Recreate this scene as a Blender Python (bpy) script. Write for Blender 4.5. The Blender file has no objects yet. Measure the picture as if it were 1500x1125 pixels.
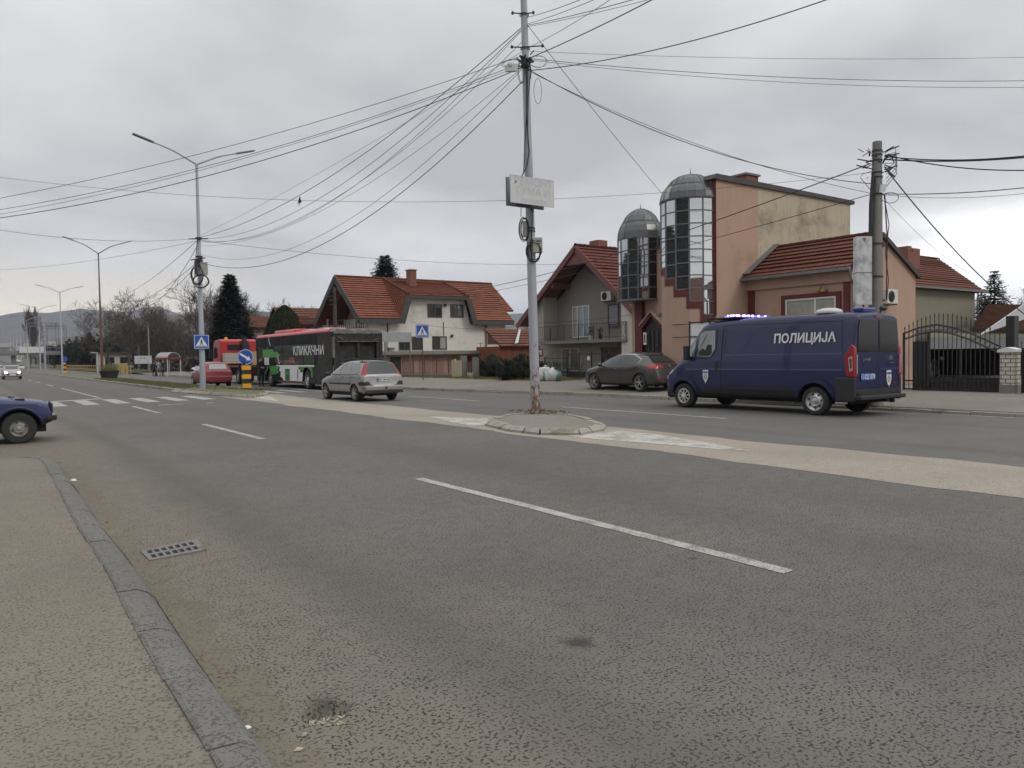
import bpy, bmesh, math, random
from mathutils import Vector, Matrix
from mathutils.bvhtree import BVHTree
R = math.radians
scn = bpy.context.scene
COL = scn.collection
# ---------------- camera ----------------
CAMH = 1.6
F_PX, CX, CY = 1130.0, 750.0, 562.5          # photograph pixels (1500 x 1125)
HEAD, PITCH, ROLL = R(35.15), R(2.03), R(0.85)
CP = Vector((0, 0, CAMH))
_f = Vector((math.sin(HEAD)*math.cos(PITCH), math.cos(HEAD)*math.cos(PITCH), -math.sin(PITCH)))
_r0 = Vector((math.cos(HEAD), -math.sin(HEAD), 0))
_u0 = _r0.cross(_f)
_r = _r0*math.cos(ROLL) - _u0*math.sin(ROLL)
_u = _r0*math.sin(ROLL) + _u0*math.cos(ROLL)
cam = bpy.data.objects.new('camera', bpy.data.cameras.new('camera'))
COL.objects.link(cam)
cam.matrix_world = Matrix(((_r.x, _u.x, -_f.x, 0), (_r.y, _u.y, -_f.y, 0), (_r.z, _u.z, -_f.z, CAMH), (0, 0, 0, 1)))
cam.data.sensor_width = 36; cam.data.lens = 36*F_PX/1500
cam.data.clip_start = 0.05; cam.data.clip_end = 12000
scn.camera = cam
# ---------------- sky ----------------
SUN_EL, SUN_AZ = R(38), R(150)               # azimuth clockwise from +Y
w = bpy.data.worlds.new("World"); scn.world = w; w.use_nodes = True
nt = w.node_tree; N = nt.nodes; L = nt.links
N.clear()
def nd(t, **k):
    n = N.new(t)
    for a, b in k.items(): setattr(n, a, b)
    return n
def wmath(op, a, b=None, c=None):
    n = N.new('ShaderNodeMath'); n.operation = op
    for i, v in enumerate((a, b, c)):
        if v is None: continue
        if isinstance(v, (int, float)): n.inputs[i].default_value = v
        else: L.new(v, n.inputs[i])
    return n.outputs[0]
sky = nd('ShaderNodeTexSky'); sky.sky_type = 'NISHITA'; sky.sun_disc = False
sky.sun_elevation = SUN_EL; sky.sun_rotation = SUN_AZ
sky.air_density = 1.5; sky.dust_density = 3
tc = nd('ShaderNodeTexCoord')
sep = nd('ShaderNodeSeparateXYZ'); L.new(tc.outputs['Generated'], sep.inputs[0])
zc = wmath('MAXIMUM', sep.outputs[2], 0.0)
inv = wmath('DIVIDE', 1.0, wmath('ADD', zc, 0.16))
cmb = nd('ShaderNodeCombineXYZ')
L.new(wmath('MULTIPLY', sep.outputs[0], inv), cmb.inputs[0]); L.new(wmath('MULTIPLY', sep.outputs[1], inv), cmb.inputs[1])
n1 = nd('ShaderNodeTexNoise'); n1.inputs['Scale'].default_value = 0.8; n1.inputs['Detail'].default_value = 6; n1.inputs['Roughness'].default_value = 0.52; n1.inputs['Distortion'].default_value = 0.15
L.new(cmb.outputs[0], n1.inputs['Vector'])
cr = nd('ShaderNodeValToRGB')
cr.color_ramp.elements[0].position = 0.37; cr.color_ramp.elements[0].color = (4.75, 4.72, 4.82, 1)
cr.color_ramp.elements[1].position = 0.62; cr.color_ramp.elements[1].color = (7.4, 7.38, 7.3, 1)
L.new(n1.outputs['Fac'], cr.inputs[0])
# brighter towards the zenith (as every overcast is), a bright rim low down
grad = nd('ShaderNodeMapRange'); grad.inputs[1].default_value = 0.42; grad.inputs[2].default_value = 0.95; grad.inputs[3].default_value = 1.0; grad.inputs[4].default_value = 2.1
L.new(zc, grad.inputs[0])
low = nd('ShaderNodeMapRange'); low.inputs[1].default_value = 0.0; low.inputs[2].default_value = 0.3; low.inputs[3].default_value = 1.2; low.inputs[4].default_value = 1.0
L.new(zc, low.inputs[0])
sc1 = nd('ShaderNodeVectorMath', operation='SCALE'); L.new(cr.outputs[0], sc1.inputs[0]); L.new(wmath('MULTIPLY', grad.outputs[0], low.outputs[0]), sc1.inputs['Scale'])
def opening(az, el, lo, hi, colr, stretch=2.5):
    "a break in the clouds around a compass direction"
    a = R(az); d = Vector((math.sin(a)*math.cos(R(el)), math.cos(a)*math.cos(R(el)), math.sin(R(el))))
    mp = nd('ShaderNodeCombineXYZ')
    L.new(sep.outputs[0], mp.inputs[0]); L.new(sep.outputs[1], mp.inputs[1])
    zz = wmath('MULTIPLY_ADD', wmath('SUBTRACT', sep.outputs[2], d.z), stretch, d.z)
    L.new(zz, mp.inputs[2])
    ds = nd('ShaderNodeVectorMath', operation='DISTANCE'); L.new(mp.outputs[0], ds.inputs[0]); ds.inputs[1].default_value = d
    nz = wmath('MULTIPLY', wmath('SUBTRACT', n1.outputs['Fac'], 0.5), 0.5)
    mr = nd('ShaderNodeMapRange', interpolation_type='SMOOTHSTEP'); mr.inputs[1].default_value = hi; mr.inputs[2].default_value = lo
    L.new(wmath('ADD', ds.outputs['Value'], nz), mr.inputs[0])
    s = nd('ShaderNodeVectorMath', operation='SCALE'); s.inputs[0].default_value = colr; L.new(mr.outputs[0], s.inputs['Scale'])
    return s.outputs[0]
acc = sc1.outputs[0]
for args in ((68, 5.5, 0.05, 0.27, (10, 9.9, 9.6), 3.0), (4, 2.5, 0.02, 0.36, (5.2, 4.1, 1.6), 3.6), (35, 2, 0.1, 0.7, (1.3, 1.25, 1.1), 5.0), (80, 5, 0.1, 0.45, (1.5, 1.5, 1.4), 3.0)):
    ad = nd('ShaderNodeVectorMath', operation='ADD'); L.new(acc, ad.inputs[0]); L.new(opening(*args), ad.inputs[1]); acc = ad.outputs[0]
mx = nd('ShaderNodeMix', data_type='RGBA'); mx.inputs[0].default_value = 0.95
L.new(sky.outputs[0], mx.inputs[6]); L.new(acc, mx.inputs[7])
bg = nd('ShaderNodeBackground'); bg.inputs['Strength'].default_value = 0.1
L.new(mx.outputs[2], bg.inputs[0])
wo = nd('ShaderNodeOutputWorld'); L.new(bg.outputs[0], wo.inputs[0])
# ---------------- sun through the overcast ----------------
sl = bpy.data.lights.new('sun', 'SUN'); sl.energy = 0.7; sl.angle = R(14); sl.color = (1, 0.95, 0.88)
sun = bpy.data.objects.new('sun', sl); COL.objects.link(sun)
sd = Vector((math.sin(SUN_AZ)*math.cos(SUN_EL), math.cos(SUN_AZ)*math.cos(SUN_EL), math.sin(SUN_EL)))
sun.rotation_euler = sd.to_track_quat('Z', 'Y').to_euler()
scn.view_settings.view_transform = 'Standard'; scn.view_settings.look = 'None'
scn.view_settings.exposure = 0.22; scn.view_settings.gamma = 1.0
scn.cycles.max_bounces = 6; scn.cycles.diffuse_bounces = 3; scn.cycles.transparent_max_bounces = 8

# ---------------- surveying helpers: photograph pixel -> point on a real plane ----------------
def ray(px, py): return _f + _r*((px-CX)/F_PX) + _u*((CY-py)/F_PX)
def onz(px, py, z=0.0): d = ray(px, py); return CP + d*((z-CAMH)/d.z)
def onx(px, py, X): d = ray(px, py); return CP + d*(X/d.x)
def ony(px, py, Y): d = ray(px, py); return CP + d*(Y/d.y)
def atd(px, py, dep): return CP + ray(px, py)*dep

# ---------------- materials ----------------
MATS = {}
def mat(name, col=(.5, .5, .5), rough=.7, metal=0., var=.12, vs=3., bump=0., bs=40., spec=.5, coat=0., col2=None, detail=4, emit=None, estr=1., alpha=None, lo=.3, hi=.7):
    if name in MATS: return MATS[name]
    m = bpy.data.materials.new(name); m.use_nodes = True; MATS[name] = m
    t = m.node_tree; b = t.nodes['Principled BSDF']
    b.inputs['Roughness'].default_value = rough; b.inputs['Metallic'].default_value = metal
    b.inputs['Specular IOR Level'].default_value = spec
    b.inputs['Coat Weight'].default_value = coat; b.inputs['Coat Roughness'].default_value = .05
    b.inputs['Base Color'].default_value = (*col, 1)
    co = t.nodes.new('ShaderNodeTexCoord')
    if var or col2:
        n = t.nodes.new('ShaderNodeTexNoise'); n.inputs['Scale'].default_value = vs; n.inputs['Detail'].default_value = detail; n.inputs['Roughness'].default_value = .6
        t.links.new(co.outputs['Object'], n.inputs['Vector'])
        r = t.nodes.new('ShaderNodeValToRGB'); r.color_ramp.elements[0].position = lo; r.color_ramp.elements[1].position = hi
        c2 = col2 or tuple(c*(1+var) for c in col); c1 = col if col2 else tuple(c*(1-var) for c in col)
        r.color_ramp.elements[0].color = (*c1, 1); r.color_ramp.elements[1].color = (*c2, 1)
        t.links.new(n.outputs['Fac'], r.inputs[0]); t.links.new(r.outputs[0], b.inputs['Base Color'])
    if bump:
        n = t.nodes.new('ShaderNodeTexNoise'); n.inputs['Scale'].default_value = bs; n.inputs['Detail'].default_value = 3
        t.links.new(co.outputs['Object'], n.inputs['Vector'])
        bm_ = t.nodes.new('ShaderNodeBump'); bm_.inputs['Strength'].default_value = bump; bm_.inputs['Distance'].default_value = .02
        t.links.new(n.outputs['Fac'], bm_.inputs['Height']); t.links.new(bm_.outputs[0], b.inputs['Normal'])
    if emit: b.inputs['Emission Color'].default_value = (*emit, 1); b.inputs['Emission Strength'].default_value = estr
    if alpha is not None: b.inputs['Alpha'].default_value = alpha
    return m
class NT:
    "tiny node-graph helper for one material"
    def __init__(s, name):
        s.m = bpy.data.materials.new(name); s.m.use_nodes = True; MATS[name] = s.m
        s.t = s.m.node_tree; s.b = s.t.nodes['Principled BSDF']; s.co = s.t.nodes.new('ShaderNodeTexCoord').outputs['Object']
    def lk(s, a, b):
        if isinstance(a, (int, float)): b.default_value = a
        elif isinstance(a, tuple): b.default_value = (*a, 1) if len(a) == 3 and b.type == 'RGBA' else a
        else: s.t.links.new(a, b)
    def noise(s, scale, detail=3, rough=.5, vec=None, dist=0):
        n = s.t.nodes.new('ShaderNodeTexNoise'); n.inputs['Scale'].default_value = scale; n.inputs['Detail'].default_value = detail
        n.inputs['Roughness'].default_value = rough; n.inputs['Distortion'].default_value = dist; s.lk(vec or s.co, n.inputs['Vector']); return n.outputs['Fac']
    def voro(s, scale, feat='F1', vec=None):
        n = s.t.nodes.new('ShaderNodeTexVoronoi'); n.feature = feat; n.inputs['Scale'].default_value = scale; s.lk(vec or s.co, n.inputs['Vector']); return n.outputs['Distance']
    def ramp(s, f, *st):
        r = s.t.nodes.new('ShaderNodeValToRGB'); e = r.color_ramp.elements
        while len(e) < len(st): e.new(.5)
        for i, (p, c) in enumerate(st): e[i].position = p; e[i].color = (*c, 1) if isinstance(c, tuple) else (c, c, c, 1)
        s.lk(f, r.inputs[0]); return r.outputs[0]
    def mix(s, f, a, b, mode='MIX'):
        n = s.t.nodes.new('ShaderNodeMix'); n.data_type = 'RGBA'; n.blend_type = mode
        s.lk(f, n.inputs[0]); s.lk(a, n.inputs[6]); s.lk(b, n.inputs[7]); return n.outputs[2]
    def math(s, op, a, b=0.): 
        n = s.t.nodes.new('ShaderNodeMath'); n.operation = op; s.lk(a, n.inputs[0]); s.lk(b, n.inputs[1]); return n.outputs[0]
    def maprange(s, v, a, b, c=0., d=1., smooth=True):
        n = s.t.nodes.new('ShaderNodeMapRange'); n.interpolation_type = 'SMOOTHSTEP' if smooth else 'LINEAR'
        for i, x in enumerate((v, a, b, c, d)): s.lk(x, n.inputs[i])
        return n.outputs[0]
    def xyz(s, v=None):
        n = s.t.nodes.new('ShaderNodeSeparateXYZ'); s.lk(v or s.co, n.inputs[0]); return n.outputs
    def scale(s, sx, sy, sz, v=None):
        n = s.t.nodes.new('ShaderNodeMapping'); n.inputs['Scale'].default_value = (sx, sy, sz); s.lk(v or s.co, n.inputs['Vector']); return n.outputs[0]
    def bump(s, h, st=.5, dist=.02):
        n = s.t.nodes.new('ShaderNodeBump'); n.inputs['Strength'].default_value = st; n.inputs['Distance'].default_value = dist; s.lk(h, n.inputs['Height']); s.t.links.new(n.outputs[0], s.b.inputs['Normal'])
    def out(s, col, rough=.8, spec=.4):
        s.lk(col, s.b.inputs['Base Color']); s.lk(rough, s.b.inputs['Roughness']); s.b.inputs['Specular IOR Level'].default_value = spec; return s.m
# worn asphalt with open pits between the stones, dust gathered along the kerb
def asphalt(name, stone, pit, dustx=None, pits=.5, tyre=(), spots=()):
    g = NT(name)
    a = g.noise(58, 2.0, .45); a2 = g.noise(120, 2, .5); cl = g.noise(7, 3, .6)
    a = g.math('ADD', g.math('MULTIPLY', a, .72), g.math('MULTIPLY', a2, .28))
    a = g.math('ADD', a, g.math('MULTIPLY', g.math('SUBTRACT', cl, .5), .16))
    pitm = g.maprange(a, .405, .47, 1, 0)
    big = g.noise(.35, 5, .6); mid = g.noise(3.2, 4, .6)
    pit_amt = g.maprange(g.math('ADD', g.math('MULTIPLY', big, .6), g.math('MULTIPLY', mid, .4)), .36, .64, 1-pits, 1.0)
    base = g.mix(g.maprange(big, .3, .7), tuple(c*.80 for c in stone), tuple(c*1.16 for c in stone)); base = g.mix(g.maprange(g.noise(1.1, 4, .6), .5, .75, 0, .35), base, (stone[0]*1.2, stone[1]*1.08, stone[2]*.98))
    fine = g.noise(240, 2, .6)
    base = g.mix(.35, base, g.ramp(fine, (.3, tuple(c*.55 for c in stone)), (.7, tuple(c*1.5 for c in stone))))
    X = g.xyz()[0]
    if dustx is not None:
        dn = g.math('ADD', X, g.math('MULTIPLY', g.math('SUBTRACT', g.noise(.9, 4), .5), 2.6))
        d = g.maprange(dn, dustx+1.9, dustx-.2, 0, .6)
        base = g.mix(d, base, (.215, .18, .14))
    col = g.mix(g.math('MULTIPLY', pitm, pit_amt), base, pit)
    for (x0, hw, k) in tyre:
        wv = g.noise(.25, 3, .6, g.scale(2, .18, 1))
        ds = g.math('ABSOLUTE', g.math('SUBTRACT', X, g.math('ADD', x0, g.math('MULTIPLY', g.math('SUBTRACT', wv, .5), 1.2))))
        col = g.mix(g.math('MULTIPLY', g.maprange(ds, hw, 0), k), col, tuple(c*.55 for c in stone))
    st = g.noise(.8, 5, .7, g.scale(1, .35, 1))
    col = g.mix(g.maprange(st, .6, .78, 0, .35), col, tuple(c*.55 for c in stone))
    for (sx, sy, sr, k) in spots:
        vd = g.t.nodes.new('ShaderNodeVectorMath'); vd.operation = 'DISTANCE'; g.lk(g.co, vd.inputs[0]); vd.inputs[1].default_value = (sx, sy, 0)
        dd = g.math('ADD', vd.outputs['Value'], g.math('MULTIPLY', g.math('SUBTRACT', g.noise(14, 5, .7), .5), sr*1.6))
        col = g.mix(g.maprange(dd, sr*1.1, sr*.2, 0, k), col, (.03, .03, .026))
    g.bump(g.math('ADD', g.math('MULTIPLY', pitm, -1.0), g.math('MULTIPLY', fine, .4)), .6, .005)
    return g.out(col, .86, .35)
_s, _p = onz(848, 940), onz(478, 1036)
asphalt('asphalt_near', (.142, .136, .122), (.024, .023, .022), dustx=1.3, pits=.3, tyre=((2.2, .5, .42), (6.2, .9, .3)), spots=((_s.x, _s.y, .11, .8), (_p.x, _p.y+.06, .10, .5), (onz(1015, 818).x, onz(1015, 818).y, .05, .8)))  # the spot at the pothole paints the hollow's shade into the colour
asphalt('asphalt_far', (.142, .139, .132), (.07, .067, .063), pits=.3, tyre=((13.2, .5, .3), (17.2, .6, .3)))
asphalt('asphalt_side', (.13, .125, .115), (.04, .038, .036))
asphalt('pavement_near', (.20, .178, .146), (.095, .08, .06), pits=.4, spots=[(onz(x, y).x, onz(x, y).y, r, .45) for x, y, r in ((95, 975, .07), (240, 800, .05), (120, 905, .05), (30, 915, .09), (60, 760, .12), (150, 1010, .05))])
asphalt('pavement_far', (.23, .21, .182), (.12, .105, .09), pits=.35)
asphalt('concrete_strip', (.335, .30, .248), (.2, .17, .14), pits=.2)
def speckle(name, c1, c2, dirt, sc=6., dsc=.6, thr=(.5, .7), rough=.85, fine=160, bumpy=.3):
    g = NT(name)
    c = g.mix(g.noise(sc, 5, .65), c1, c2)
    c = g.mix(.25, c, g.ramp(g.noise(fine, 2), (.3, tuple(x*.5 for x in c1)), (.7, tuple(min(1, x*1.5) for x in c2))))
    c = g.mix(g.maprange(g.noise(dsc, 6, .65), thr[0], thr[1]), c, dirt)
    g.bump(g.noise(fine*.5, 3), bumpy, .01)
    return g.out(c, rough)
asphalt('kerb', (.165, .162, .147), (.075, .072, .064), pits=.45)
speckle('kerb_old', (.27, .25, .215), (.36, .33, .285), (.16, .14, .115), 5, 1.5)
speckle('dirt', (.17, .135, .10), (.25, .205, .155), (.115, .12, .055), 3, .45, (.52, .66))
speckle('grassy', (.075, .095, .03), (.125, .135, .05), (.19, .155, .11), 4, .9, (.48, .62))
speckle('land', (.07, .075, .04), (.11, .10, .06), (.13, .11, .075), .05, .01)
# worn white road paint with the asphalt showing through
g = NT('road_paint')
wear = g.math('ADD', g.math('MULTIPLY', g.noise(46, 3, .7), .55), g.math('MULTIPLY', g.noise(4, 4, .7), .45))
c = g.mix(g.maprange(wear, .38, .56), (.17, .165, .145), g.mix(g.noise(2, 3), (.36, .35, .32), (.48, .47, .43)))
g.out(c, .75)
g = NT('road_paint_worn')
wear = g.math('ADD', g.math('MULTIPLY', g.noise(30, 3, .7), .45), g.math('MULTIPLY', g.noise(2.2, 4, .7), .55))
c = g.mix(g.maprange(wear, .43, .56), (.26, .235, .2), g.mix(g.noise(2, 3), (.44, .43, .39), (.56, .55, .51)))
g.out(c, .75)
def plaster(name, c1, stain, amt=.5, vscale=.5, rough=.9, streak=.6):
    "rendered wall: cloudy tone, vertical run-off streaks, fine grain"
    g = NT(name)
    c = g.mix(g.noise(.9, 5, .6), tuple(x*.9 for x in c1), tuple(min(1, x*1.07) for x in c1))
    s1 = g.maprange(g.noise(vscale, 6, .7), .5, .72)
    s2 = g.maprange(g.noise(3, 5, .7, g.scale(1, 1, .12)), .5, .75, 0, streak)
    c = g.mix(g.math('MULTIPLY', g.math('MAXIMUM', s1, s2), amt), c, stain)
    g.bump(g.noise(60, 3), .15, .01)
    return g.out(c, rough, .25)
plaster('wall_pink', (.44, .30, .228), (.30, .21, .16), .8)
plaster('wall_cream', (.47, .405, .305), (.20, .18, .14), 1.0, .38)
plaster('wall_white', (.67, .645, .59), (.34, .31, .26), .65)
plaster('wall_grey', (.235, .225, .205), (.14, .135, .12), .5)
plaster('wall_lightgrey', (.40, .375, .33), (.25, .235, .205), .5)
plaster('wall_beige', (.27, .245, .19), (.19, .175, .135), .45)
plaster('wall_oldwhite', (.56, .53, .48), (.30, .24, .185), .7)
plaster('concrete', (.225, .215, .20), (.12, .115, .105), .6, 1.2)
plaster('garage_pink', (.36, .245, .195), (.24, .165, .135), .5)
plaster('garage_arch', (.27, .175, .14), (.2, .135, .11), .5)
plaster('timber_red', (.19, .065, .038), (.11, .04, .025), .5, 2)
plaster('timber_orange', (.26, .125, .055), (.16, .075, .035), .5, 2)
mat('dark_red', (.115, .018, .018), .6, var=.15)
mat('brown_red', (.145, .055, .048), .6, var=.15)
mat('dark_fascia', (.06, .055, .052), .7, var=.2)
mat('fascia_grey', (.12, .12, .12), .6)
mat('black_iron', (.022, .022, .023), .5, var=.2)
mat('rust_iron', (.085, .04, .03), .7, var=.3, vs=8)
mat('black', (.015, .015, .015), .8, var=.1)
mat('dark_interior', (.03, .03, .03), .9, var=.2)
mat('white_frame', (.62, .62, .60), .45, var=.05)
mat('white_paint', (.7, .7, .69), .5, var=.06)
mat('ac_white', (.58, .57, .53), .5, var=.06)
mat('box_grey', (.38, .38, .33), .6, var=.1, vs=6)
mat('gutter', (.17, .175, .18), .45, .3)
mat('steel', (.33, .35, .38), .45, .25, var=.12, vs=5)
mat('steel_dark', (.15, .15, .16), .5, .2)
mat('cable', (.022, .022, .026), .6, var=0)
mat('cable_blue', (.018, .02, .05), .6, var=0)
mat('cable_grey', (.13, .13, .14), .6, var=0)
mat('zinc', (.36, .365, .37), .55, .2, vs=3.5, col2=(.60, .61, .61), detail=7, lo=.38, hi=.55)
mat('rust', (.16, .075, .045), .85, var=.3, vs=9)
mat('curtain', (.33, .32, .28), .9, var=.15, vs=4)
mat('shutter_dark', (.05, .042, .036), .6)
mat('shutter_red', (.11, .03, .03), .6)
mat('brown_wood', (.16, .075, .045), .6)
mat('bark', (.075, .058, .045), .95, var=.3, vs=6, bump=.5, bs=14)
mat('twig', (.075, .057, .045), .95, var=.3, vs=4)
mat('twig_far', (.095, .078, .064), .95, var=.25, vs=2)
mat('needles', (.010, .020, .013), .7, var=.45, vs=.9, spec=.3)
mat('needles_light', (.028, .045, .022), .7, var=.4, vs=.9, spec=.3)
mat('thuja', (.028, .042, .016), .75, var=.35, vs=1.2, spec=.3)
mat('bush_dark', (.018, .024, .017), .85, var=.4, vs=1.5, spec=.2)
mat('leaf_green', (.045, .065, .025), .75, var=.3, vs=2)
mat('thicket', (.052, .045, .036), .95, var=.35, vs=.7)
mat('grass_blade', (.06, .09, .022), .8, col2=(.17, .16, .065), vs=1.5)
def glass(name, col=(.02, .024, .028), rough=.04, metal=.0, spec=.8):
    m = mat(name, col, rough, metal, var=.0, spec=spec); return m
glass('window_glass', (.03, .034, .036)); glass('car_glass', (.022, .028, .03)); glass('light_glass', (.24, .26, .255), .05, .45)
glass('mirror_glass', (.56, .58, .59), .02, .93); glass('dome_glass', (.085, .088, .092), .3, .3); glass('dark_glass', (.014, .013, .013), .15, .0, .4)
mat('dome_pale', (.34, .34, .33), .45, .1, var=.15)
mat('tyre', (.028, .028, .028), .85, var=.2, vs=8)
mat('rim', (.5, .5, .51), .32, .65, var=.1, vs=9); mat('rim_white', (.62, .62, .6), .4, .2, var=.1, vs=9); mat('rim_dull', (.30, .29, .25), .5, .3)
mat('chrome', (.6, .6, .6), .2, .9, var=0)
mat('plastic_black', (.022, .022, .024), .6, var=.15, vs=4)
def carpaint(name, c, rough=.26, metal=0., coat=.8, dust=.25):
    g = NT(name)
    z = g.xyz()[2]
    d = g.math('MULTIPLY', g.maprange(z, .95, .2), g.maprange(g.noise(3.5, 5, .7), .3, .75, .3, 1))
    col = g.mix(g.math('MULTIPLY', d, dust), c, (.17, .15, .125))
    fl = g.noise(2.0, 4)
    m = g.out(col, g.math('ADD', g.math('MULTIPLY', d, .4), g.maprange(fl, .3, .7, rough, rough+.1)), .5)
    g.b.inputs['Metallic'].default_value = metal; g.b.inputs['Coat Weight'].default_value = coat; g.b.inputs['Coat Roughness'].default_value = .03
    g.bump(g.noise(1.3, 2), .03, .02)
    return m
carpaint('paint_silver', (.34, .335, .33), .38, .55, .5); carpaint('paint_wine', (.19, .009, .018), .3, 0, .45, .12); carpaint('paint_graphite', (.062, .058, .054), .3, .5)
carpaint('paint_police', (.0055, .009, .062), .4, 0., .45, .04); carpaint('crease_highlight', (.03, .042, .13), .3, 0., .9, .02); carpaint('paint_oldblue', (.012, .02, .095), .4, 0, .3, .12)  # the crease paint is a painted highlight for the van's pressed edges
carpaint('paint_white', (.6, .6, .6)); carpaint('paint_truck', (.42, .03, .028), .35, 0, .4); carpaint('paint_dark', (.05, .05, .055))
carpaint('bus_black', (.006, .007, .006), .6, 0, .05, .12); MATS['bus_black'].node_tree.nodes['Principled BSDF'].inputs['Specular IOR Level'].default_value = .2; carpaint('bus_red', (.50, .035, .05), .4, 0, .3, .1)
mat('char', (.055, .051, .046), .9, col2=(.016, .015, .014), vs=3, bump=.5, bs=9); mat('char_light', (.26, .255, .24), .8, col2=(.07, .065, .06), vs=5)
mat('bus_green', (.06, .27, .045), .5, var=.1); mat('bus_greendark', (.02, .12, .05), .5, var=.1); mat('bus_white', (.74, .73, .73), .5, var=.06)
mat('bus_darkred', (.13, .02, .025), .6)
mat('lamp_red', (.30, .008, .012), .25, coat=.3, var=.1, vs=20); mat('lamp_red_dark', (.18, .01, .012), .2, coat=1); mat('lamp_clear', (.42, .42, .42), .15, coat=1, var=.1, vs=20)
mat('blue_glow', (.1, .05, .9), .3, var=0, emit=(.10, .07, 1.0), estr=6.); mat('blue_core', (.6, .5, 1), .3, var=0, emit=(.24, .19, 1.0), estr=8.)
mat('blue_lens', (.03, .06, .35), .25, coat=1, var=.1)
mat('head_glow', (.9, .9, .8), .3, var=0, emit=(1, .97, .85), estr=6.)
mat('sign_blue', (.02, .085, .42), .45, var=.06); mat('sign_white', (.72, .72, .72), .5, var=.04); mat('sign_black', (.02, .02, .02), .5, var=0)
mat('yellow', (.72, .36, .02), .55, var=.08); mat('yellow_old', (.34, .25, .10), .7, var=.2, vs=3); mat('faded_board', (.56, .57, .57), .55, var=.05, vs=5)
mat('faded_text', (.48, .49, .50), .55, var=0)
mat('aluminium', (.36, .38, .39), .5, .3, var=.1, vs=2)
mat('skin', (.42, .26, .2), .6, var=.05); mat('hair_dark', (.03, .022, .018), .7)
mat('cloth_black', (.016, .016, .02), .85, var=.2, vs=6); mat('cloth_navy', (.025, .03, .055), .85, var=.2); mat('cloth_grey', (.27, .27, .29), .85, var=.15); mat('cloth_pale', (.42, .42, .43), .85, var=.15)
mat('shelter_red', (.23, .035, .04), .5, var=.15); mat('shelter_clear', (.36, .32, .31), .35, var=.1)
mat('bag_white', (.55, .56, .55), .4, col2=(.62, .63, .62), vs=5, bump=.6, bs=9); mat('bag_green', (.1, .22, .16), .45, bump=.6, bs=9)
mat('tarp', (.46, .48, .5), .6, var=.08); mat('hill', (.055, .068, .06), .95, col2=(.13, .115, .085), vs=.004, detail=8)
mat('hill_near', (.05, .05, .04), .95, col2=(.105, .085, .055), vs=.02, detail=6)
# clay tiles: brick pattern in metres along / up the slope
def tiles(name, c1, c2, moss):
    g = NT(name)
    uv = g.t.nodes.new('ShaderNodeUVMap').outputs[0]
    b = g.t.nodes.new('ShaderNodeTexBrick'); g.lk(uv, b.inputs['Vector'])
    b.inputs['Color1'].default_value = (*c1, 1); b.inputs['Color2'].default_value = (*c2, 1); b.inputs['Mortar'].default_value = (*(x*.35 for x in c1), 1)
    b.inputs['Scale'].default_value = 1; b.inputs['Brick Width'].default_value = .26; b.inputs['Row Height'].default_value = .36; b.inputs['Mortar Size'].default_value = .025; b.inputs['Bias'].default_value = -.1
    b.offset = 0
    c = g.mix(g.maprange(g.noise(.7, 6, .7), .45, .7, 0, .75), b.outputs['Color'], moss)
    c = g.mix(g.maprange(g.noise(7, 3, .6), .35, .7, 0, .5), c, tuple(x*.5 for x in c1))
    g.bump(b.outputs['Fac'], -.5, .03)
    return g.out(c, .9, .2)
tiles('tile_red', (.32, .118, .072), (.20, .074, .048), (.12, .065, .048))
tiles('tile_brown', (.215, .078, .055), (.15, .058, .042), (.11, .06, .045))
tiles('tile_dark', (.20, .062, .048), (.14, .045, .036), (.09, .05, .042))
tiles('tile_old', (.23, .10, .07), (.17, .075, .055), (.14, .095, .07))
def bricks(name, c1, c2, mortar, bw=.25, bh=.085, ms=.012):
    g = NT(name)
    uv = g.t.nodes.new('ShaderNodeUVMap').outputs[0]
    b = g.t.nodes.new('ShaderNodeTexBrick'); g.lk(uv, b.inputs['Vector'])
    b.inputs['Color1'].default_value = (*c1, 1); b.inputs['Color2'].default_value = (*c2, 1); b.inputs['Mortar'].default_value = (*mortar, 1)
    b.inputs['Scale'].default_value = 1; b.inputs['Brick Width'].default_value = bw; b.inputs['Row Height'].default_value = bh; b.inputs['Mortar Size'].default_value = ms
    g.bump(b.outputs['Fac'], -.4, .01)
    return g.out(b.outputs['Color'], .85)
bricks('brick_red', (.25, .08, .05), (.19, .06, .04), (.16, .12, .1))
bricks('brick_white', (.58, .54, .46), (.50, .46, .40), (.13, .11, .095), .25, .12, .014)
# rusty foot, flaking white paint (height based wear of the pole itself)
g = NT('pole_paint')
z = g.xyz()[2]
fl = g.noise(11, 5, .7, g.scale(1, 1, .45)); 
th = g.maprange(z, .1, 2.3, .44, .72, False)
rustm = g.maprange(g.math('SUBTRACT', fl, th), -.01, .02)
c = g.mix(g.noise(1.6, 5), (.29, .305, .34), (.38, .395, .425))
c = g.mix(g.maprange(g.noise(9, 4, .7, g.scale(1, 1, .08)), .52, .75, 0, .5), c, (.20, .17, .155))
rc = g.mix(g.noise(25, 3), (.10, .045, .03), (.23, .13, .09))
g.out(g.mix(rustm, c, rc), .6); g.bump(rustm, -.4, .01)
g = NT('pole_grey')
c = g.mix(g.noise(1.3, 4), (.30, .32, .36), (.37, .39, .42)); g.out(c, .5)
g.b.inputs['Metallic'].default_value = .15
g = NT('pole_redbrown'); z = g.xyz()[2]
g.out(g.mix(g.maprange(z, 6.5, 9.0), (.115, .05, .04), (.12, .122, .125)), .6)
HAZE = .00017
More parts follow.
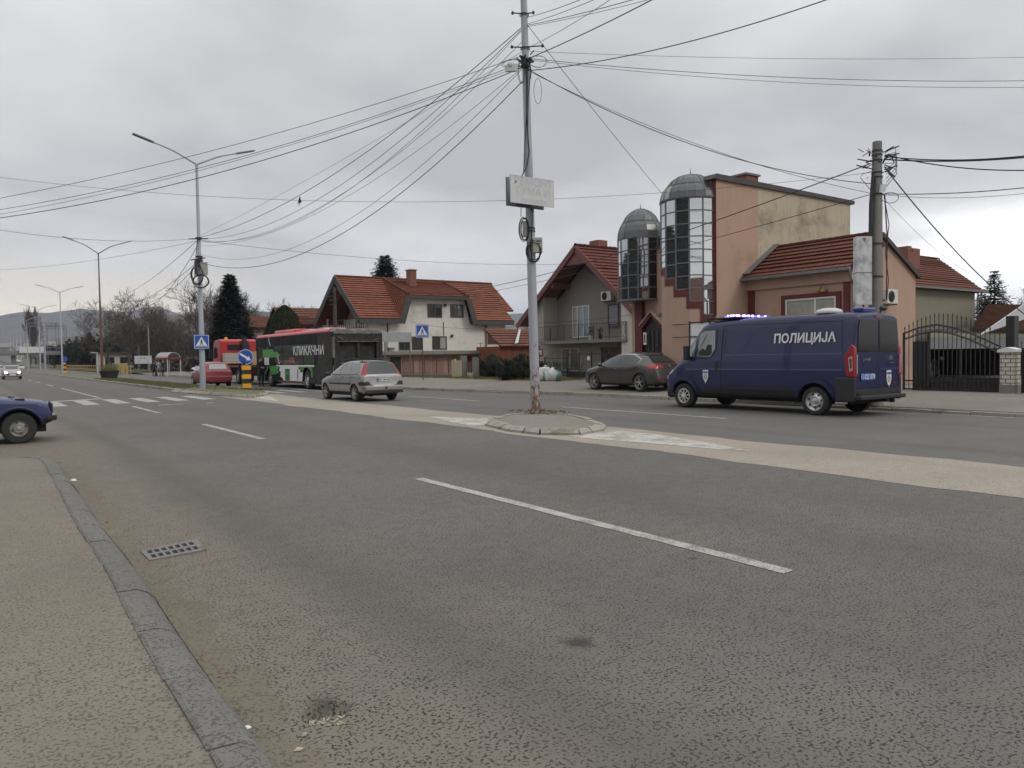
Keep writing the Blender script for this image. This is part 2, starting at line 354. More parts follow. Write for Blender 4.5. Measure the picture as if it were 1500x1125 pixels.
# ---------------- mesh builder ----------------
def lerp(a, b, t): return a + (b-a)*t
class MB:
    def __init__(s): s.v = []; s.f = []; s.mi = []; s.uv = []; s.cur = 0
    def m(s, i): s.cur = i; return s
    def add(s, vs, fs, uvs=None, mi=None):
        o = len(s.v); s.v += [tuple(p) for p in vs]
        for k, f in enumerate(fs):
            s.f.append([i+o for i in f]); s.mi.append(s.cur if mi is None else mi); s.uv.append(uvs[k] if uvs else None)
        return s
    def quad(s, a, b, c, d, uv=None): return s.add([a, b, c, d], [(0, 1, 2, 3)], [uv] if uv else None)
    def poly(s, pts): return s.add(pts, [tuple(range(len(pts)))])
    def box(s, x0, x1, y0, y1, z0, z1):
        x0, x1 = sorted((x0, x1)); y0, y1 = sorted((y0, y1)); z0, z1 = sorted((z0, z1))
        v = [(x, y, z) for z in (z0, z1) for y in (y0, y1) for x in (x0, x1)]
        fs = [(0, 2, 3, 1), (4, 5, 7, 6), (0, 1, 5, 4), (2, 6, 7, 3), (0, 4, 6, 2), (1, 3, 7, 5)]
        uvs = []
        for f in fs:
            ps = [v[i] for i in f]
            dx = max(p[0] for p in ps)-min(p[0] for p in ps); dy = max(p[1] for p in ps)-min(p[1] for p in ps)
            if dx < 1e-9: uvs.append([(p[1], p[2]) for p in ps])
            elif dy < 1e-9: uvs.append([(p[0], p[2]) for p in ps])
            else: uvs.append([(p[0], p[1]) for p in ps])
        return s.add(v, fs, uvs)
    def obox(s, c, ax, ay, az):
        "box from centre and three half-axis vectors"
        c, ax, ay, az = Vector(c), Vector(ax), Vector(ay), Vector(az)
        v = [c+ax*i+ay*j+az*k for k in (-1, 1) for j in (-1, 1) for i in (-1, 1)]
        return s.add(v, [(0, 2, 3, 1), (4, 5, 7, 6), (0, 1, 5, 4), (2, 6, 7, 3), (0, 4, 6, 2), (1, 3, 7, 5)])
    def bar(s, a, b, w, h=None, up=(0, 0, 1)):
        "rectangular bar from a to b"
        a, b = Vector(a), Vector(b); d = (b-a); l = d.length
        if l < 1e-6: return s
        d /= l; u = Vector(up)
        if abs(d.dot(u)) > .99: u = Vector((1, 0, 0))
        x = d.cross(u).normalized(); y = x.cross(d).normalized(); h = h or w
        return s.obox((a+b)/2, d*l/2, x*w/2, y*h/2)
    def tube(s, pts, r, n=8, cap=True):
        pts = [Vector(p) for p in pts]; m = len(pts)
        rs = r if isinstance(r, (list, tuple)) else [r]*m
        o = []; up = None
        for i, p in enumerate(pts):
            t = (pts[min(i+1, m-1)]-pts[max(i-1, 0)])
            t = t.normalized() if t.length > 1e-9 else Vector((0, 0, 1))
            if up is None: up = Vector((0, 0, 1)) if abs(t.z) < .9 else Vector((1, 0, 0))
            x = t.cross(up)
            if x.length < 1e-4: x = t.cross(Vector((0, 1, 0)))
            x.normalize(); up = x.cross(t).normalized()
            for k in range(n):
                a = 2*math.pi*k/n; o.append(p+(x*math.cos(a)+up*math.sin(a))*rs[i])
        fs = [(i*n+k, i*n+(k+1) % n, (i+1)*n+(k+1) % n, (i+1)*n+k) for i in range(m-1) for k in range(n)]
        if cap: fs += [tuple(range(n-1, -1, -1)), tuple((m-1)*n+k for k in range(n))]
        return s.add(o, fs)
    def prism(s, poly, axis, a, b):
        "extrude polygon; axis 'x': poly=(y,z); 'y': poly=(x,z); 'z': poly=(x,y)"
        def P(p, t): return (t, p[0], p[1]) if axis == 'x' else ((p[0], t, p[1]) if axis == 'y' else (p[0], p[1], t))
        n = len(poly); v = [P(p, a) for p in poly]+[P(p, b) for p in poly]
        u = [list(p[:2]) for p in poly]
        fs = [tuple(range(n)), tuple(range(2*n-1, n-1, -1))]; uvs = [u, list(reversed(u))]
        for i in range(n):
            j = (i+1) % n; fs.append((i, i+n, j+n, j)); l = math.dist(poly[i], poly[j]); uvs.append([(0, a), (0, b), (l, b), (l, a)])
        return s.add(v, fs, uvs)
    def lathe(s, prof, c=(0, 0, 0), axis='z', n=24, a0=0, a1=2*math.pi):
        "prof: list of (r, h)"
        full = abs(a1-a0-2*math.pi) < 1e-6; k = n if full else n+1; v = []
        for (r, h) in prof:
            for i in range(k):
                a = a0+(a1-a0)*i/n; x, y = r*math.cos(a), r*math.sin(a)
                p = (x, y, h) if axis == 'z' else ((x, h, y) if axis == 'y' else (h, x, y))
                v.append((p[0]+c[0], p[1]+c[1], p[2]+c[2]))
        fs = []
        for j in range(len(prof)-1):
            for i in range(n):
                i2 = (i+1) % k
                fs.append((j*k+i, j*k+i2, (j+1)*k+i2, (j+1)*k+i))
        return s.add(v, fs)
    def ball(s, c, r, nu=10, nv=6):
        rx, ry, rz = (r, r, r) if isinstance(r, (int, float)) else r
        v = []; fs = []
        for j in range(nv+1):
            t = math.pi*j/nv
            for i in range(nu):
                a = 2*math.pi*i/nu; v.append((c[0]+rx*math.sin(t)*math.cos(a), c[1]+ry*math.sin(t)*math.sin(a), c[2]+rz*math.cos(t)))
        for j in range(nv):
            for i in range(nu): fs.append((j*nu+i, (j+1)*nu+i, (j+1)*nu+(i+1) % nu, j*nu+(i+1) % nu))
        return s.add(v, fs)
    def tiled(s, a, b, c, d, course=.36, lift=.055, th=.1):
        "clay tile slope: a,b along the eave, d,c along the ridge; saw-tooth courses, closed underneath"
        a, b, c, d = map(Vector, (a, b, c, d))
        nrm = (b-a).cross(d-a).normalized()
        if nrm.z < 0: nrm = -nrm
        L_ = max((d-a).length, (c-b).length); n = max(1, int(round(L_/course)))
        W = (b-a).normalized()
        l0 = lift; rj = random.Random(int(abs(a.x*7+a.y*3+a.z)*10))
        for i in range(n):
            t0, t1 = i/n, (i+1)/n; lift = l0*rj.uniform(.7, 1.25)
            p, q, r_, t_ = lerp(a, d, t0)+nrm*lift, lerp(b, c, t0)+nrm*lift, lerp(b, c, t1), lerp(a, d, t1)
            uv = [((x-a).dot(W), y) for x, y in ((p, i*course), (q, i*course), (r_, (i+1)*course-.01), (t_, (i+1)*course-.01))]
            s.quad(p, q, r_, t_, uv)
            s.quad(lerp(a, d, t0)-nrm*.002, lerp(b, c, t0)-nrm*.002, q, p, [(0, 0), (1, 0), (1, .01), (0, .01)])
        lo = [x-nrm*th for x in (a, b, c, d)]; z = [(0, 0)]*4
        s.quad(lo[3], lo[2], lo[1], lo[0], z)
        s.quad(a, lo[0], lo[1], b, z); s.quad(b, lo[1], lo[2], c, z); s.quad(c, lo[2], lo[3], d, z); s.quad(d, lo[3], lo[0], a, z)
        return s
    def build(s, name, mats, parent=None, smooth=False, world=True, loc=None):
        me = bpy.data.meshes.new(name); off = Vector((0, 0, 0))
        if world and parent is not None: off = wloc(parent)
        if loc is not None: off = Vector(loc)
        me.from_pydata([(x-off.x, y-off.y, z-off.z) for x, y, z in s.v], [], s.f)
        if not isinstance(mats, (list, tuple)): mats = [mats]
        for m in mats: me.materials.append(MATS[m] if isinstance(m, str) else m)
        me.polygons.foreach_set('material_index', s.mi)
        if any(u is not None for u in s.uv):
            ul = me.uv_layers.new(name='UVMap'); k = 0; flat = []
            for f, u in zip(s.f, s.uv):
                if u is None: flat += [0.0, 0.0]*len(f)
                else:
                    for q in u: flat += [float(q[0]), float(q[1])]
            ul.data.foreach_set('uv', flat)
        if smooth: me.polygons.foreach_set('use_smooth', [True]*len(me.polygons))
        me.update()
        o = bpy.data.objects.new(name, me); COL.objects.link(o)
        if parent is not None: o.parent = parent
        elif loc is not None: o.location = loc
        if smooth and smooth != 'all': autosmooth(o)
        return o
def autosmooth(o, ang=35):
    bm = bmesh.new(); bm.from_mesh(o.data)
    for e in bm.edges:
        if len(e.link_faces) == 2 and e.calc_face_angle(0) > R(ang): e.smooth = False
    bm.to_mesh(o.data); bm.free()
def wloc(o):
    v = Vector((0, 0, 0))
    while o is not None: v += o.location; o = o.parent
    return v
def tag(o, label=None, cat=None, group=None, kind=None):
    if label: o['label'] = label
    if cat: o['category'] = cat
    if group: o['group'] = group
    if kind: o['kind'] = kind
    return o
def thing(name, loc, label, cat, group=None, rz=0, sc=1):
    o = bpy.data.objects.new(name, None); COL.objects.link(o); o.location = loc; o.rotation_euler = (0, 0, rz); o.scale = (sc,)*3
    o.empty_display_size = .3
    return tag(o, label, cat, group)
def copy_tree(o, parent=None, **k):
    c = o.copy(); COL.objects.link(c)
    if parent is not None: c.parent = parent
    for ch in [x for x in COL.objects if x.parent is o]: copy_tree(ch, c)
    return c
def struct(o): return tag(o, kind='structure')
def text_mesh(body, size, bold=0., extrude=0., shear=0., space=1.):
    cu = bpy.data.curves.new('t', 'FONT'); cu.body = body; cu.size = size; cu.offset = bold; cu.extrude = extrude; cu.shear = shear; cu.space_character = space
    cu.align_x = 'CENTER'; cu.align_y = 'CENTER'; cu.resolution_u = 3
    t = bpy.data.objects.new('t', cu); COL.objects.link(t)
    dg = bpy.context.evaluated_depsgraph_get()
    me = bpy.data.meshes.new_from_object(t.evaluated_get(dg))
    vs = [tuple(v.co) for v in me.vertices]; fs = [tuple(p.vertices) for p in me.polygons]
    bpy.data.objects.remove(t); bpy.data.curves.remove(cu); bpy.data.meshes.remove(me)
    return vs, fs
def text_on(name, body, size, m, parent, org, ux, uy, bold=0., off=.004, sx=1., world=True, **k):
    "flat lettering on a plane: origin, unit right, unit up"
    vs, fs = text_mesh(body, size, bold, **k)
    ux, uy = Vector(ux).normalized(), Vector(uy).normalized(); n = ux.cross(uy)
    mb = MB().add([Vector(org)+ux*x*sx+uy*y+n*off for x, y, z in vs], fs)
    return mb.build(name, m, parent, world=world)

# ---------------- ground, road, pavements ----------------
def hgt(Y): return 0.0 if Y < 235 else (Y-235)*.021
PH = onz(478, 1042)                      # pothole in the near lane
def near_z(x, y):
    d = math.hypot((x-PH.x)*1.25+(y-PH.y)*.3, (y-PH.y)*1.5-(x-PH.x)*.3)
    a = .155*(1+.13*math.sin(5*math.atan2(y-PH.y, x-PH.x)+1)+.06*math.sin(11*math.atan2(y-PH.y, x-PH.x)))
    z = -.055*min(1, (1-d/a)*3.2)+.006*math.sin(40*x)*math.sin(47*y) if d < a else 0
    return z
def axis_vals(lo, hi, mids, coarse):
    s = set(mids); x = lo
    while x < hi: s.add(round(x, 4)); x += coarse
    s.add(hi); return sorted(s)
def sheet(name, xs, ys, zf, m, smooth=True):
    v = [(x, y, zf(x, y)) for y in ys for x in xs]; n = len(xs)
    f = [(j*n+i, j*n+i+1, (j+1)*n+i+1, (j+1)*n+i) for j in range(len(ys)-1) for i in range(n-1)]
    return struct(MB().add(v, f).build(name, m, smooth='all' if smooth else False))
ys_far = [-40, 235, 300, 400, 600, 900, 1500, 4000]
# the land as one sheet reaching the horizon
g_ = MB()
gx = [-3500, -400, -60, 0, 60, 400, 1500, 4000]; gy = [-3000, -400, -40, 60, 235, 300, 400, 600, 900, 1500, 4500]
g_.add([(x, y, -.13+hgt(y)) for y in gy for x in gx], [(j*8+i, j*8+i+1, (j+1)*8+i+1, (j+1)*8+i) for j in range(len(gy)-1) for i in range(7)])
struct(g_.build('ground', 'land'))
xs = axis_vals(-.2, 9.5, [PH.x-.24+i*.012 for i in range(41)], 1.0); ys = axis_vals(-6, 14, [PH.y-.2+i*.012 for i in range(35)], 2.0)
sheet('road_near_carriageway', [round(x, 4) for x in xs], [round(y, 4) for y in ys]+[30, 60, 120, 235, 300, 400, 600, 900], lambda x, y: near_z(x, y)+hgt(y), 'asphalt_near')
sheet('side_street', [-22, -.2], [13.0, 31.0], lambda x, y: 0, 'asphalt_side')
def KX(y):
    "the far kerb line swings in towards the bus stop"
    t = min(1, max(0, (y-20)/17)); return 20.1-1.9*t*t*(3-2*t)
def ribbon(name, x0, x1, ys, zf, m):
    v = []
    for y in ys:
        a = x0(y) if callable(x0) else x0; b = x1(y) if callable(x1) else x1
        v += [(a, y, zf(a, y)), (b, y, zf(b, y))]
    return struct(MB().add(v, [(2*i, 2*i+1, 2*i+3, 2*i+2) for i in range(len(ys)-1)]).build(name, m))
YF = [-40, 0, 12, 16]+list(range(20, 40, 2))+[50, 108, 235]
ribbon('road_far_carriageway', 11.3, KX, YF+[300, 400, 600, 900], lambda x, y: hgt(y), 'asphalt_far')
rnd = random.Random(5)
# concrete strip between the carriageways, ragged edges
yy = [-20+i*.35 for i in range(165)]
pts = [(9.2+rnd.uniform(-.03, .03)+.06*math.sin(y*.9)+.04*math.sin(y*2.3), y, .004) for y in yy]+[(11.62+rnd.uniform(-.03, .03)+.06*math.sin(y*1.1+1)+.04*math.sin(y*2.7), y, .004) for y in reversed(yy)]
n = len(yy)
mb = MB(); mb.add(pts, [(i, 2*n-1-i, 2*n-2-i, i+1) for i in range(n-1)])
for f in mb.f: f.reverse()
struct(mb.build('median_strip', 'concrete_strip'))
# grassed median beyond the crossing with low kerbs
mb = MB(); mb.box(9.25, 11.55, 43.5, 232, -.1, .10); struct(mb.build('median_verge', 'grassy'))
mb = MB()
for k in range(110):
    y = 43.3+k*1.72; mb.box(9.06+rnd.uniform(-.01, .01), 9.25, y, y+1.69, -.1, .14+rnd.uniform(-.01, .01))
for k in range(110):
    y = 43.3+k*1.72; mb.box(11.55, 11.73, y, y+1.69, -.1, .13)
struct(mb.build('median_kerb', 'kerb_old'))
# near pavement and its worn kerb
KI = [(10, 672), (40, 671), (58, 674), (70, 694), (82, 715), (95, 742), (114, 774), (134, 804), (160, 852), (195, 922), (240, 1004), (285, 1080), (312, 1130)]
ki = [onz(x, y, .12) for x, y in KI]
ki.append(ki[-1]+(ki[-1]-ki[-2]).normalized()*1.5); ki.append(ki[-1]+Vector((.02, -4, 0)))
ki.insert(0, ki[0]+Vector((-3, .3, 0)))
for p in ki: p.z = .12
kin = [Vector((p.x, p.y, 0)) for p in ki]
def offs(P, d):
    o = []
    for i, p in enumerate(P):
        t = (P[min(i+1, len(P)-1)]-P[max(i-1, 0)]).normalized(); o.append(p+Vector((-t.y, t.x, 0))*d)   # left of travel = road side
    return o
def resample(P, step):
    out = [P[0]]; acc = 0
    for a, b in zip(P, P[1:]):
        l = (b-a).length; t = step-acc
        while t < l: out.append(lerp(a, b, t/l)); t += step
        acc = (acc+l) % step if l else acc
    return out
smooth = []
for i in range(len(kin)-1):
    p0, p1, p2, p3 = kin[max(i-1, 0)], kin[i], kin[i+1], kin[min(i+2, len(kin)-1)]
    for k in range(8):
        t = k/8; smooth.append(.5*((2*p1)+(p2-p0)*t+(2*p0-5*p1+4*p2-p3)*t*t+(3*p1-p0-3*p2+p3)*t**3))
KP = resample(smooth, .08)
kerb = MB()
prof = [(.012, -.05), (.012, .118), (.03, .128), (.13, .124), (.19, .092), (.235, .035), (.26, -.02)]
offsets = [offs(KP, d) for d, z in prof]
blk = 10; i = 0; rk = random.Random(3)
while i < len(KP)-2:
    j = min(i+blk+rk.choice((-1, 0, 0, 1)), len(KP)-1); dz = rk.uniform(-.006, .006); sh = rk.uniform(-.008, .008)
    vs = []
    ids = list(range(i, j+1))
    for q, k in enumerate(ids):
        for c, (d, z) in enumerate(prof):
            p = offsets[c][k].copy(); t = (KP[min(k+1, len(KP)-1)]-KP[max(k-1, 0)]).normalized()
            if q == 0: p += t*.008
            if q == len(ids)-1: p -= t*.008
            e = (.008 if q in (0, len(ids)-1) and c in (2, 3, 4) else 0)
            p.z = z+dz-e+math.sin(k*1.7+c)*.002; vs.append(p+Vector((sh, 0, 0)))
    m_ = len(prof); fs = [(a*m_+c, a*m_+c+1, (a+1)*m_+c+1, (a+1)*m_+c) for a in range(len(ids)-1) for c in range(m_-1)]
    fs += [tuple(range(m_)), tuple((len(ids)-1)*m_+c for c in range(m_-1, -1, -1))]
    kerb.add(vs, fs); i = j
struct(kerb.build('kerb', 'kerb'))
pv = MB(); m = len(KP)
inn = offs(KP, .022); far_ = [Vector((-30, p.y if k > 6 else p.y, 0)) for k, p in enumerate(KP)]
vs = []
for k in range(m):
    a = inn[k]; vs += [(a.x, a.y, .113+math.sin(k*.9)*.002), (a.x-.25 if k > 12 else a.x, a.y-(.0 if k > 12 else .25), .12), (-30, a.y-(0 if k > 12 else .25), .12)]
pv.add(vs, [(k*3+c, k*3+c+1, (k+1)*3+c+1, (k+1)*3+c) for k in range(m-1) for c in range(2)])
for f in pv.f: f.reverse()
struct(pv.build('pavement_near', 'pavement_near'))
mb = MB(); mb.box(-30, KP[0].x+.4, KP[0].y-.1, KP[0].y+.06, -.1, .118); struct(mb.build('kerb_side_street', 'kerb'))
# dirt skirt between kerb and road
o1, o2 = offs(KP, .25), offs(KP, .45)
mb = MB(); vs = []
for k in range(m): vs += [(o1[k].x, o1[k].y, .012), (o2[k].x+.05*math.sin(k*.37)+.04*math.sin(k*1.1), o2[k].y, .0015)]
mb.add(vs, [(k*2, k*2+1, (k+1)*2+1, (k+1)*2) for k in range(m-1)])
for f in mb.f: f.reverse()
struct(mb.build('gutter_dirt', asphalt('gutter_dust', (.165, .143, .108), (.06, .052, .042), pits=.75)))
# verge / pavement beyond the side street
mb = MB(); mb.box(-30, .55, 31.0, 140, -.1, .1); struct(mb.build('verge_left', 'dirt'))
mb = MB()
for k in range(60): y = 31+k*1.6; mb.box(.55, .72, y, y+1.57, -.1, .13)
struct(mb.build('kerb_left_verge', 'kerb_old'))
# far pavement: low kerb, worn asphalt, dirt and grass up to the fences
mb = MB()
for k in range(130):
    y = -22+k*1.0; dz = rnd.uniform(-.012, .012)
    if 6 < y < 12.5 or 27 < y < 29: dz -= .05
    c_ = KX(y+.5)+rnd.uniform(-.02, .02); mb.obox((c_+.1, y+.5, .01+dz/2), ((KX(y+1)-KX(y))*.5, .49, 0), (.1, 0, 0), (0, 0, .11+dz/2))
struct(mb.build('kerb_far', 'kerb_old'))
ribbon('pavement_far', lambda y: KX(y)+.2, lambda y: 23.4 if y < 31 else 22.2, [-40, 0, 12, 16]+list(range(20, 40, 2))+[50, 108], lambda x, y: .11+(x-KX(y)-.2)*.06, 'pavement_far')
v_ = []
for y in YF[:-2]+[50, 108]: v_ += [(KX(y)+.198, y, -.1), (KX(y)+.198, y, .11)]
struct(MB().add(v_, [(2*i, 2*i+1, 2*i+3, 2*i+2) for i in range(len(v_)//2-1)]).build('kerb_back', 'kerb_old'))
sheet('forecourt', [23.4, 40], [-40, 31.2], lambda x, y: .30+(x-23.4)*.004, 'pavement_far')
sheet('far_verge', [22.2, 24.5, 27.0, 45, 90], [31.2, 45, 80, 108], lambda x, y: .22+(.1 if x > 23 else 0), 'dirt')
sheet('side_yard', [19.6, 60], [108, 235], lambda x, y: .05, 'dirt')
# ---- painted markings ----
mk = MB()
def mark(mb, x0, x1, y0, y1, z=.0045, jag=.0):
    n_ = max(1, int((y1-y0)/.25)); vs = []
    for i in range(n_+1):
        y = lerp(y0, y1, i/n_); vs += [(x0+rnd.uniform(-jag, jag), y, z+hgt(y)), (x1+rnd.uniform(-jag, jag), y, z+hgt(y))]
    mb.add(vs, [(i*2, i*2+1, i*2+3, i*2+2) for i in range(n_)])
for y0, y1 in ((3.4, 9.06), (15.7, 20.5), (26.1, 30.8), (39.5, 57.5)): mark(mk, 4.77, 4.91, y0, y1, jag=.006)
y = 63
while y < 300: mark(mk, 4.77, 4.91, y, y+5); y += 11.5
struct(mk.build('lane_line_near', 'road_paint'))
mk = MB()
for y0, y1 in ((12.4, 18.9), (23.6, 29.2), (52, 57), (64, 69), (75, 80), (87, 92), (98, 103)): mark(mk, 15.12, 15.25, y0, y1, jag=.006)
mark(mk, 19.85, 19.96, 5.6, 9.6, jag=.02); mark(mk, 19.85, 19.96, -6, 4.6, jag=.02)
struct(mk.build('lane_line_far', 'road_paint'))
mk = MB()
for i in range(6): mark(mk, 2.45+i*1.1+.0, 2.99+i*1.1, 33.0+.13*i, 37.4+.13*i, jag=.01)
for i in range(7): mark(mk, 12.2+i*1.06, 12.72+i*1.06, 37.0, 41.2, jag=.01)
struct(mk.build('zebra_crossing', 'road_paint'))
mk = MB()
for x0, x1 in ((5.7, 6.6), (7.4, 7.7)): mk.quad((x0, 30.6, .0045), (x1, 30.8, .0045), (x1, 31.0, .0045), (x0, 30.9, .0045))
mk.quad(onz(40, 590, .0045), onz(150, 583.5, .0045), onz(150, 584.3, .0045), onz(40, 591, .0045))
struct(mk.build('stop_line_remains', 'road_paint_worn'))
mk = MB()
def flatpoly(mb, pts, z=.0085): mb.poly([onz(x, y, z) for x, y in reversed(pts)])
flatpoly(mk, [(628, 610), (652, 611), (716, 613), (712, 622), (690, 624), (665, 619)])
flatpoly(mk, [(800, 634), (872, 630), (910, 631), (960, 636), (1060, 652), (1100, 661), (1040, 657), (960, 650), (905, 646), (850, 641)])
flatpoly(mk, [(382, 577), (398, 581), (408, 588), (395, 586), (372, 583)])
struct(mk.build('hatched_paint', 'road_paint_worn'))
# patches: dark repair stain, drain
# traffic islands
def island(name, c, pts2, label, h=.16, seed=1, top='dirt', inner=.3):
    "kerb ring of slanting blocks around earth"
    rr = random.Random(seed); k = MB(); n = len(pts2)
    ctr = Vector((sum(p.x for p in pts2)/n, sum(p.y for p in pts2)/n, 0)); ring = []
    for i in range(n):
        a, b = pts2[i], pts2[(i+1) % n]; l = (b-a).length; q = max(1, int(l/.42))
        for s_ in range(q): ring.append(lerp(a, b, s_/q))
    m = len(ring)
    for i in range(m):
        a, b = ring[i], ring[(i+1) % m]; g1 = .012/max(.1, (b-a).length); a, b = lerp(a, b, g1+rr.uniform(0, .03)), lerp(a, b, 1-g1-rr.uniform(0, .03))
        ai, bi = a+(ctr-a).normalized()*inner, b+(ctr-b).normalized()*inner
        at, bt = a+(ctr-a).normalized()*.14, b+(ctr-b).normalized()*.14; z = h+rr.uniform(-.02, .01)
        v = [(a.x, a.y, -.02), (b.x, b.y, -.02), (a.x, a.y, .05), (b.x, b.y, .05), (at.x, at.y, z), (bt.x, bt.y, z), (ai.x, ai.y, z), (bi.x, bi.y, z), (ai.x, ai.y, -.02), (bi.x, bi.y, -.02)]
        k.add(v, [(0, 1, 3, 2), (2, 3, 5, 4), (4, 5, 7, 6), (6, 7, 9, 8), (0, 2, 4, 6, 8), (1, 9, 7, 5, 3), (0, 8, 9, 1)])
    struct(k.build(name+'_kerb', 'kerb_old'))
    t = MB(); R_ = [p+(ctr-p).normalized()*.2 for p in ring]
    v = [(p.x, p.y, h-.03) for p in R_]+[(lerp(p, ctr, .4).x, lerp(p, ctr, .4).y, h+rr.uniform(0, .03)) for p in R_]+[(ctr.x, ctr.y, h+.03)]
    t.add(v, [(i, (i+1) % m, m+(i+1) % m, m+i) for i in range(m)]+[(m+i, m+(i+1) % m, 2*m) for i in range(m)])
    struct(t.build(name+'_top', top, smooth='all'))
IS1 = [onz(x, y) for x, y in ((711, 624), (745, 632.5), (790, 637.5), (850, 638), (884, 632), (888, 626), (872, 619), (835, 612), (790, 609.5), (745, 612), (720, 617))]
island('pole_island', None, IS1, '', .12, 1, 'pavement_far')
IS2 = [onz(x, y) for x, y in ((250, 575), (300, 578.5), (345, 582), (372, 583), (394, 579), (388, 574.5), (362, 571), (320, 568.5), (285, 568), (262, 570))]
island('crossing_island', None, IS2, '', .15, 4, 'grassy')
# ---------------- vehicles ----------------
def ipl(P, x):
    if x <= P[0][0]: return P[0][1]
    for (a, u), (b, v) in zip(P, P[1:]):
        if x <= b: return u+(v-u)*(x-a)/(b-a) if b > a else v
    return P[-1][1]
def shell(prof, parent, mats, rule, arches=(), sub=2, crease=()):
    """vehicle body lofted along x (rear 0 -> front): top/belt/mid/bottom heights, widths; wheel arches cut by boolean"""
    xs = sorted({round(x, 3) for k in ('top', 'belt', 'wid', 'bot', 'tw') for x, _ in prof[k]} | set(prof.get('extra', ())))
    V = []; m = 9
    for x in xs:
        zt, zs, W, zb, tw = (ipl(prof[k], x) for k in ('top', 'belt', 'wid', 'bot', 'tw'))
        zs = min(zs, zt-.03); cr = prof.get('crown', .03)
        wl = W*prof.get('sill', .95)
        P = [(0, zb), (wl*.8, zb), (wl, zb+.05), (W, lerp(zb, zs, .45)), (W*.985, zs-.06), (lerp(W, tw, .12) if zt-zs > .15 else lerp(W, tw, .35), zs),
             (tw, zt-min(.07, (zt-zs)*.4)), (tw*.84, zt-.005), (0, zt+cr*(1 if zt-zs > .15 else .6))]
        V.append(P)
    bm = bmesh.new(); rows = []
    for x, P in zip(xs, V):
        left = [bm.verts.new((x, y, z)) for y, z in P]
        right = [bm.verts.new((x, -y, z)) for y, z in P[1:-1]]
        rows.append(left+list(reversed(right)))
    n = len(rows[0])
    cl = bm.edges.layers.float.get('crease_edge') or bm.edges.layers.float.new('crease_edge')
    for a, b in zip(rows, rows[1:]):
        for k in range(n): bm.faces.new((a[k], b[k], b[(k+1) % n], a[(k+1) % n]))
    # end caps as strips between the two sides (keeps quads for a clean subdivision)
    for r_, flip in ((rows[0], False), (rows[-1], True)):
        L_ = r_[:m]; Rr = [r_[0]]+list(reversed(r_[m:]))+[r_[m-1]]
        for k in range(m-1):
            q = [L_[k], L_[k+1], Rr[k+1], Rr[k]]; q = list(dict.fromkeys(q))
            if len(q) > 2: bm.faces.new(q if not flip else list(reversed(q)))
    bmesh.ops.recalc_face_normals(bm, faces=bm.faces)
    for e in bm.edges:
        a, b = e.verts
        if abs(a.co.x-b.co.x) < 1e-4 and (a in rows[0] or a in rows[-1]): e[cl] = prof.get('endcrease', .5)
        for (i, x0, x1, c) in crease:
            for r1, r2, x in zip(rows, rows[1:], xs):
                for kk in (i, (n-i) % n):
                    if {a, b} == {r1[kk], r2[kk]} and x0 <= x < x1: e[cl] = c
    me = bpy.data.meshes.new('body'); bm.to_mesh(me); bm.free()
    o = bpy.data.objects.new('body', me); COL.objects.link(o)
    s_ = o.modifiers.new('s', 'SUBSURF'); s_.levels = s_.render_levels = sub
    cut = None
    if arches:
        mb = MB()
        for (x, z, r, win, wout) in arches:
            for sg in (-1, 1):
                mb.lathe([(0, sg*win), (r, sg*win), (r, sg*wout), (0, sg*wout)], (x, 0, z), 'y', 28)
        cut = mb.build('cut', 'black'); bmc = bmesh.new(); bmc.from_mesh(cut.data); bmesh.ops.remove_doubles(bmc, verts=bmc.verts, dist=1e-4)
        bmesh.ops.recalc_face_normals(bmc, faces=bmc.faces); bmc.to_mesh(cut.data); bmc.free()
        b_ = o.modifiers.new('b', 'BOOLEAN'); b_.operation = 'DIFFERENCE'; b_.object = cut; b_.solver = 'EXACT'
    dg = bpy.context.evaluated_depsgraph_get()
    me2 = bpy.data.meshes.new_from_object(o.evaluated_get(dg)); o.modifiers.clear()
    old = o.data; o.data = me2; bpy.data.meshes.remove(old); me2.name = 'body'
    if cut: bpy.data.objects.remove(cut)
    if arches:                      # drop any shred of the cutters left outside the body
        Wm = max(w_ for _, w_ in prof['wid'])+.012; bmx = bmesh.new(); bmx.from_mesh(me2)
        bad = [f for f in bmx.faces if abs(f.calc_center_median().y) > Wm and any(math.hypot(f.calc_center_median().x-a_[0], f.calc_center_median().z-a_[1]) < a_[2]+.01 for a_ in arches)]
        bad += [f for f in bmx.faces if all(abs(v_.co.y) > Wm for v_ in f.verts) and f not in bad]
        bmesh.ops.delete(bmx, geom=bad, context='FACES'); bmx.to_mesh(me2); bmx.free()
    me2.materials.clear()
    for mm in mats: me2.materials.append(MATS[mm])
    for p in me2.polygons:
        c = p.center; k = rule(c, p.normal)
        for (x, z, r, win, wout) in arches:
            if abs(math.hypot(c.x-x, c.z-z)-r) < .02 and abs(c.y) > win-.01 and abs(p.normal.y) < .5: k = 1
            if math.hypot(c.x-x, c.z-z) < r+.01 and abs(abs(c.y)-win) < .02: k = 1
        p.material_index = k
    me2.polygons.foreach_set('use_smooth', [True]*len(me2.polygons))
    autosmooth(o, 40)
    o.parent = parent
    return o, BVHTree.FromPolygons([v.co.copy() for v in me2.vertices], [tuple(p.vertices) for p in me2.polygons])
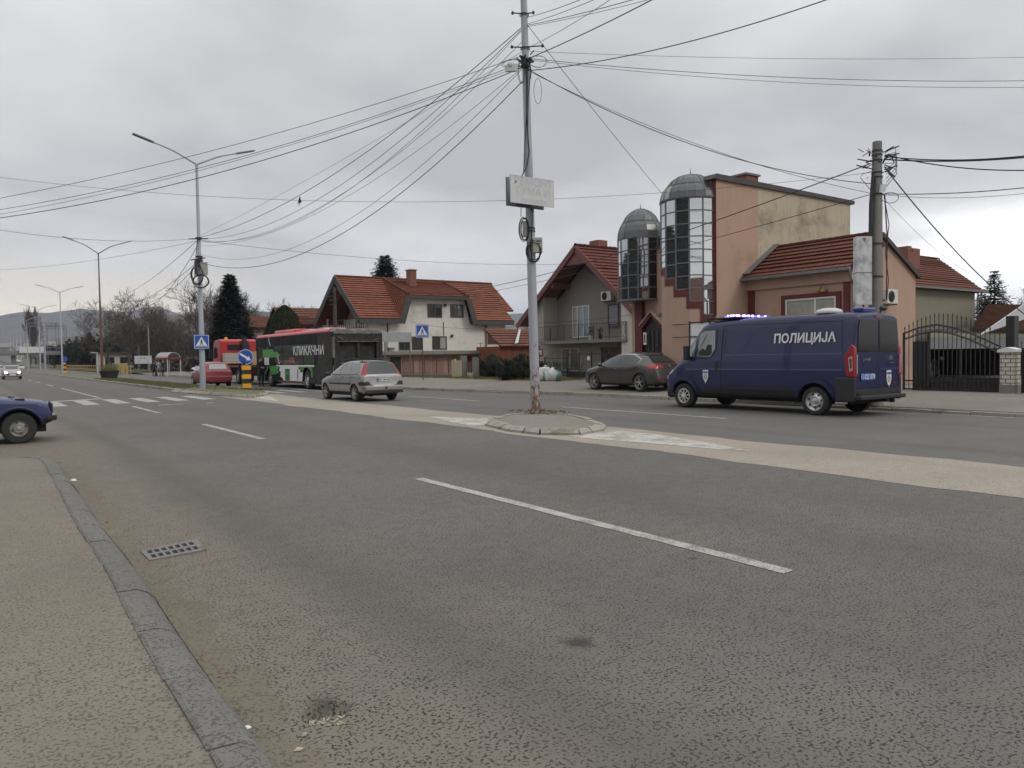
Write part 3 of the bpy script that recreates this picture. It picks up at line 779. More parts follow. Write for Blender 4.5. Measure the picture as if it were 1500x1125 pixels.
def project(mb, bvh, pts, faces, axis, sgn, off):
    "drop a flat mesh onto the body: axis 'y' side (pts (x,z)), 'x' end (pts (y,z)), 'z' roof"
    out = []; cx_ = sum(p[0] for p in pts)/len(pts); cy_ = sum(p[1] for p in pts)/len(pts)
    for p in pts:
        if axis == 'y': o, d = Vector((p[0], sgn*3, p[1])), Vector((0, -sgn, 0))
        elif axis == 'x': o, d = Vector((9*sgn if sgn > 0 else -4, p[0], p[1])), Vector((-sgn, 0, 0))
        elif axis == 'd':      # diagonal onto a rear corner: p = (distance along the corner diagonal, height)
            o, d = Vector((p[0]*.7071-2.1, sgn*(p[0]*.7071+2.1), p[1])), Vector((.7071, -sgn*.7071, 0))
        else: o, d = Vector((p[0], p[1], 6)), Vector((0, 0, -1))
        h, nrm, i, dist = bvh.ray_cast(o, d); q = 0
        while h is None and q < 24:                       # past the silhouette: slide in towards the middle of the panel
            q += 1; a_, b_ = lerp(p[0], cx_, q*.04), lerp(p[1], cy_, q*.04)
            o = Vector((a_, o.y, b_)) if axis == 'y' else (Vector((o.x, a_, b_)) if axis == 'x' else (Vector((a_*.7071-2.1, sgn*(a_*.7071+2.1), b_)) if axis == 'd' else Vector((a_, b_, 6))))
            h, nrm, i, dist = bvh.ray_cast(o, d)
        if h is None: out.append(None); continue
        if nrm.dot(d) > 0: nrm = -nrm
        out.append(h+nrm*off)
    good = [p for p in out if p is not None]
    if not good: return
    fill = sum(good, Vector())/len(good)
    for i, p in enumerate(out):
        if p is None:
            q = pts[i]; out[i] = Vector((q[0], fill.y, q[1])) if axis == 'y' else (Vector((fill.x, q[0], q[1])) if axis == 'x' else (Vector((q[0], q[1], fill.z)) if axis == 'z' else fill))
    mb.add(out, faces)
def panel(bvh, poly, axis, sgn, name, m, parent, off=.006, step=.08, both=False, mb=None):
    bm = bmesh.new(); vs = [bm.verts.new((p[0], p[1], 0)) for p in poly]; bm.faces.new(vs)
    for k in (0, 1):
        lo, hi = min(p[k] for p in poly), max(p[k] for p in poly); n = int((hi-lo)/step)
        for i in range(1, n+1):
            co = [0, 0, 0]; no = [0, 0, 0]; co[k] = lo+(hi-lo)*i/(n+1); no[k] = 1
            bmesh.ops.bisect_plane(bm, geom=bm.verts[:]+bm.edges[:]+bm.faces[:], plane_co=co, plane_no=no, dist=1e-5)
    bmesh.ops.triangulate(bm, faces=bm.faces)
    bm.verts.index_update(); P = [tuple(v.co[:2]) for v in bm.verts]; F = [tuple(v.index for v in f.verts) for f in bm.faces]; bm.free()
    r = []
    for sg in ((sgn, -sgn) if both else (sgn,)):
        q = mb if mb is not None else MB()
        project(q, bvh, P, F, axis, sg, off)
        if mb is None: r.append(q.build(name, m, parent, smooth='all', world=False))
    return r[0] if r else None
def decal_text(bvh, body, size, axis, sgn, c, name, m, parent, bold=0., off=.008, flip=False, sx=1., **k):
    vs, fs = text_mesh(body, size, bold, **k)
    P = [((-x*sx if flip else x*sx)+c[0], y+c[1]) for x, y, z in vs]
    q = MB(); project(q, bvh, P, fs, axis, sgn, off); return q.build(name, m, parent, world=False)
def wheel(parent, x, y, r, w, style='alloy', rimmat='rim', rr=.68, n=5):
    "tyre as the wheel part, rim below it; y = outer face, sign gives the side"
    sg = 1 if y > 0 else -1; yi = y-sg*w
    t = MB(); t.lathe([(r*rr*.98, y-sg*.03), (r*rr, y-sg*.006), (r*.80, y+sg*.004), (r*.93, y-sg*.004), (r*.985, y-sg*.022), (r, y-sg*.045), (r, yi+sg*.045), (r*.98, yi+sg*.02), (r*rr, yi)], (x, 0, r), 'y', 30)
    for k in range(40):
        a = 2*math.pi*k/40; c, s_ = math.cos(a), math.sin(a)
        t.obox((x+c*r*.999, y-sg*w*.5, r+s_*r*.999), (-s_*r*.05, 0, c*r*.05), (0, w*.36, 0), (c*.003, 0, s_*.003))
    o = t.build('wheel', 'tyre', parent, smooth=True, world=False)
    m = MB(); R0 = r*rr
    m.m(0).lathe([(R0*1.0, y-sg*.005), (R0*.96, y-sg*.012), (R0*.93, y-sg*.05), (R0*.90, y-sg*.09)], (x, 0, r), 'y', 30)
    m.m(1).lathe([(R0*.93, y-sg*.085), (0, y-sg*.085)], (x, 0, r), 'y', 24)
    m.m(0)
    if style == 'steel':
        m.lathe([(R0*.93, y-sg*.03), (R0*.80, y-sg*.05), (R0*.62, y-sg*.035), (R0*.5, y-sg*.012), (R0*.36, y-sg*.02), (R0*.3, y+sg*.002), (R0*.2, y+sg*.006), (0, y+sg*.008)], (x, 0, r), 'y', 30)
        m.m(1)
        for k in range(n):
            a = 2*math.pi*k/n+.3; c, s_ = math.cos(a), math.sin(a); c0 = Vector((x+c*R0*.72, y-sg*.028, r+s_*R0*.72))
            m.obox(c0, Vector((-s_, 0, c))*R0*.085, (0, .014, 0), Vector((c, 0, s_))*R0*.055)
    elif style == 'cap':
        m.lathe([(R0*.95, y-sg*.02), (R0*.9, y+sg*.0), (R0*.84, y-sg*.012)], (x, 0, r), 'y', 30)
        m.lathe([(R0*.34, y-sg*.01), (R0*.3, y+sg*.012), (0, y+sg*.018)], (x, 0, r), 'y', 20)
    if style != 'steel':
        m.lathe([(R0*.28, y-sg*.03), (R0*.24, y-sg*.002), (R0*.1, y+sg*.002), (0, y+sg*.0)], (x, 0, r), 'y', 18)
        for k in range(n):
            a = 2*math.pi*k/n+.2
            for da, wd in (((-.16, .07), (.16, .07)) if style == 'twin' else ((0, .12 if n > 7 else .17),)):
                c, s_ = math.cos(a+da*.6), math.sin(a+da*.6); c2, s2 = math.cos(a+da*1.2), math.sin(a+da*1.2)
                p0 = Vector((x+c*R0*.2, y-sg*.012, r+s_*R0*.2)); p1 = Vector((x+c2*R0*.95, y-sg*.012, r+s2*R0*.95))
                m.bar(p0, p1, R0*wd, .03, (0, 1, 0))
    m.build('rim', [rimmat, 'black'], o, smooth=True, world=False)
    return o
def plate(bvh, c, sgn, parent, txt, w=.52, h=.115, m='white_paint', tm='sign_black', off=.02, flip=True):
    p = panel(bvh, [(c[0]-w/2, c[1]-h/2), (c[0]+w/2, c[1]-h/2), (c[0]+w/2, c[1]+h/2), (c[0]-w/2, c[1]+h/2)], 'x', sgn, 'number_plate', m, parent, off=off, step=.2)
    if txt:
        xs = [v.co.x for v in p.data.vertices]; x = (min(xs) if sgn < 0 else max(xs))+sgn*.004
        for v in p.data.vertices: v.co.x = x
        fl = 1 if sgn < 0 else -1
        text_on('plate_text', txt, h*.95, tm, p, (x, c[0]-fl*.02, c[1]), (0, -fl, 0), (0, 0, 1), bold=.003, off=.003, sx=.85, world=False)
        mb = MB(); a = c[0]+fl*w*.5; b = c[0]+fl*(w*.5-.045)
        mb.quad((x+sgn*.003, a, c[1]-h/2), (x+sgn*.003, b, c[1]-h/2), (x+sgn*.003, b, c[1]+h/2), (x+sgn*.003, a, c[1]+h/2)); mb.build('plate_band', 'sign_blue', p, world=False)
    return p
def mirror(parent, x, y, z, m='plastic_black', s_=1.):
    sg = 1 if y > 0 else -1; b = MB(); b.ball((x, y+sg*.1*s_, z), (.06*s_, .11*s_, .085*s_), 12, 8); b.bar((x+.02, y-sg*.02, z-.06), (x, y+sg*.06, z-.02), .05, .04)
    return b.build('side_mirror', m, parent, smooth='all', world=False)
def underside(parent, x0, x1, hw, z=.2, top=.5):
    b = MB(); b.box(x0, x1, -hw, hw, z, top); b.tube([(x0+.2, hw*.6, z), (x0-.02, hw*.6, z-.0)], .03, 8); b.build('underbody', 'black', parent, world=False)
def seams(bvh, parent, polys, m='black', w=.009, off=.003):
    "door gaps: thin dark lines lying on the side"
    mb = MB()
    for pl in polys:
        for a, b in zip(pl, pl[1:]):
            d = Vector((b[0]-a[0], b[1]-a[1])); 
            if d.length < 1e-4: continue
            nn = Vector((-d.y, d.x)).normalized()*w/2
            panel(bvh, [(a[0]+nn.x, a[1]+nn.y), (a[0]-nn.x, a[1]-nn.y), (b[0]-nn.x, b[1]-nn.y), (b[0]+nn.x, b[1]+nn.y)], 'y', 1, None, None, None, off=off, step=.12, both=True, mb=mb)
    return mb.build('door_gap', m, parent, world=False)
VS = 1.05
def place(root, X, Y, head, z=0): root.location = (X, Y, z); root.rotation_euler = (0, 0, head); root.scale = (VS,)*3
UP = R(90)      # nose towards +Y, down the road

# --- silver estate car ---
def estate():
    t = thing('estate_car', (0, 0, 0), 'silver estate car with roof rails driving away behind the burnt bus', 'car')
    prof = dict(top=[(0, .50), (.05, .56), (.09, .93), (.14, .99), (.36, 1.36), (.46, 1.43), (1.2, 1.46), (1.9, 1.45), (2.35, 1.38), (3.05, 1.0), (3.2, .945), (3.75, .80), (3.95, .68), (4.03, .52)],
                belt=[(0, .46), (.1, .9), (.3, .95), (1.6, .93), (3.0, .90), (3.75, .74), (4.03, .45)],
                wid=[(0, .70), (.08, .77), (.35, .815), (1.2, .83), (3.0, .83), (3.6, .80), (3.9, .68), (4.03, .5)],
                tw=[(0, .69), (.09, .72), (.14, .70), (.36, .60), (.5, .60), (1.9, .59), (2.35, .57), (3.1, .68), (3.75, .62), (4.03, .45)],
                bot=[(0, .30), (.3, .22), (3.7, .22), (4.03, .26)])
    ar = [(.80, .30, .345, .52, 1.2), (3.24, .30, .345, .52, 1.2)]
    b, bv = shell(prof, t, ['paint_silver', 'black', 'plastic_black'], lambda c, n: 2 if c.z < .30 or (c.z < .40 and c.x > .3 and n.z < -.3) else 0, ar)
    for x in (.80, 3.24):
        for s_ in (1, -1): wheel(t, x, s_*.80, .30, .19, 'alloy', 'rim', .66, 6)
    panel(bv, [(2.95, 1.0), (2.42, 1.33), (2.05, 1.37), (2.0, .965)], 'y', 1, 'side_window', 'light_glass', t, both=True)
    panel(bv, [(1.93, .965), (1.97, 1.37), (1.25, 1.38), (1.12, .97)], 'y', 1, 'side_window', 'light_glass', t, both=True)
    panel(bv, [(1.03, .98), (1.16, 1.375), (.62, 1.33), (.48, 1.0)], 'y', 1, 'side_window', 'light_glass', t, both=True)
    panel(bv, [(2.95, .96), (2.0, .93), (1.1, .94), (.5, .965), (.5, .985), (1.1, .96), (2.0, .955), (2.97, .985)], 'y', 1, 'window_trim', 'plastic_black', t, both=True, off=.009)
    panel(bv, [(-.62, .98), (.62, .98), (.55, 1.34), (.3, 1.39), (-.3, 1.39), (-.55, 1.34)], 'x', -1, 'rear_window', 'car_glass', t, off=.008)
    panel(bv, [(-.6, 1.385), (.6, 1.385), (.55, 1.41), (-.55, 1.41)], 'x', -1, 'rear_spoiler', 'plastic_black', t, off=.03)
    for s_ in (1, -1):
        panel(bv, [(.545, .945), (.76, .95), (.745, 1.1), (.70, 1.36), (.625, 1.37), (.585, 1.15)], 'd', s_, 'taillight', 'lamp_red', t, off=.012, step=.05)
        panel(bv, [(s_*.5, .58), (s_*.80, .58), (s_*.80, .70), (s_*.64, .72), (s_*.58, .70)], 'x', -1, 'bumper_corner', 'plastic_black', t, off=.02)
        panel(bv, [(.02, .56), (.42, .60), (.40, .70), (.1, .72)], 'y', s_, 'bumper_corner', 'plastic_black', t, off=.02)
        panel(bv, [(.02, .44), (.2, .45), (.2, .50), (.02, .49)], 'y', s_, 'reflector', 'lamp_red', t, off=.012)
        mirror(t, 2.72, s_*.83, .98, 'plastic_black')
        r = MB(); r.tube([(.55, s_*.57, 1.44), (.62, s_*.57, 1.50), (1.3, s_*.565, 1.525), (2.0, s_*.55, 1.50), (2.15, s_*.55, 1.45)], .018, 8); r.build('roof_rail', 'plastic_black', t, smooth='all', world=False)
        for x in (1.75, .98): h = MB(); h.obox((x, s_*.838, .885), (.09, 0, 0), (0, .014, 0), (0, 0, .014)); h.build('door_handle', 'paint_silver', t, world=False)
    bp = MB(); bp.box(-.03, .12, -.74, .74, .40, .56); o = bp.build('rear_bumper', 'paint_silver', t, world=False); md = o.modifiers.new('b', 'BEVEL'); md.width = .03; md.segments = 3
    bp = MB(); bp.box(-.035, .1, -.72, .72, .30, .39); bp.build('bumper_skirt', 'plastic_black', t, world=False)
    panel(bv, [(-.4, .865), (.4, .865), (.4, .905), (-.4, .905)], 'x', -1, 'tailgate_trim', 'chrome', t, off=.02)
    plate(bv, (.0, .775), -1, t, 'KV 164-NG')
    bd = MB(); bd.lathe([(0, -.037), (.05, -.037), (.052, -.03)], (0, -.05, .48), 'x', 16); bd.build('badge', 'lamp_red_dark', t, world=False)
    wp = MB(); wp.bar((.19, .05, 1.01), (.22, -.42, 1.07), .02, .015); wp.build('rear_wiper', 'plastic_black', t, world=False)
    panel(bv, [(1.0, .60), (2.85, .60), (2.85, .655), (1.0, .655)], 'y', 1, 'side_moulding', 'plastic_black', t, both=True, off=.016)
    panel(bv, [(-.62, 1.02), (.62, 1.02), (.52, 1.36), (-.52, 1.36)], 'x', 1, 'windshield', 'car_glass', t, off=.006)
    seams(bv, t, [[(2.0, 1.38), (1.97, .45), (1.97, .30)], [(2.95, .95), (2.98, .5), (2.85, .3)], [(1.1, .96), (1.12, .68), (1.0, .58)], [(.42, .98), (.25, .72)]])
    panel(bv, [(-.66, .60), (-.655, .60), (-.655, .97), (-.66, .97)], 'x', -1, 'tailgate_gap', 'black', t, step=.1)
    underside(t, .3, 3.7, .6)
    return t
# --- dark hatchback parked on the pavement ---
def hatch(kind):
    if kind == 'dark':
        t = thing('parked_hatchback', (0, 0, 0), 'dark grey hatchback parked on the far pavement before the balcony house', 'car')
        P, Wm = 'paint_graphite', .90
        prof = dict(top=[(0, .55), (.04, .72), (.12, .98), (.28, 1.05), (.62, 1.30), (.85, 1.39), (1.5, 1.45), (2.1, 1.455), (2.6, 1.37), (3.3, 1.03), (3.5, .97), (4.0, .86), (4.22, .72), (4.35, .50)],
                    belt=[(0, .5), (.12, .9), (.8, 1.02), (1.6, .97), (3.2, .92), (4.0, .80), (4.35, .44)],
                    wid=[(0, .66), (.1, .76), (.4, .86), (1.0, .90), (3.2, .885), (3.8, .86), (4.15, .74), (4.35, .5)],
                    tw=[(0, .62), (.12, .68), (.28, .64), (.62, .58), (1.5, .60), (2.1, .60), (2.6, .58), (3.35, .72), (4.0, .66), (4.35, .42)],
                    bot=[(0, .34), (.3, .21), (3.9, .2), (4.35, .24)])
        ax = (.82, 3.45); r = .325; L_ = 4.35
    else:
        t = thing('small_hatchback', (0, 0, 0), 'wine red small hatchback behind the lamp pole of the crossing', 'car')
        P, Wm = 'paint_wine', .83
        prof = dict(top=[(0, .50), (.04, .62), (.07, .92), (.14, .98), (.36, 1.36), (.5, 1.44), (1.3, 1.48), (1.9, 1.45), (2.3, 1.36), (2.95, 1.02), (3.1, .96), (3.6, .82), (3.75, .7), (3.83, .5)],
                    belt=[(0, .46), (.1, .9), (1.6, .92), (2.9, .90), (3.6, .76), (3.83, .45)],
                    wid=[(0, .74), (.08, .79), (.35, .82), (1.2, .83), (3.0, .82), (3.5, .78), (3.75, .66), (3.83, .5)],
                    tw=[(0, .73), (.07, .75), (.14, .72), (.36, .60), (1.3, .59), (2.3, .57), (3.0, .68), (3.6, .6), (3.83, .45)],
                    bot=[(0, .30), (.3, .2), (3.5, .2), (3.83, .26)])
        ax = (.66, 3.1); r = .295; L_ = 3.83
    ar = [(x, r, r+.045, .55, 1.3) for x in ax]
    b, bv = shell(prof, t, [P, 'black', 'plastic_black'], lambda c, n: 2 if c.z < .27 else 0, ar)
    for x in ax:
        for s_ in (1, -1): wheel(t, x, s_*(Wm-.035), r, .2, 'twin' if kind == 'dark' else 'cap', 'rim', .72 if kind == 'dark' else .62, 5 if kind == 'dark' else 8)
    if kind == 'dark':
        panel(bv, [(3.18, 1.0), (2.75, 1.24), (2.3, 1.36), (1.98, 1.375), (1.9, .985)], 'y', 1, 'side_window', 'car_glass', t, both=True)
        panel(bv, [(1.8, .99), (1.86, 1.37), (1.35, 1.35), (.92, 1.19), (.98, 1.05), (1.3, .995)], 'y', 1, 'side_window', 'car_glass', t, both=True)
        for (pl) in ([(3.28, .985), (2.78, 1.26), (2.3, 1.39), (1.9, 1.40), (1.35, 1.38), (.84, 1.2), (.93, 1.03)],):
            mb = MB()
            for a, c in zip(pl, pl[1:]):
                d = Vector((c[0]-a[0], c[1]-a[1])); nn = Vector((-d.y, d.x)).normalized()*.008
                panel(bv, [(a[0]+nn.x, a[1]+nn.y), (a[0]-nn.x, a[1]-nn.y), (c[0]-nn.x, c[1]-nn.y), (c[0]+nn.x, c[1]+nn.y)], 'y', 1, None, None, None, off=.008, both=True, mb=mb)
            mb.build('window_trim', 'chrome', t, world=False)
        panel(bv, [(-.56, 1.06), (.56, 1.06), (.50, 1.30), (.3, 1.35), (-.3, 1.35), (-.50, 1.30)], 'x', -1, 'rear_window', 'car_glass', t, off=.008)
        panel(bv, [(-.56, 1.355), (.56, 1.355), (.5, 1.39), (-.5, 1.39)], 'x', -1, 'rear_spoiler', 'plastic_black', t, off=.05)
        for s_ in (1, -1):
            panel(bv, [(s_*.36, .86), (s_*.74, .84), (s_*.80, .92), (s_*.74, 1.0), (s_*.36, .97)], 'x', -1, 'taillight', 'lamp_red', t, off=.014)
            panel(bv, [(.06, .84), (.26, .82), (.52, .90), (.40, .99), (.14, .99)], 'y', s_, 'taillight', 'lamp_red', t, off=.012)
            mirror(t, 2.95, s_*.86, 1.0, P)
            panel(bv, [(4.0, .70), (4.22, .66), (4.15, .76), (3.95, .8)], 'y', s_, 'headlight', 'lamp_clear', t)
            panel(bv, [(s_*.45, .42), (s_*.68, .44), (s_*.68, .50), (s_*.45, .48)], 'x', -1, 'reflector', 'lamp_red', t, off=.01)
            h = MB(); h.obox((2.05, s_*.905, .86), (.1, 0, 0), (0, .012, 0), (0, 0, .014)); h.build('door_handle', 'chrome', t, world=False)
        seams(bv, t, [[(1.9, 1.38), (1.86, .9), (1.86, .28)], [(3.1, .96), (3.02, .6), (2.95, .28)], [(1.0, .98), (1.12, .75), (1.2, .6)]])
        plate(bv, (0, .52), -1, t, 'KG 018-VZ')
        panel(bv, [(-.55, .60), (.55, .60), (.5, .68), (-.5, .68)], 'x', -1, 'tailgate_recess', 'plastic_black', t)
        bd = MB(); bd.lathe([(0, -.02), (.04, -.02), (.04, 0)], (.07, 0, .93), 'x', 14); bd.build('badge', 'chrome', t, world=False)
        panel(bv, [(1.0, .225), (3.0, .215), (3.0, .25), (1.0, .26)], 'y', 1, 'sill_trim', 'paint_graphite', t, both=True, off=.02)
    else:
        panel(bv, [(2.85, 1.0), (2.35, 1.32), (1.6, 1.38), (1.5, .97)], 'y', 1, 'side_window', 'light_glass', t, both=True)
        panel(bv, [(1.42, .98), (1.5, 1.38), (.75, 1.34), (.55, 1.08), (.7, .99)], 'y', 1, 'side_window', 'car_glass', t, both=True)
        panel(bv, [(-.5, 1.05), (.5, 1.05), (.46, 1.34), (-.46, 1.34)], 'x', -1, 'rear_window', 'light_glass', t, off=.008)
        for s_ in (1, -1):
            panel(bv, [(.55, 1.0), (.68, 1.0), (.70, 1.36), (.62, 1.38)], 'd', s_, 'taillight', 'lamp_red', t, off=.014, step=.05)
            mirror(t, 2.6, s_*.83, 1.0, 'plastic_black')
            panel(bv, [(s_*.4, .40), (s_*.62, .40), (s_*.62, .45), (s_*.4, .45)], 'x', -1, 'reflector', 'lamp_red', t, off=.01)
        plate(bv, (0, .52), -1, t, 'KG 041-AD')
        seams(bv, t, [[(1.46, 1.4), (1.44, .3)], [(2.8, .95), (2.75, .3)]])
        bp = MB(); bp.box(-.03, .1, -.74, .74, .36, .62); o = bp.build('rear_bumper', P, t, world=False); md = o.modifiers.new('b', 'BEVEL'); md.width = .035; md.segments = 3
        bd = MB(); bd.lathe([(0, -.02), (.045, -.02), (.045, 0)], (.075, 0, .91), 'x', 14); bd.build('badge', 'chrome', t, world=False)
    panel(bv, [(-.62, 1.04), (.62, 1.04), (.52, 1.34), (-.52, 1.34)], 'x', 1, 'windshield', 'car_glass', t, off=.006)
    underside(t, .3, L_-.4, .6)
    return t
# --- old blue saloon nosing out of the side street ---
def oldcar():
    t = thing('old_saloon', (0, 0, 0), 'old blue saloon car nosing out of the side street at left', 'car')
    prof = dict(top=[(0, .55), (.05, .84), (.75, .90), (.95, 1.05), (1.3, 1.33), (1.6, 1.37), (2.3, 1.37), (2.75, .88), (2.95, .855), (3.3, .815), (3.5, .775), (3.58, .70), (3.6, .50)],
                belt=[(0, .5), (.1, .78), (2.6, .80), (3.4, .745), (3.58, .62), (3.6, .45)],
                wid=[(0, .70), (.15, .76), (.6, .78), (3.3, .78), (3.5, .77), (3.6, .74)],
                tw=[(0, .68), (.9, .70), (1.35, .56), (2.3, .56), (2.8, .70), (3.4, .715), (3.6, .70)],
                bot=[(0, .34), (.3, .24), (3.3, .24), (3.6, .38)], endcrease=.8)
    ar = [(.62, .29, .35, .5, 1.2), (3.05, .29, .37, .5, 1.2)]
    b, bv = shell(prof, t, ['paint_oldblue', 'black', 'plastic_black'], lambda c, n: 2 if c.z < .30 or (c.x > 3.3 and c.z < .46) else 0, ar, crease=((5, 2.7, 4, .6),))
    for x in (.62, 3.05):
        for s_ in (1, -1): wheel(t, x, s_*.755, .295, .17, 'steel', 'rim_dull', .52, 4)
    panel(bv, [(2.65, .96), (2.3, 1.27), (1.75, 1.3), (1.7, .93)], 'y', 1, 'side_window', 'car_glass', t, both=True)
    panel(bv, [(1.62, .93), (1.66, 1.3), (1.25, 1.26), (1.05, .95)], 'y', 1, 'side_window', 'car_glass', t, both=True)
    panel(bv, [(-.58, .97), (.58, .97), (.5, 1.3), (-.5, 1.3)], 'x', 1, 'windshield', 'car_glass', t)
    panel(bv, [(-.55, .97), (.55, .97), (.5, 1.3), (-.5, 1.3)], 'x', -1, 'rear_window', 'car_glass', t)
    g = MB(); g.box(3.59, 3.62, -.66, .66, .55, .74); g.build('grille', 'plastic_black', t, world=False)
    for s_ in (1, -1):
        g = MB(); g.lathe([(0, .015), (.07, .012), (.085, .0)], (3.615, s_*.5, .65), 'x', 16); g.build('headlight', 'lamp_clear', t, smooth='all', world=False)
    g = MB(); g.box(3.61, 3.68, -.76, .76, .42, .52); g.box(3.5, 3.66, -.77, -.70, .42, .52); g.box(3.5, 3.66, .70, .77, .42, .52); o = g.build('front_bumper', 'plastic_black', t, world=False); md = o.modifiers.new('b', 'BEVEL'); md.width = .02
    g = MB(); g.box(3.60, 3.65, -.78, -.70, .52, .565); g.build('indicator', 'lamp_clear', t, world=False)
    g = MB(); g.tube([(2.95+.25*math.cos(a)*0+.5*math.cos(a)*0, 0, 0) for a in (0,)]*2, .001, 3)
    g = MB(); g.tube([(3.05+.40*math.cos(a), -.785, .29+.40*math.sin(a)) for a in [R(12+k*15.6) for k in range(11)]], .016, 6); g.build('arch_lip', 'paint_oldblue', t, smooth='all', world=False)
    wp = MB(); wp.bar((2.9, -.1, .885), (2.98, -.5, .88), .02, .02); wp.box(3.0, 3.16, -.62, -.45, .835, .855); wp.build('wiper', 'plastic_black', t, world=False)
    seams(bv, t, [[(2.66, .92), (2.66, .3)], [(2.66, .76), (3.56, .72)], [(1.68, 1.3), (1.68, .3)]])
    g = MB(); g.obox((2.52, -.80, .50), (.05, 0, 0), (0, .02, 0), (0, 0, .03)); g.build('side_marker', 'lamp_clear', t, world=False)
    underside(t, .3, 3.5, .55, .2, .45)
    return t
# --- police van ---
def policevan():
    t = thing('police_van', (0, 0, 0), 'dark blue police van with lit blue roof lights and white Cyrillic lettering', 'van')
    # x: rear 0 .. nose 5.98
    prof = dict(top=[(0, 2.36), (.03, 2.41), (.10, 2.44), (.5, 2.46), (2.5, 2.475), (4.1, 2.42), (4.45, 2.36), (4.62, 2.22), (5.18, 1.48), (5.36, 1.36), (5.72, 1.12), (5.86, .95), (5.95, .76), (5.98, .5)],
                belt=[(0, 1.4), (4.6, 1.36), (5.2, 1.22), (5.72, .96), (5.95, .6), (5.98, .4)],
                wid=[(0, .99), (.03, 1.015), (.3, 1.02), (4.9, 1.02), (5.3, .99), (5.65, .90), (5.85, .76), (5.98, .6)],
                tw=[(0, .84), (.03, .86), (.3, .865), (4.2, .855), (4.6, .80), (5.2, .84), (5.72, .62), (5.98, .5)],
                bot=[(0, .42), (.4, .34), (5.4, .3), (5.98, .24)], crown=.03, extra=(1.0, 1.8, 3.2, 4.9), endcrease=1., sill=.97)
    ar = [(1.0, .345, .44, .62, 1.5), (5.03, .345, .43, .62, 1.5)]
    b, bv = shell(prof, t, ['paint_police', 'black', 'plastic_black'],
                  lambda c, n: 2 if (c.z < .60 and (c.x < .75 or (1.35 < c.x < 4.7) or c.x > 5.3)) or c.z < .36 or (c.x > 5.8 and c.z < .72) else 0, ar, crease=((6, 0, 4.5, .35),))
    for s_ in (1, -1):
        wheel(t, 5.03, s_*.985, .345, .22, 'cap', 'rim_white', .62, 9)
        wheel(t, 1.0, s_*.985, .345, .22, 'steel', 'rim', .66, 7)
        panel(bv, [(5.0, 1.43), (4.68, 1.95), (4.63, 1.45)], 'y', s_, 'quarter_window', 'light_glass', t, off=.008)
        panel(bv, [(4.59, 1.42), (4.58, 2.10), (4.40, 2.19), (3.95, 2.20), (3.88, 2.14), (3.90, 1.60), (4.06, 1.39), (4.4, 1.37)], 'y', s_, 'door_window_frame', 'plastic_black', t, off=.006)
        panel(bv, [(4.55, 1.46), (4.54, 2.07), (4.38, 2.155), (3.98, 2.16), (3.935, 1.66), (4.08, 1.44)], 'y', s_, 'door_window', 'light_glass', t, off=.011)
        # seats seen through the door glass: dark shape of headrest and wheel low in the window
        panel(bv, [(4.50, 1.47), (4.50, 1.56), (4.38, 1.68), (4.27, 1.62), (4.2, 1.78), (4.06, 1.76), (4.03, 1.54), (4.10, 1.46)], 'y', s_, 'seat_behind_glass', 'dark_interior', t, off=.0125)
        # arch flares
        for (x, r) in ((1.0, .50), (5.03, .50)):
            mb = MB(); A = [R(a) for a in range(-8, 190, 9)]
            ro, ri = r+.07, r-.05
            P = [(x+ro*math.cos(a), .345+ro*math.sin(a)) for a in A]+[(x+ri*math.cos(a), .345+ri*math.sin(a)) for a in reversed(A)]
            n_ = len(A); F = [(i, i+1, 2*n_-2-i, 2*n_-1-i) for i in range(n_-1)]
            P = [(min(p[0], 5.9), max(p[1], .36)) for p in P]
            project(mb, bv, P, F, 'y', s_, .022); mb.build('arch_flare', 'paint_police', t, smooth='all', world=False)
        m = MB(); m.box(4.74, 4.88, s_*1.10-.085, s_*1.10+.085, 1.36, 1.76); m.bar((4.8, s_*.92, 1.42), (4.82, s_*1.05, 1.44), .07, .07)
        o = m.build('side_mirror', 'plastic_black', t, world=False); md = o.modifiers.new('b', 'BEVEL'); md.width = .035; md.segments = 3
        m = MB(); m.box(4.87, 4.90, s_*1.10-.065, s_*1.10+.065, 1.47, 1.62); m.build('mirror_lamp', 'lamp_clear', o, world=False)
        # tail lamps: tall, wrapping the corner
        q = MB(); q.prism([(-.03, .93), (.19, .95), (.225, 1.42), (.15, 1.54), (.05, 1.70), (-.01, 1.62)], 'y', s_*.90, s_*1.025); tl = q.build('taillight', 'lamp_red', t, world=False); md = tl.modifiers.new('b', 'BEVEL'); md.width = .02; md.segments = 2
        q = MB(); q.prism([(.02, 1.09), (.10, 1.06), (.125, 1.38), (.03, 1.42)], 'y', s_*1.0, s_*1.031); q.build('reversing_light', 'lamp_clear', tl, world=False)
        q = MB(); q.prism([(.04, 1.14), (.08, 1.13), (.10, 1.35), (.045, 1.37)], 'y', s_*1.0, s_*1.036); q.build('lamp_core', 'lamp_red_dark', tl, world=False)
        q = MB(); q.box(-.038, -.02, s_*.915, s_*.945, 1.0, 1.45); q.build('lamp_strip', 'lamp_clear', tl, world=False)
        panel(bv, [(5.45, 1.04), (5.68, .90), (5.74, 1.02), (5.55, 1.20), (5.42, 1.24)], 'y', s_, 'headlight', 'lamp_clear', t, off=.008)
        # side mouldings and pressed edges, their highlight painted as lighter navy
        panel(bv, [(.28, 1.085), (4.9, 1.085), (4.9, 1.115), (.28, 1.115)], 'y', s_, 'side_crease', 'crease_highlight', t, off=.014, step=.2)
        panel(bv, [(.30, 1.47), (3.62, 1.47), (3.62, 1.49), (.30, 1.49)], 'y', s_, 'side_crease', 'crease_highlight', t, off=.012, step=.2)
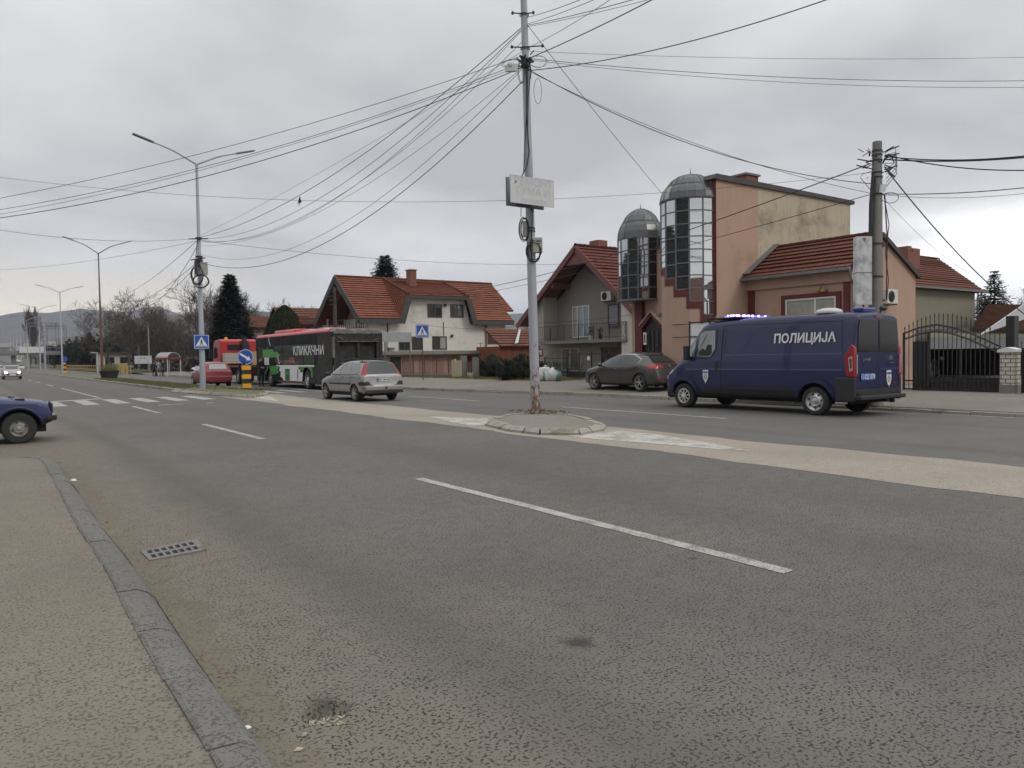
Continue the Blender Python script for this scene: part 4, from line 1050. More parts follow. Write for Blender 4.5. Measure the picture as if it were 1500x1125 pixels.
        for pl in ([(1.42, .58), (3.62, .58), (3.62, .66), (1.42, .66)],): panel(bv, pl, 'y', s_, 'side_moulding', 'plastic_black', t, off=.02, step=.2)
        seams(bv, t, [[(3.72, 2.30), (3.72, .34)], [(3.62, 2.27), (3.62, 1.49)], [(.35, 2.25), (3.62, 2.27)], [(.35, 2.25), (.30, 1.49)], [(4.55, .42), (4.62, .9), (4.9, 1.42)], [(4.55, .42), (3.72, .36)], [(1.95, .6), (1.95, .36)]] if s_ > 0 else [[(3.7, 2.2), (3.7, .4)]], w=.012)
        h = MB(); h.obox((3.86, s_*1.012, 1.20), (.055, 0, 0), (0, .015, 0), (0, 0, .13)); o = h.build('door_handle', 'plastic_black', t, world=False); md = o.modifiers.new('b', 'BEVEL'); md.width = .012
    decal_text(bv, 'ПОЛИЦИЈА', .31, 'y', 1, (1.30, 1.86), 'lettering', 'white_paint', t, bold=.008, off=.02, flip=True, sx=.94)
    decal_text(bv, 'ПОЛИЦИЈА', .31, 'y', -1, (1.5, 1.86), 'lettering', 'white_paint', t, bold=.008, off=.02, flip=False, sx=.94)
    # crest of the service: shield with crown points, dark head band, round emblem
    def crest(axis, sgn, cx, cz, s_, fl):
        S = [(0, 1.0), (.18, .9), (.34, .98), (.5, .86), (.46, .6), (.5, .1), (.42, -.25), (.3, -.5), (.14, -.72), (0, -1.0)]
        S = S+[(-x, y) for x, y in reversed(S[1:-1])]
        P = [(cx+fl*x*s_, cz+y*s_) for x, y in S]
        o = panel(bv, P, axis, sgn, 'crest', 'white_paint', t, off=.012, step=.1)
        panel(bv, [(cx+x*s_, cz+y*s_) for x, y in ((-.40, .5), (.40, .5), (.42, .72), (-.42, .72))], axis, sgn, 'crest_band', 'sign_blue', o, off=.016, step=.1)
        C = [(cx+.30*s_*math.cos(a), cz-.02*s_+.38*s_*math.sin(a)) for a in [k*math.pi/9 for k in range(18)]]
        panel(bv, C, axis, sgn, 'crest_ring', 'cloth_grey', o, off=.016, step=.1)
        C = [(cx+.20*s_*math.cos(a), cz-.02*s_+.26*s_*math.sin(a)) for a in [k*math.pi/9 for k in range(18)]]
        panel(bv, C, axis, sgn, 'crest_centre', 'white_paint', o, off=.019, step=.1)
        panel(bv, [(cx+x*s_, cz+y*s_) for x, y in ((-.08, -.18), (.08, -.18), (.1, .12), (0, .2), (-.1, .12))], axis, sgn, 'crest_eagle', 'cloth_grey', o, off=.022, step=.1)
    crest('y', 1, 4.22, .90, .19, 1); crest('y', -1, 4.22, .90, .19, 1); crest('x', -1, -.47, .86, .22, 1)
    # rear doors
    for s_ in (1, -1):
        P = [(s_*.04, 1.52), (s_*.86, 1.52), (s_*.84, 2.10), (s_*.78, 2.26), (s_*.04, 2.27)]
        panel(bv, P, 'x', -1, 'rear_window', 'dark_glass', t, off=.016)
    panel(bv, [(-.006, .5), (.006, .5), (.006, 2.3), (-.006, 2.3)], 'x', -1, 'door_gap', 'black', t, off=.018)
    panel(bv, [(-.9, .68), (.9, .68), (.9, .70), (-.9, .70)], 'x', -1, 'door_crease', 'paint_police', t, off=.02)
    panel(bv, [(-.86, 1.08), (-.05, 1.08), (-.05, 1.13), (-.86, 1.13)], 'x', -1, 'door_moulding', 'crease_highlight', t, off=.026)
    panel(bv, [(-.93, .44), (.93, .44), (.93, .66), (-.93, .66)], 'x', -1, 'bumper_face', 'plastic_black', t, off=.015)
    bp = MB(); bp.box(-.16, .06, -.98, .98, .40, .50); o = bp.build('rear_bumper', 'plastic_black', t, world=False); md = o.modifiers.new('b', 'BEVEL'); md.width = .025; md.segments = 2
    for s_ in (1, -1): bp = MB(); bp.box(-.02, .45, s_*.92, s_*1.03, .36, .93); o = bp.build('bumper_corner', 'plastic_black', t, world=False); md = o.modifiers.new('b', 'BEVEL'); md.width = .03; md.segments = 2
    plate(bv, (.48, .93), -1, t, 'П 022 078', w=.50, h=.17, m='sign_blue', tm='white_paint', off=.02)
    text_on('lettering', 'JUMPER', .075, 'chrome', t, (-.03, .52, 1.33), (0, -1, 0), (0, 0, 1), bold=.003, world=False, sx=1.25)
    e = MB(); e.bar((-.03, -.60, 1.30), (-.03, -.53, 1.36), .02, .02); e.bar((-.03, -.53, 1.36), (-.03, -.46, 1.30), .02, .02); e.bar((-.03, -.60, 1.36), (-.03, -.53, 1.42), .02, .02); e.bar((-.03, -.53, 1.42), (-.03, -.46, 1.36), .02, .02); e.box(-.035, -.02, -.63, -.43, 1.23, 1.255)
    e.build('emblem', 'chrome', t, world=False)
    e = MB(); e.box(-.035, -.02, -.78, -.62, .755, .775); e.build('badge', 'lamp_red', t, world=False)
    panel(bv, [(-.14, 2.32), (.14, 2.32), (.13, 2.36), (-.13, 2.36)], 'x', -1, 'brake_light', 'lamp_red', t, off=.02)
    # roof gear
    lb = MB(); lb.box(3.35, 4.45, -.78, .80, 2.47, 2.50); lb.bar((4.45, .5, 2.48), (4.8, .5, 2.40), .05, .03); lb.bar((4.45, -.5, 2.48), (4.8, -.5, 2.40), .05, .03); lb.build('light_bar_base', 'plastic_black', t, world=False)
    lb = MB(); lb.box(3.42, 3.72, -.74, .78, 2.50, 2.565); o = lb.build('light_bar', 'blue_lens', t, world=False); md = o.modifiers.new('b', 'BEVEL'); md.width = .02; md.segments = 2
    k = MB()
    for y0, y1 in ((.60, .80), (.34, .52), (.20, .30), (.02, .14), (-.22, -.14), (-.5, -.44)): k.ball((3.40, (y0+y1)/2, 2.535), (.03, (y1-y0)/2, .03), 10, 6)
    for x0 in (3.46, 3.54, 3.64): k.ball((x0, .79, 2.535), (.035, .025, .03), 10, 6)
    k.build('lit_blue_lamps', 'blue_core', o, smooth='all', world=False)
    k = MB(); k.box(3.395, 3.745, -.75, .806, 2.512, 2.528); k.build('light_bar_glow', 'blue_glow', o, world=False)
    d = MB(); d.lathe([(.30, 2.46), (.31, 2.49), (.27, 2.55), (.15, 2.585), (0, 2.595)], (.95, .45, 0), 'z', 24); d.build('roof_vent', 'ac_white', t, smooth='all', world=False)
    d = MB(); d.box(.12, .42, -.12, .42, 2.50, 2.565); d.box(.15, .38, -.08, .38, 2.46, 2.51); o = d.build('blue_beacon', 'blue_lens', t, world=False); md = o.modifiers.new('b', 'BEVEL'); md.width = .02; md.segments = 2
    d = MB(); d.bar((.2, -.45, 2.44), (.17, -.45, 2.53), .03, .03); d.obox((.15, -.5, 2.56), (.02, 0, .03), (0, .10, 0), (-.03, 0, .03)); d.build('work_light', 'plastic_black', t, world=False)
    panel(bv, [(-.78, 1.45), (.78, 1.45), (.70, 2.25), (-.70, 2.25)], 'x', 1, 'windshield', 'car_glass', t, off=.008)
    ub = MB(); ub.box(.3, 5.3, -.7, .7, .28, .6); ub.tube([(.3, -.5, .36), (-.12, -.5, .34)], .05, 8); ub.box(-.1, .3, -.35, -.2, .32, .42); ub.build('underbody', 'black', t, world=False)
    d = MB(); d.box(.28, .55, .80, .86, .30, .34); d.build('fuel_bracket', 'chrome', t, world=False)
    return t
# --- burnt city bus ---
def bus():
    t = thing('burnt_bus', (0, 0, 0), 'burnt out city bus, black and red with green advert, charred rear end', 'bus')
    L_, W, H = 12.0, 1.27, 2.95
    def side(mb, s_, x0, x1, z0, z1, off):
        y = s_*(W+off); q = [(x0, y, z0), (x1, y, z0), (x1, y, z1), (x0, y, z1)]
        if s_ > 0: q.reverse()
        mb.poly(q)
    b = MB()
    for x0, x1, m_ in ((0, 2.1, 1), (2.1, L_, 0)):
        b.m(m_)
        for s_ in (1, -1): b.box(x0+.002, x1-.002, s_*(W-.06), s_*W, 1.25, 2.85)            # upper side
    # lower skirt with wheel gaps
    for x0, x1 in ((.2, 3.05), (4.3, 9.0), (10.2, L_-.05)):
        for s_ in (1, -1): b.m(1 if x1 < 3.1 else 0).box(x0, x1, s_*(W-.06), s_*W, .32, 1.248)
    for x0, x1 in ((3.051, 4.299), (9.001, 10.199)):
        for s_ in (1, -1): b.m(0).box(x0, x1, s_*(W-.06), s_*W, 1.12, 1.248)
    b.m(1).box(.3, L_-.3, -W+.08, W-.08, .40, .52); b.m(0).box(L_-.08, L_, -W+.06, W-.06, .32, 1.2); b.m(1).box(2.0, 2.1, -W+.06, W-.06, .52, 2.8)
    b.build('body', ['bus_black', 'char'], t, world=False)
    r = MB(); r.prism([(-W, 2.85), (W, 2.85), (W-.02, 2.93), (W-.16, 3.02), (-W+.16, 3.02), (-W+.02, 2.93)], 'x', .62, L_-.02); r.build('roof', 'bus_red', t, smooth=True, world=False)
    r = MB(); r.prism([(-.65, 3.02), (.95, 3.02), (.88, 3.22), (-.6, 3.22)], 'x', 6.3, 9.7); o = r.build('roof_unit', 'bus_red', t, world=False); md = o.modifiers.new('b', 'BEVEL'); md.width = .09; md.segments = 3
    r = MB()
    for k in range(9): r.box(2.2+k*.45, 2.45+k*.45+.05*(k % 3), -.5, .75, 3.015, 3.05+.03*((k*7) % 4))
    r.box(2.3, 3.1, .3, .8, 3.02, 3.13); r.build('roof_hatch', 'faded_board', t, world=False)
    # burnt rear end: frame, gaping engine and window, sagging roof edge
    c = MB(); c.prism([(-W, 2.72), (W, 2.72), (W-.02, 2.86), (W-.2, 2.98), (-W+.2, 2.98), (-W+.02, 2.86)], 'x', -.05, .62); o = c.build('burnt_roof_edge', 'char_light', t, world=False); md = o.modifiers.new('b', 'BEVEL'); md.width = .06; md.segments = 2
    c = MB()
    for s_ in (1, -1): c.box(-.02, .16, s_*(W-.13), s_*(W-.0), .4, 2.72)
    c.box(-.01, .12, -W+.13, W-.13, 2.38, 2.718); c.box(.0, .1, -W+.13, W-.13, 1.12, 1.30)
    c.box(.02, .14, -W+.13, -.98, 1.30, 2.38); c.box(.02, .14, .98, W-.13, 1.30, 2.38); c.box(.03, .12, -.98, .98, 1.30, 1.46); c.box(.05, .1, -.1, .02, 1.46, 2.38); c.box(.0, .12, -W+.13, -.85, .42, 1.12)
    for y in (-.3, .25): c.bar((.05, y, .45), (.05, y+.05, 1.2), .05)
    rr = random.Random(2)
    for k in range(40):
        p = Vector((rr.uniform(.1, 1.2), rr.uniform(-1.1, 1.1), rr.uniform(.45, 1.1))); c.bar(p, p+Vector((rr.uniform(-.3, .3), rr.uniform(-.4, .4), rr.uniform(-.3, .3))), rr.uniform(.02, .09))
    c.box(.25, 1.6, -.9, .9, .42, .95); c.build('charred_frame', 'char', t, world=False)
    c = MB(); c.box(-.03, .0, -W+.2, W-.2, 2.36, 2.39); c.bar((-.04, -1.0, 2.5), (-.04, -.7, 2.38), .03); c.bar((-.04, 1.05, 2.6), (-.04, .75, 2.42), .03); c.bar((-.02, .95, 1.33), (-.02, .55, 1.33), .05); c.bar((-.02, .75, 1.33), (-.02, .75, 1.0), .05)
    for s_ in (1,): c.box(-.03, .14, s_*(W+.002), s_*(W-.05), 1.6, 2.6); c.box(-.02, .1, s_*(W+.003), s_*(W-.03), .9, 1.2)
    c.build('scorched_trim', 'char_light', t, world=False)
    c = MB(); c.box(1.95, 1.98, -W+.1, W-.1, .5, 2.8); c.build('bulkhead', 'char', t, world=False); c = MB(); c.box(.22, .24, -.98, .98, 1.46, 2.38); c.build('window_backing', 'char', t, world=False); c = MB()
    for y in (-.8, -.2, .45): c.box(1.5, 1.7, y-.2, y+.2, 1.1, 2.0)
    c.build('burnt_interior', 'char', t, world=False)
    for s_ in (1, -1):
        for (x0, x1) in ((2.5, 3.95), (4.05, 5.6), (5.7, 7.2), (7.3, 8.6)):
            w_ = MB(); side(w_, s_, x0, x1, 1.32, 2.32, .006); w_.build('side_window', 'car_glass', t, world=False)
            if x0 < 5.0 and s_ > 0: w_ = MB(); side(w_, s_, x0+.05, x1-.05, 2.14, 2.24, .012); w_.build('window_bar', 'char_light', t, world=False)
        for (x0, x1) in ((9.75, 10.1), (10.7, 11.0), (11.2, 11.5)):
            w_ = MB(); side(w_, s_, x0, x1, 1.35 if x0 < 10.5 else .75, 2.3, .006); w_.build('side_window', 'window_glass', t, world=False)
    Y = W+.01
    def P(name, m_, pts, off=.012, par=None):
        q = MB(); q.poly([(x, W+off, z) for x, z in pts]); return q.build(name, m_, par or t, world=False)
    # advert: torn green paper shapes on black, white panel low (pts run front -> rear)
    ad = P('advert_green', 'bus_green', [(10.75, 2.15), (8.85, 2.15), (8.75, 1.99), (8.05, 1.99), (7.75, 1.75), (8.15, 1.65), (8.65, 1.68), (10.75, 1.68)])
    P('advert_green', 'bus_green', [(9.65, 1.2), (8.0, 1.2), (7.85, 1.12), (8.15, 0.98), (7.9, 0.84), (8.35, 0.74), (9.35, 0.7), (9.5, 0.95)], .014)
    P('advert_green', 'bus_green', [(4.75, 1.17), (2.8, 1.17), (2.75, 0.6), (2.95, 0.6), (3.05, 0.95), (3.45, 1.13), (3.95, 1.1), (4.17, 0.9), (4.25, 0.95)], .014)
    P('advert_white', 'bus_white', [(8.4, 1.25), (8.3, 1.18), (7.7, 1.15), (7.9, 0.95), (7.6, 0.84), (7.7, 0.62), (7.3, 0.52), (7.2, 0.33), (4.3, 0.33), (4.15, 0.9), (4.6, 0.85), (4.5, 1.0), (4.8, 1.05), (4.75, 1.15), (2.6, 1.15), (2.5, 1.25)], .012)
    P('advert_panel', 'bus_greendark', [(6.9, 1.04), (6.15, 1.04), (6.15, 0.42), (6.9, 0.42)], .018)
    P('advert_stripe', 'bus_green', [(6.8, 0.88), (6.25, 0.88), (6.25, 0.74), (6.8, 0.74)], .021)
    P('notice', 'bus_white', [(10.45, 1.68), (9.6, 1.68), (9.6, 1.25), (10.45, 1.25)], .02)
    P('poster', 'lamp_red_dark', [(6.2, 1.66), (5.3, 1.66), (5.3, 1.36), (6.2, 1.36)], .02)
    P('front_corner_advert', 'bus_greendark', [(11.75, .72), (10.5, .72), (10.4, .36), (11.7, .36)], .014)
    P('bus_logo', 'bus_white', [(11.15, 1.28), (10.75, 1.28), (10.85, 1.2), (10.9, 1.1), (11.0, 1.1), (11.05, 1.2)], .016)
    P('skirt_band', 'bus_darkred', [(8.0, 0.4), (4.2, 0.4), (4.2, 0.3), (8.0, 0.3)], .016)
    mb = MB()
    for zz in ([(9.45, 2.85), (9.6, 2.7), (9.5, 2.62), (9.42, 2.5), (9.3, 2.35)], [(7.9, 1.85), (8.05, 1.65), (7.9, 1.5), (7.8, 1.3)], [(9.9, 1.15), (9.95, 1.0), (10.1, .9)]):
        for a, c_ in zip(zz, zz[1:]): mb.bar((a[0], W+.02, a[1]), (c_[0], W+.02, c_[1]), .06, .012, (0, 1, 0))
    mb.build('advert_torn_edge', 'bus_white', t, world=False)
    text_on('lettering', 'КЛИКАЧНИ', .64, 'bus_white', t, (3.35, W, 1.96), (-1, 0, 0), (0, 0, 1), bold=.008, off=.016, sx=1.22, shear=-.12, world=False)
    text_on('lettering', 'ЧОКО', .2, 'sign_black', t, (4.9, W, .74), (0, 0, 1), (1, 0, 0), bold=.01, off=.022, world=False)
    for x in (3.68, 9.6):
        for s_ in (1, -1): wheel(t, x, s_*(W-.03), .48, .28, 'steel', 'rim_dull' if x > 5 else 'rim', .56, 8)
    g = MB(); g.box(L_-.005, L_+.02, -1.15, 1.15, 1.2, 2.75); g.build('windshield', 'car_glass', t, world=False)
    for s_ in (1, -1):
        g = MB(); g.box(L_, L_+.03, s_*.75-.2, s_*.75+.2, .55, .8); g.build('headlight', 'lamp_clear', t, world=False)
    return t
# --- red recovery truck in front of the bus ---
def truck():
    t = thing('recovery_truck', (0, 0, 0), 'recovery truck with red cab and grey toolbox ahead of the burnt bus', 'truck')
    c = MB(); c.prism([(7.0, 1.0), (8.9, .55), (9.0, .6), (8.98, 1.7), (8.75, 2.75), (8.3, 2.98), (7.1, 3.02), (6.95, 2.9)], 'y', -1.22, 1.22); o = c.build('cab', 'paint_truck', t, world=False); md = o.modifiers.new('b', 'BEVEL'); md.width = .12; md.segments = 3
    for s_ in (1, -1):
        g = MB(); g.poly([(x, s_*1.225, z) for x, z in ((7.75, 1.75), (8.72, 1.7), (8.55, 2.5), (7.8, 2.5))]); g.build('side_window', 'window_glass', t, world=False)
        m = MB(); m.box(8.75, 8.9, s_*1.3, s_*1.5, 1.7, 2.4); m.build('side_mirror', 'plastic_black', t, world=False)
    g = MB(); g.box(6.94, 6.96, -.75, .75, 2.25, 2.65); g.build('rear_window', 'car_glass', t, world=False)
    g = MB(); g.box(8.97, 8.99, -1.1, 1.1, 1.75, 2.6); g.build('windshield', 'car_glass', t, world=False)
    g = MB(); g.lathe([(.12, 3.0), (.12, 3.1), (.06, 3.18), (0, 3.19)], (7.8, .6, 0), 'z', 14); g.build('beacon', 'yellow', t, world=False)
    g = MB(); g.tube([(6.75, -.35, 1.2), (6.75, -.35, 3.15)], .16, 12); g.box(6.65, 6.85, -.62, -.2, 2.3, 2.9); g.build('exhaust_stack', 'plastic_black', t, world=False)
    g = MB(); g.box(6.0, 6.7, -.35, 1.15, 1.35, 2.05); o = g.build('toolbox', 'box_grey', t, world=False)
    g = MB()
    for z in (1.5, 1.68, 1.86): g.box(5.98, 6.0, -.3, 1.1, z, z+.02)
    g.build('toolbox_slat', 'aluminium', o, world=False)
    g = MB(); g.box(6.0, 6.6, -1.2, -.4, 1.3, 2.1); g.box(5.6, 6.0, -.95, -.55, 1.2, 2.15); g.build('crane_base', 'yellow_old', t, world=False)
    g = MB(); g.box(.6, 6.7, -1.22, 1.22, 1.1, 1.2); g.box(.6, .75, -1.22, 1.22, 1.2, 1.25); g.build('flatbed', 'rust', t, world=False)
    g = MB(); g.box(.7, 8.2, -.5, .5, .55, 1.09); g.box(.6, 2.6, -1.1, 1.1, .75, 1.08); g.build('chassis', 'black', t, world=False)
    g = MB(); g.box(.55, .6, -1.15, 1.15, .65, .95); g.build('rear_bumper', 'plastic_black', t, world=False)
    g = MB(); g.box(.53, .549, -.3, .2, .74, .85); g.build('number_plate', 'white_paint', t, world=False)
    for s_ in (1, -1):
        g = MB(); g.box(.53, .549, s_*.8, s_*1.1, .72, .86); g.build('taillight', 'lamp_red', t, world=False)
        for x in (1.7, 3.0, 7.9): wheel(t, x, s_*1.2, .48, .3, 'steel', 'rim_dull', .55, 8)
    return t
# --- oncoming far cars: one small model with its parts, copied ---
def farcar(label, paint, lit, name='oncoming_car'):
    t = thing(name, (0, 0, 0), label, 'car')
    prof = dict(top=[(0, .55), (.08, .93), (.5, 1.0), (.95, 1.36), (1.4, 1.43), (2.2, 1.42), (3.05, .98), (3.9, .80), (4.1, .5)], belt=[(0, .5), (.1, .88), (3, .9), (3.9, .74), (4.1, .45)],
                wid=[(0, .72), (.3, .83), (3.5, .83), (4.1, .66)], tw=[(0, .68), (.9, .6), (2.2, .59), (3.05, .7), (4.1, .6)], bot=[(0, .3), (.4, .2), (3.7, .2), (4.1, .25)])
    b, bv = shell(prof, t, [paint, 'black', 'plastic_black'], lambda c, n: 2 if c.z < .3 else 0, [(.75, .3, .34, .5, 1.2), (3.25, .3, .34, .5, 1.2)])
    for x in (.75, 3.25):
        for s_ in (1, -1): wheel(t, x, s_*.8, .3, .18, 'cap', 'rim', .62, 7)
    panel(bv, [(-.58, 1.02), (.58, 1.02), (.5, 1.34), (-.5, 1.34)], 'x', 1, 'windshield', 'car_glass', t)
    panel(bv, [(-.55, 1.02), (.55, 1.02), (.5, 1.34), (-.5, 1.34)], 'x', -1, 'rear_window', 'car_glass', t)
    panel(bv, [(2.85, .97), (2.2, 1.34), (1.0, 1.32), (.7, .98)], 'y', 1, 'side_window', 'car_glass', t, both=True)
    panel(bv, [(-.5, .42), (.5, .42), (.5, .58), (-.5, .58)], 'x', 1, 'grille', 'plastic_black', t)
    for s_ in (1, -1):
        panel(bv, [(s_*.42, .62), (s_*.64, .62), (s_*.66, .76), (s_*.44, .74)], 'x', 1, 'headlight', 'head_glow' if lit else 'lamp_clear', t, off=.012)
        panel(bv, [(s_*.5, .72), (s_*.7, .72), (s_*.68, .88), (s_*.5, .88)], 'x', -1, 'taillight', 'lamp_red', t, off=.012)
        mirror(t, 2.75, s_*.83, .98, paint)
    plate(bv, (0, .46), 1, t, None)
    return t
# ---------------- buildings ----------------
GZ = .2
def pr(ax, C, px, py):
    p = onx(px, py, C) if ax == 'x' else ony(px, py, C); return (p.y if ax == 'x' else p.x), p.z
def rect(ax, C, a, b, c, d):
    "photo rectangle (x0,x1,y0,y1) on a wall plane -> (h0,h1,z0,z1)"
    h0, z1 = pr(ax, C, a, c); h1, z1b = pr(ax, C, b, c); _, z0 = pr(ax, C, a, d); _, z0b = pr(ax, C, b, d)
    return min(h0, h1), max(h0, h1), (z0+z0b)/2, (z1+z1b)/2
def slab(mb, ax, C0, C1, h0, h1, z0, z1):
    return mb.box(C0, C1, h0, h1, z0, z1) if ax == 'x' else mb.box(h0, h1, C0, C1, z0, z1)
def win(parent, ax, C, r, fm='white_frame', gm='window_glass', mull=(.5,), fw=.06, name='window', trans=(), sill=True, curtain=None, blind=None, label=None):
    h0, h1, z0, z1 = r
    f = MB(); o = C-.055; i = C+.02
    slab(f, ax, o, i, h0, h1, z1-fw, z1); slab(f, ax, o, i, h0, h1, z0, z0+fw)
    slab(f, ax, o, i, h0, h0+fw, z0+fw, z1-fw); slab(f, ax, o, i, h1-fw, h1, z0+fw, z1-fw)
    for m in mull: hm = lerp(h0, h1, m); slab(f, ax, o+.005, i, hm-fw*.6, hm+fw*.6, z0+fw, z1-fw)
    for m in trans: zm = lerp(z0, z1, m); slab(f, ax, o+.007, i, h0+fw, h1-fw, zm-fw*.5, zm+fw*.5)
    w_ = f.build(name, fm, parent)
    if label: w_['label'] = label
    p = MB(); slab(p, ax, C-.016, C+.01, h0+fw*.8, h1-fw*.8, z0+fw*.8, z1-fw*.8); p.build('pane', gm, w_)
    if curtain: a, b = curtain; q = MB(); slab(q, ax, C-.021, C-.0165, lerp(h0, h1, a), lerp(h0, h1, b), z0+fw, z1-fw); q.build('curtain', 'curtain', w_)
    if blind:
        n = int((z1-z0)/.07); q = MB()
        for k in range(n): z = z0+fw+.03+k*.07; slab(q, ax, C-.03, C-.018, lerp(h0, h1, blind[0])+fw, lerp(h0, h1, blind[1])-fw, z, z+.055) if z < z1-fw-.05 else None
        q.build('blind', blind[2], w_)
    if sill: s_ = MB(); slab(s_, ax, C-.14, C-.002, h0-.06, h1+.06, z0-.06, z0-.003); s_.build('sill', 'concrete', w_)
    return w_
def brickbox(name, m, parent, x0, x1, y0, y1, z0, z1, cap='concrete'):
    b = MB(); b.box(x0, x1, y0, y1, z0, z1); o = b.build(name, m, parent)
    if cap: c = MB(); c.box(x0-.07, x1+.07, y0-.07, y1+.07, z1, z1+.08); c.build('chimney_cap', cap, o)
    return o
def rod_fence(mb, a, b, z0, z1, step=.13, r=.011, rails=(), spear=False, top=None):
    a, b = Vector((*a, 0)), Vector((*b, 0)); n = max(1, int((b-a).length/step))
    for i in range(n+1):
        p = lerp(a, b, i/n); zt = top(i/n) if top else z1
        mb.tube([(p.x, p.y, z0), (p.x, p.y, zt)], r, 5)
        if spear: mb.tube([(p.x, p.y, zt-.02), (p.x, p.y, zt+.03), (p.x, p.y, zt+.12)], [.01, .022, .001], 5, False)
    for z in rails: mb.bar((a.x, a.y, z), (b.x, b.y, z), .03, .03)
def ac_unit(parent, ax, C, r, label):
    h0, h1, z0, z1 = r; hm = (h0+h1)/2; zm = (z0+z1)/2
    P = Vector((C, hm, z0)) if ax == 'x' else Vector((hm, C, z0))
    t = thing('air_conditioner', P, label, 'air conditioner')
    b = MB(); slab(b, ax, C-.36, C-.06, h0, h1, z0, z1); o = b.build('casing', 'ac_white', t); md = o.modifiers.new('b', 'BEVEL'); md.width = .02
    c = MB(); rr = (z1-z0)*.40; cc = (C-.37, hm+(h1-h0)*.12, zm) if ax == 'x' else (hm-(h1-h0)*.12, C-.37, zm)
    for q in (1, .75, .5, .25): c.lathe([(rr*q, 0), (rr*q-.012, -.006), (rr*q-.024, 0)], cc, ax, 24)
    for k in range(8): a = k*math.pi/4; d = Vector((0, math.cos(a), math.sin(a))) if ax == 'x' else Vector((math.cos(a), 0, math.sin(a))); c.bar(cc, Vector(cc)+d*rr, .012, .008)
    c.build('fan_grille', 'black_iron', o)
    c = MB(); k2 = (C-.362, cc[1], zm) if ax == 'x' else (cc[0], C-.362, zm); c.lathe([(0, 0), (rr, 0)], k2, ax, 24); c.build('fan_opening', 'dark_interior', o)
    b = MB()
    for h in (h0+.1, h1-.1): slab(b, ax, C-.38, C-.003, h-.015, h+.015, z0-.04, z0)
    b.build('bracket', 'steel_dark', t)
    return t
# ===== tall pink building with two glass towers =====
TB = thing('tower_building', (24.1, 20.2, GZ), 'tall pink and cream building with two domed glass towers on its corner', 'building')
YB, X0, XE, HT = 20.2, 24.1, 33.4, 8.45
b = MB()
b.m(0).box(X0, 26.7, YB, 22.3, 0, HT); b.m(1).box(26.7, XE, YB+.004, 24.6, 0, HT-.01); b.m(0).box(26.3, 33, 22.3, 27.2, 0, 6.5)
b.build('wall', ['wall_pink', 'wall_cream'], TB)
b = MB(); b.prism([(X0-.2, HT-.04), (X0-.05, HT+.16), (XE+.2, HT+.08), (XE+.2, HT-.08), (X0+.1, HT-.06)], 'y', YB-.1, 21.6); b.build('roof', 'dark_fascia', TB)
b = MB(); b.box(26.2, 33, 22.32, 27.3, 6.5, 6.6); b.build('roof', 'dark_fascia', TB)
b = MB(); b.box(X0-.03, X0+.0, YB-.02, YB+.2, 3.1, HT-.05); b.build('corner_band', 'dark_red', TB)
brickbox('chimney', 'brick_red', TB, 26.85, 27.65, 20.9, 21.6, HT, HT+.62, 'steel_dark')
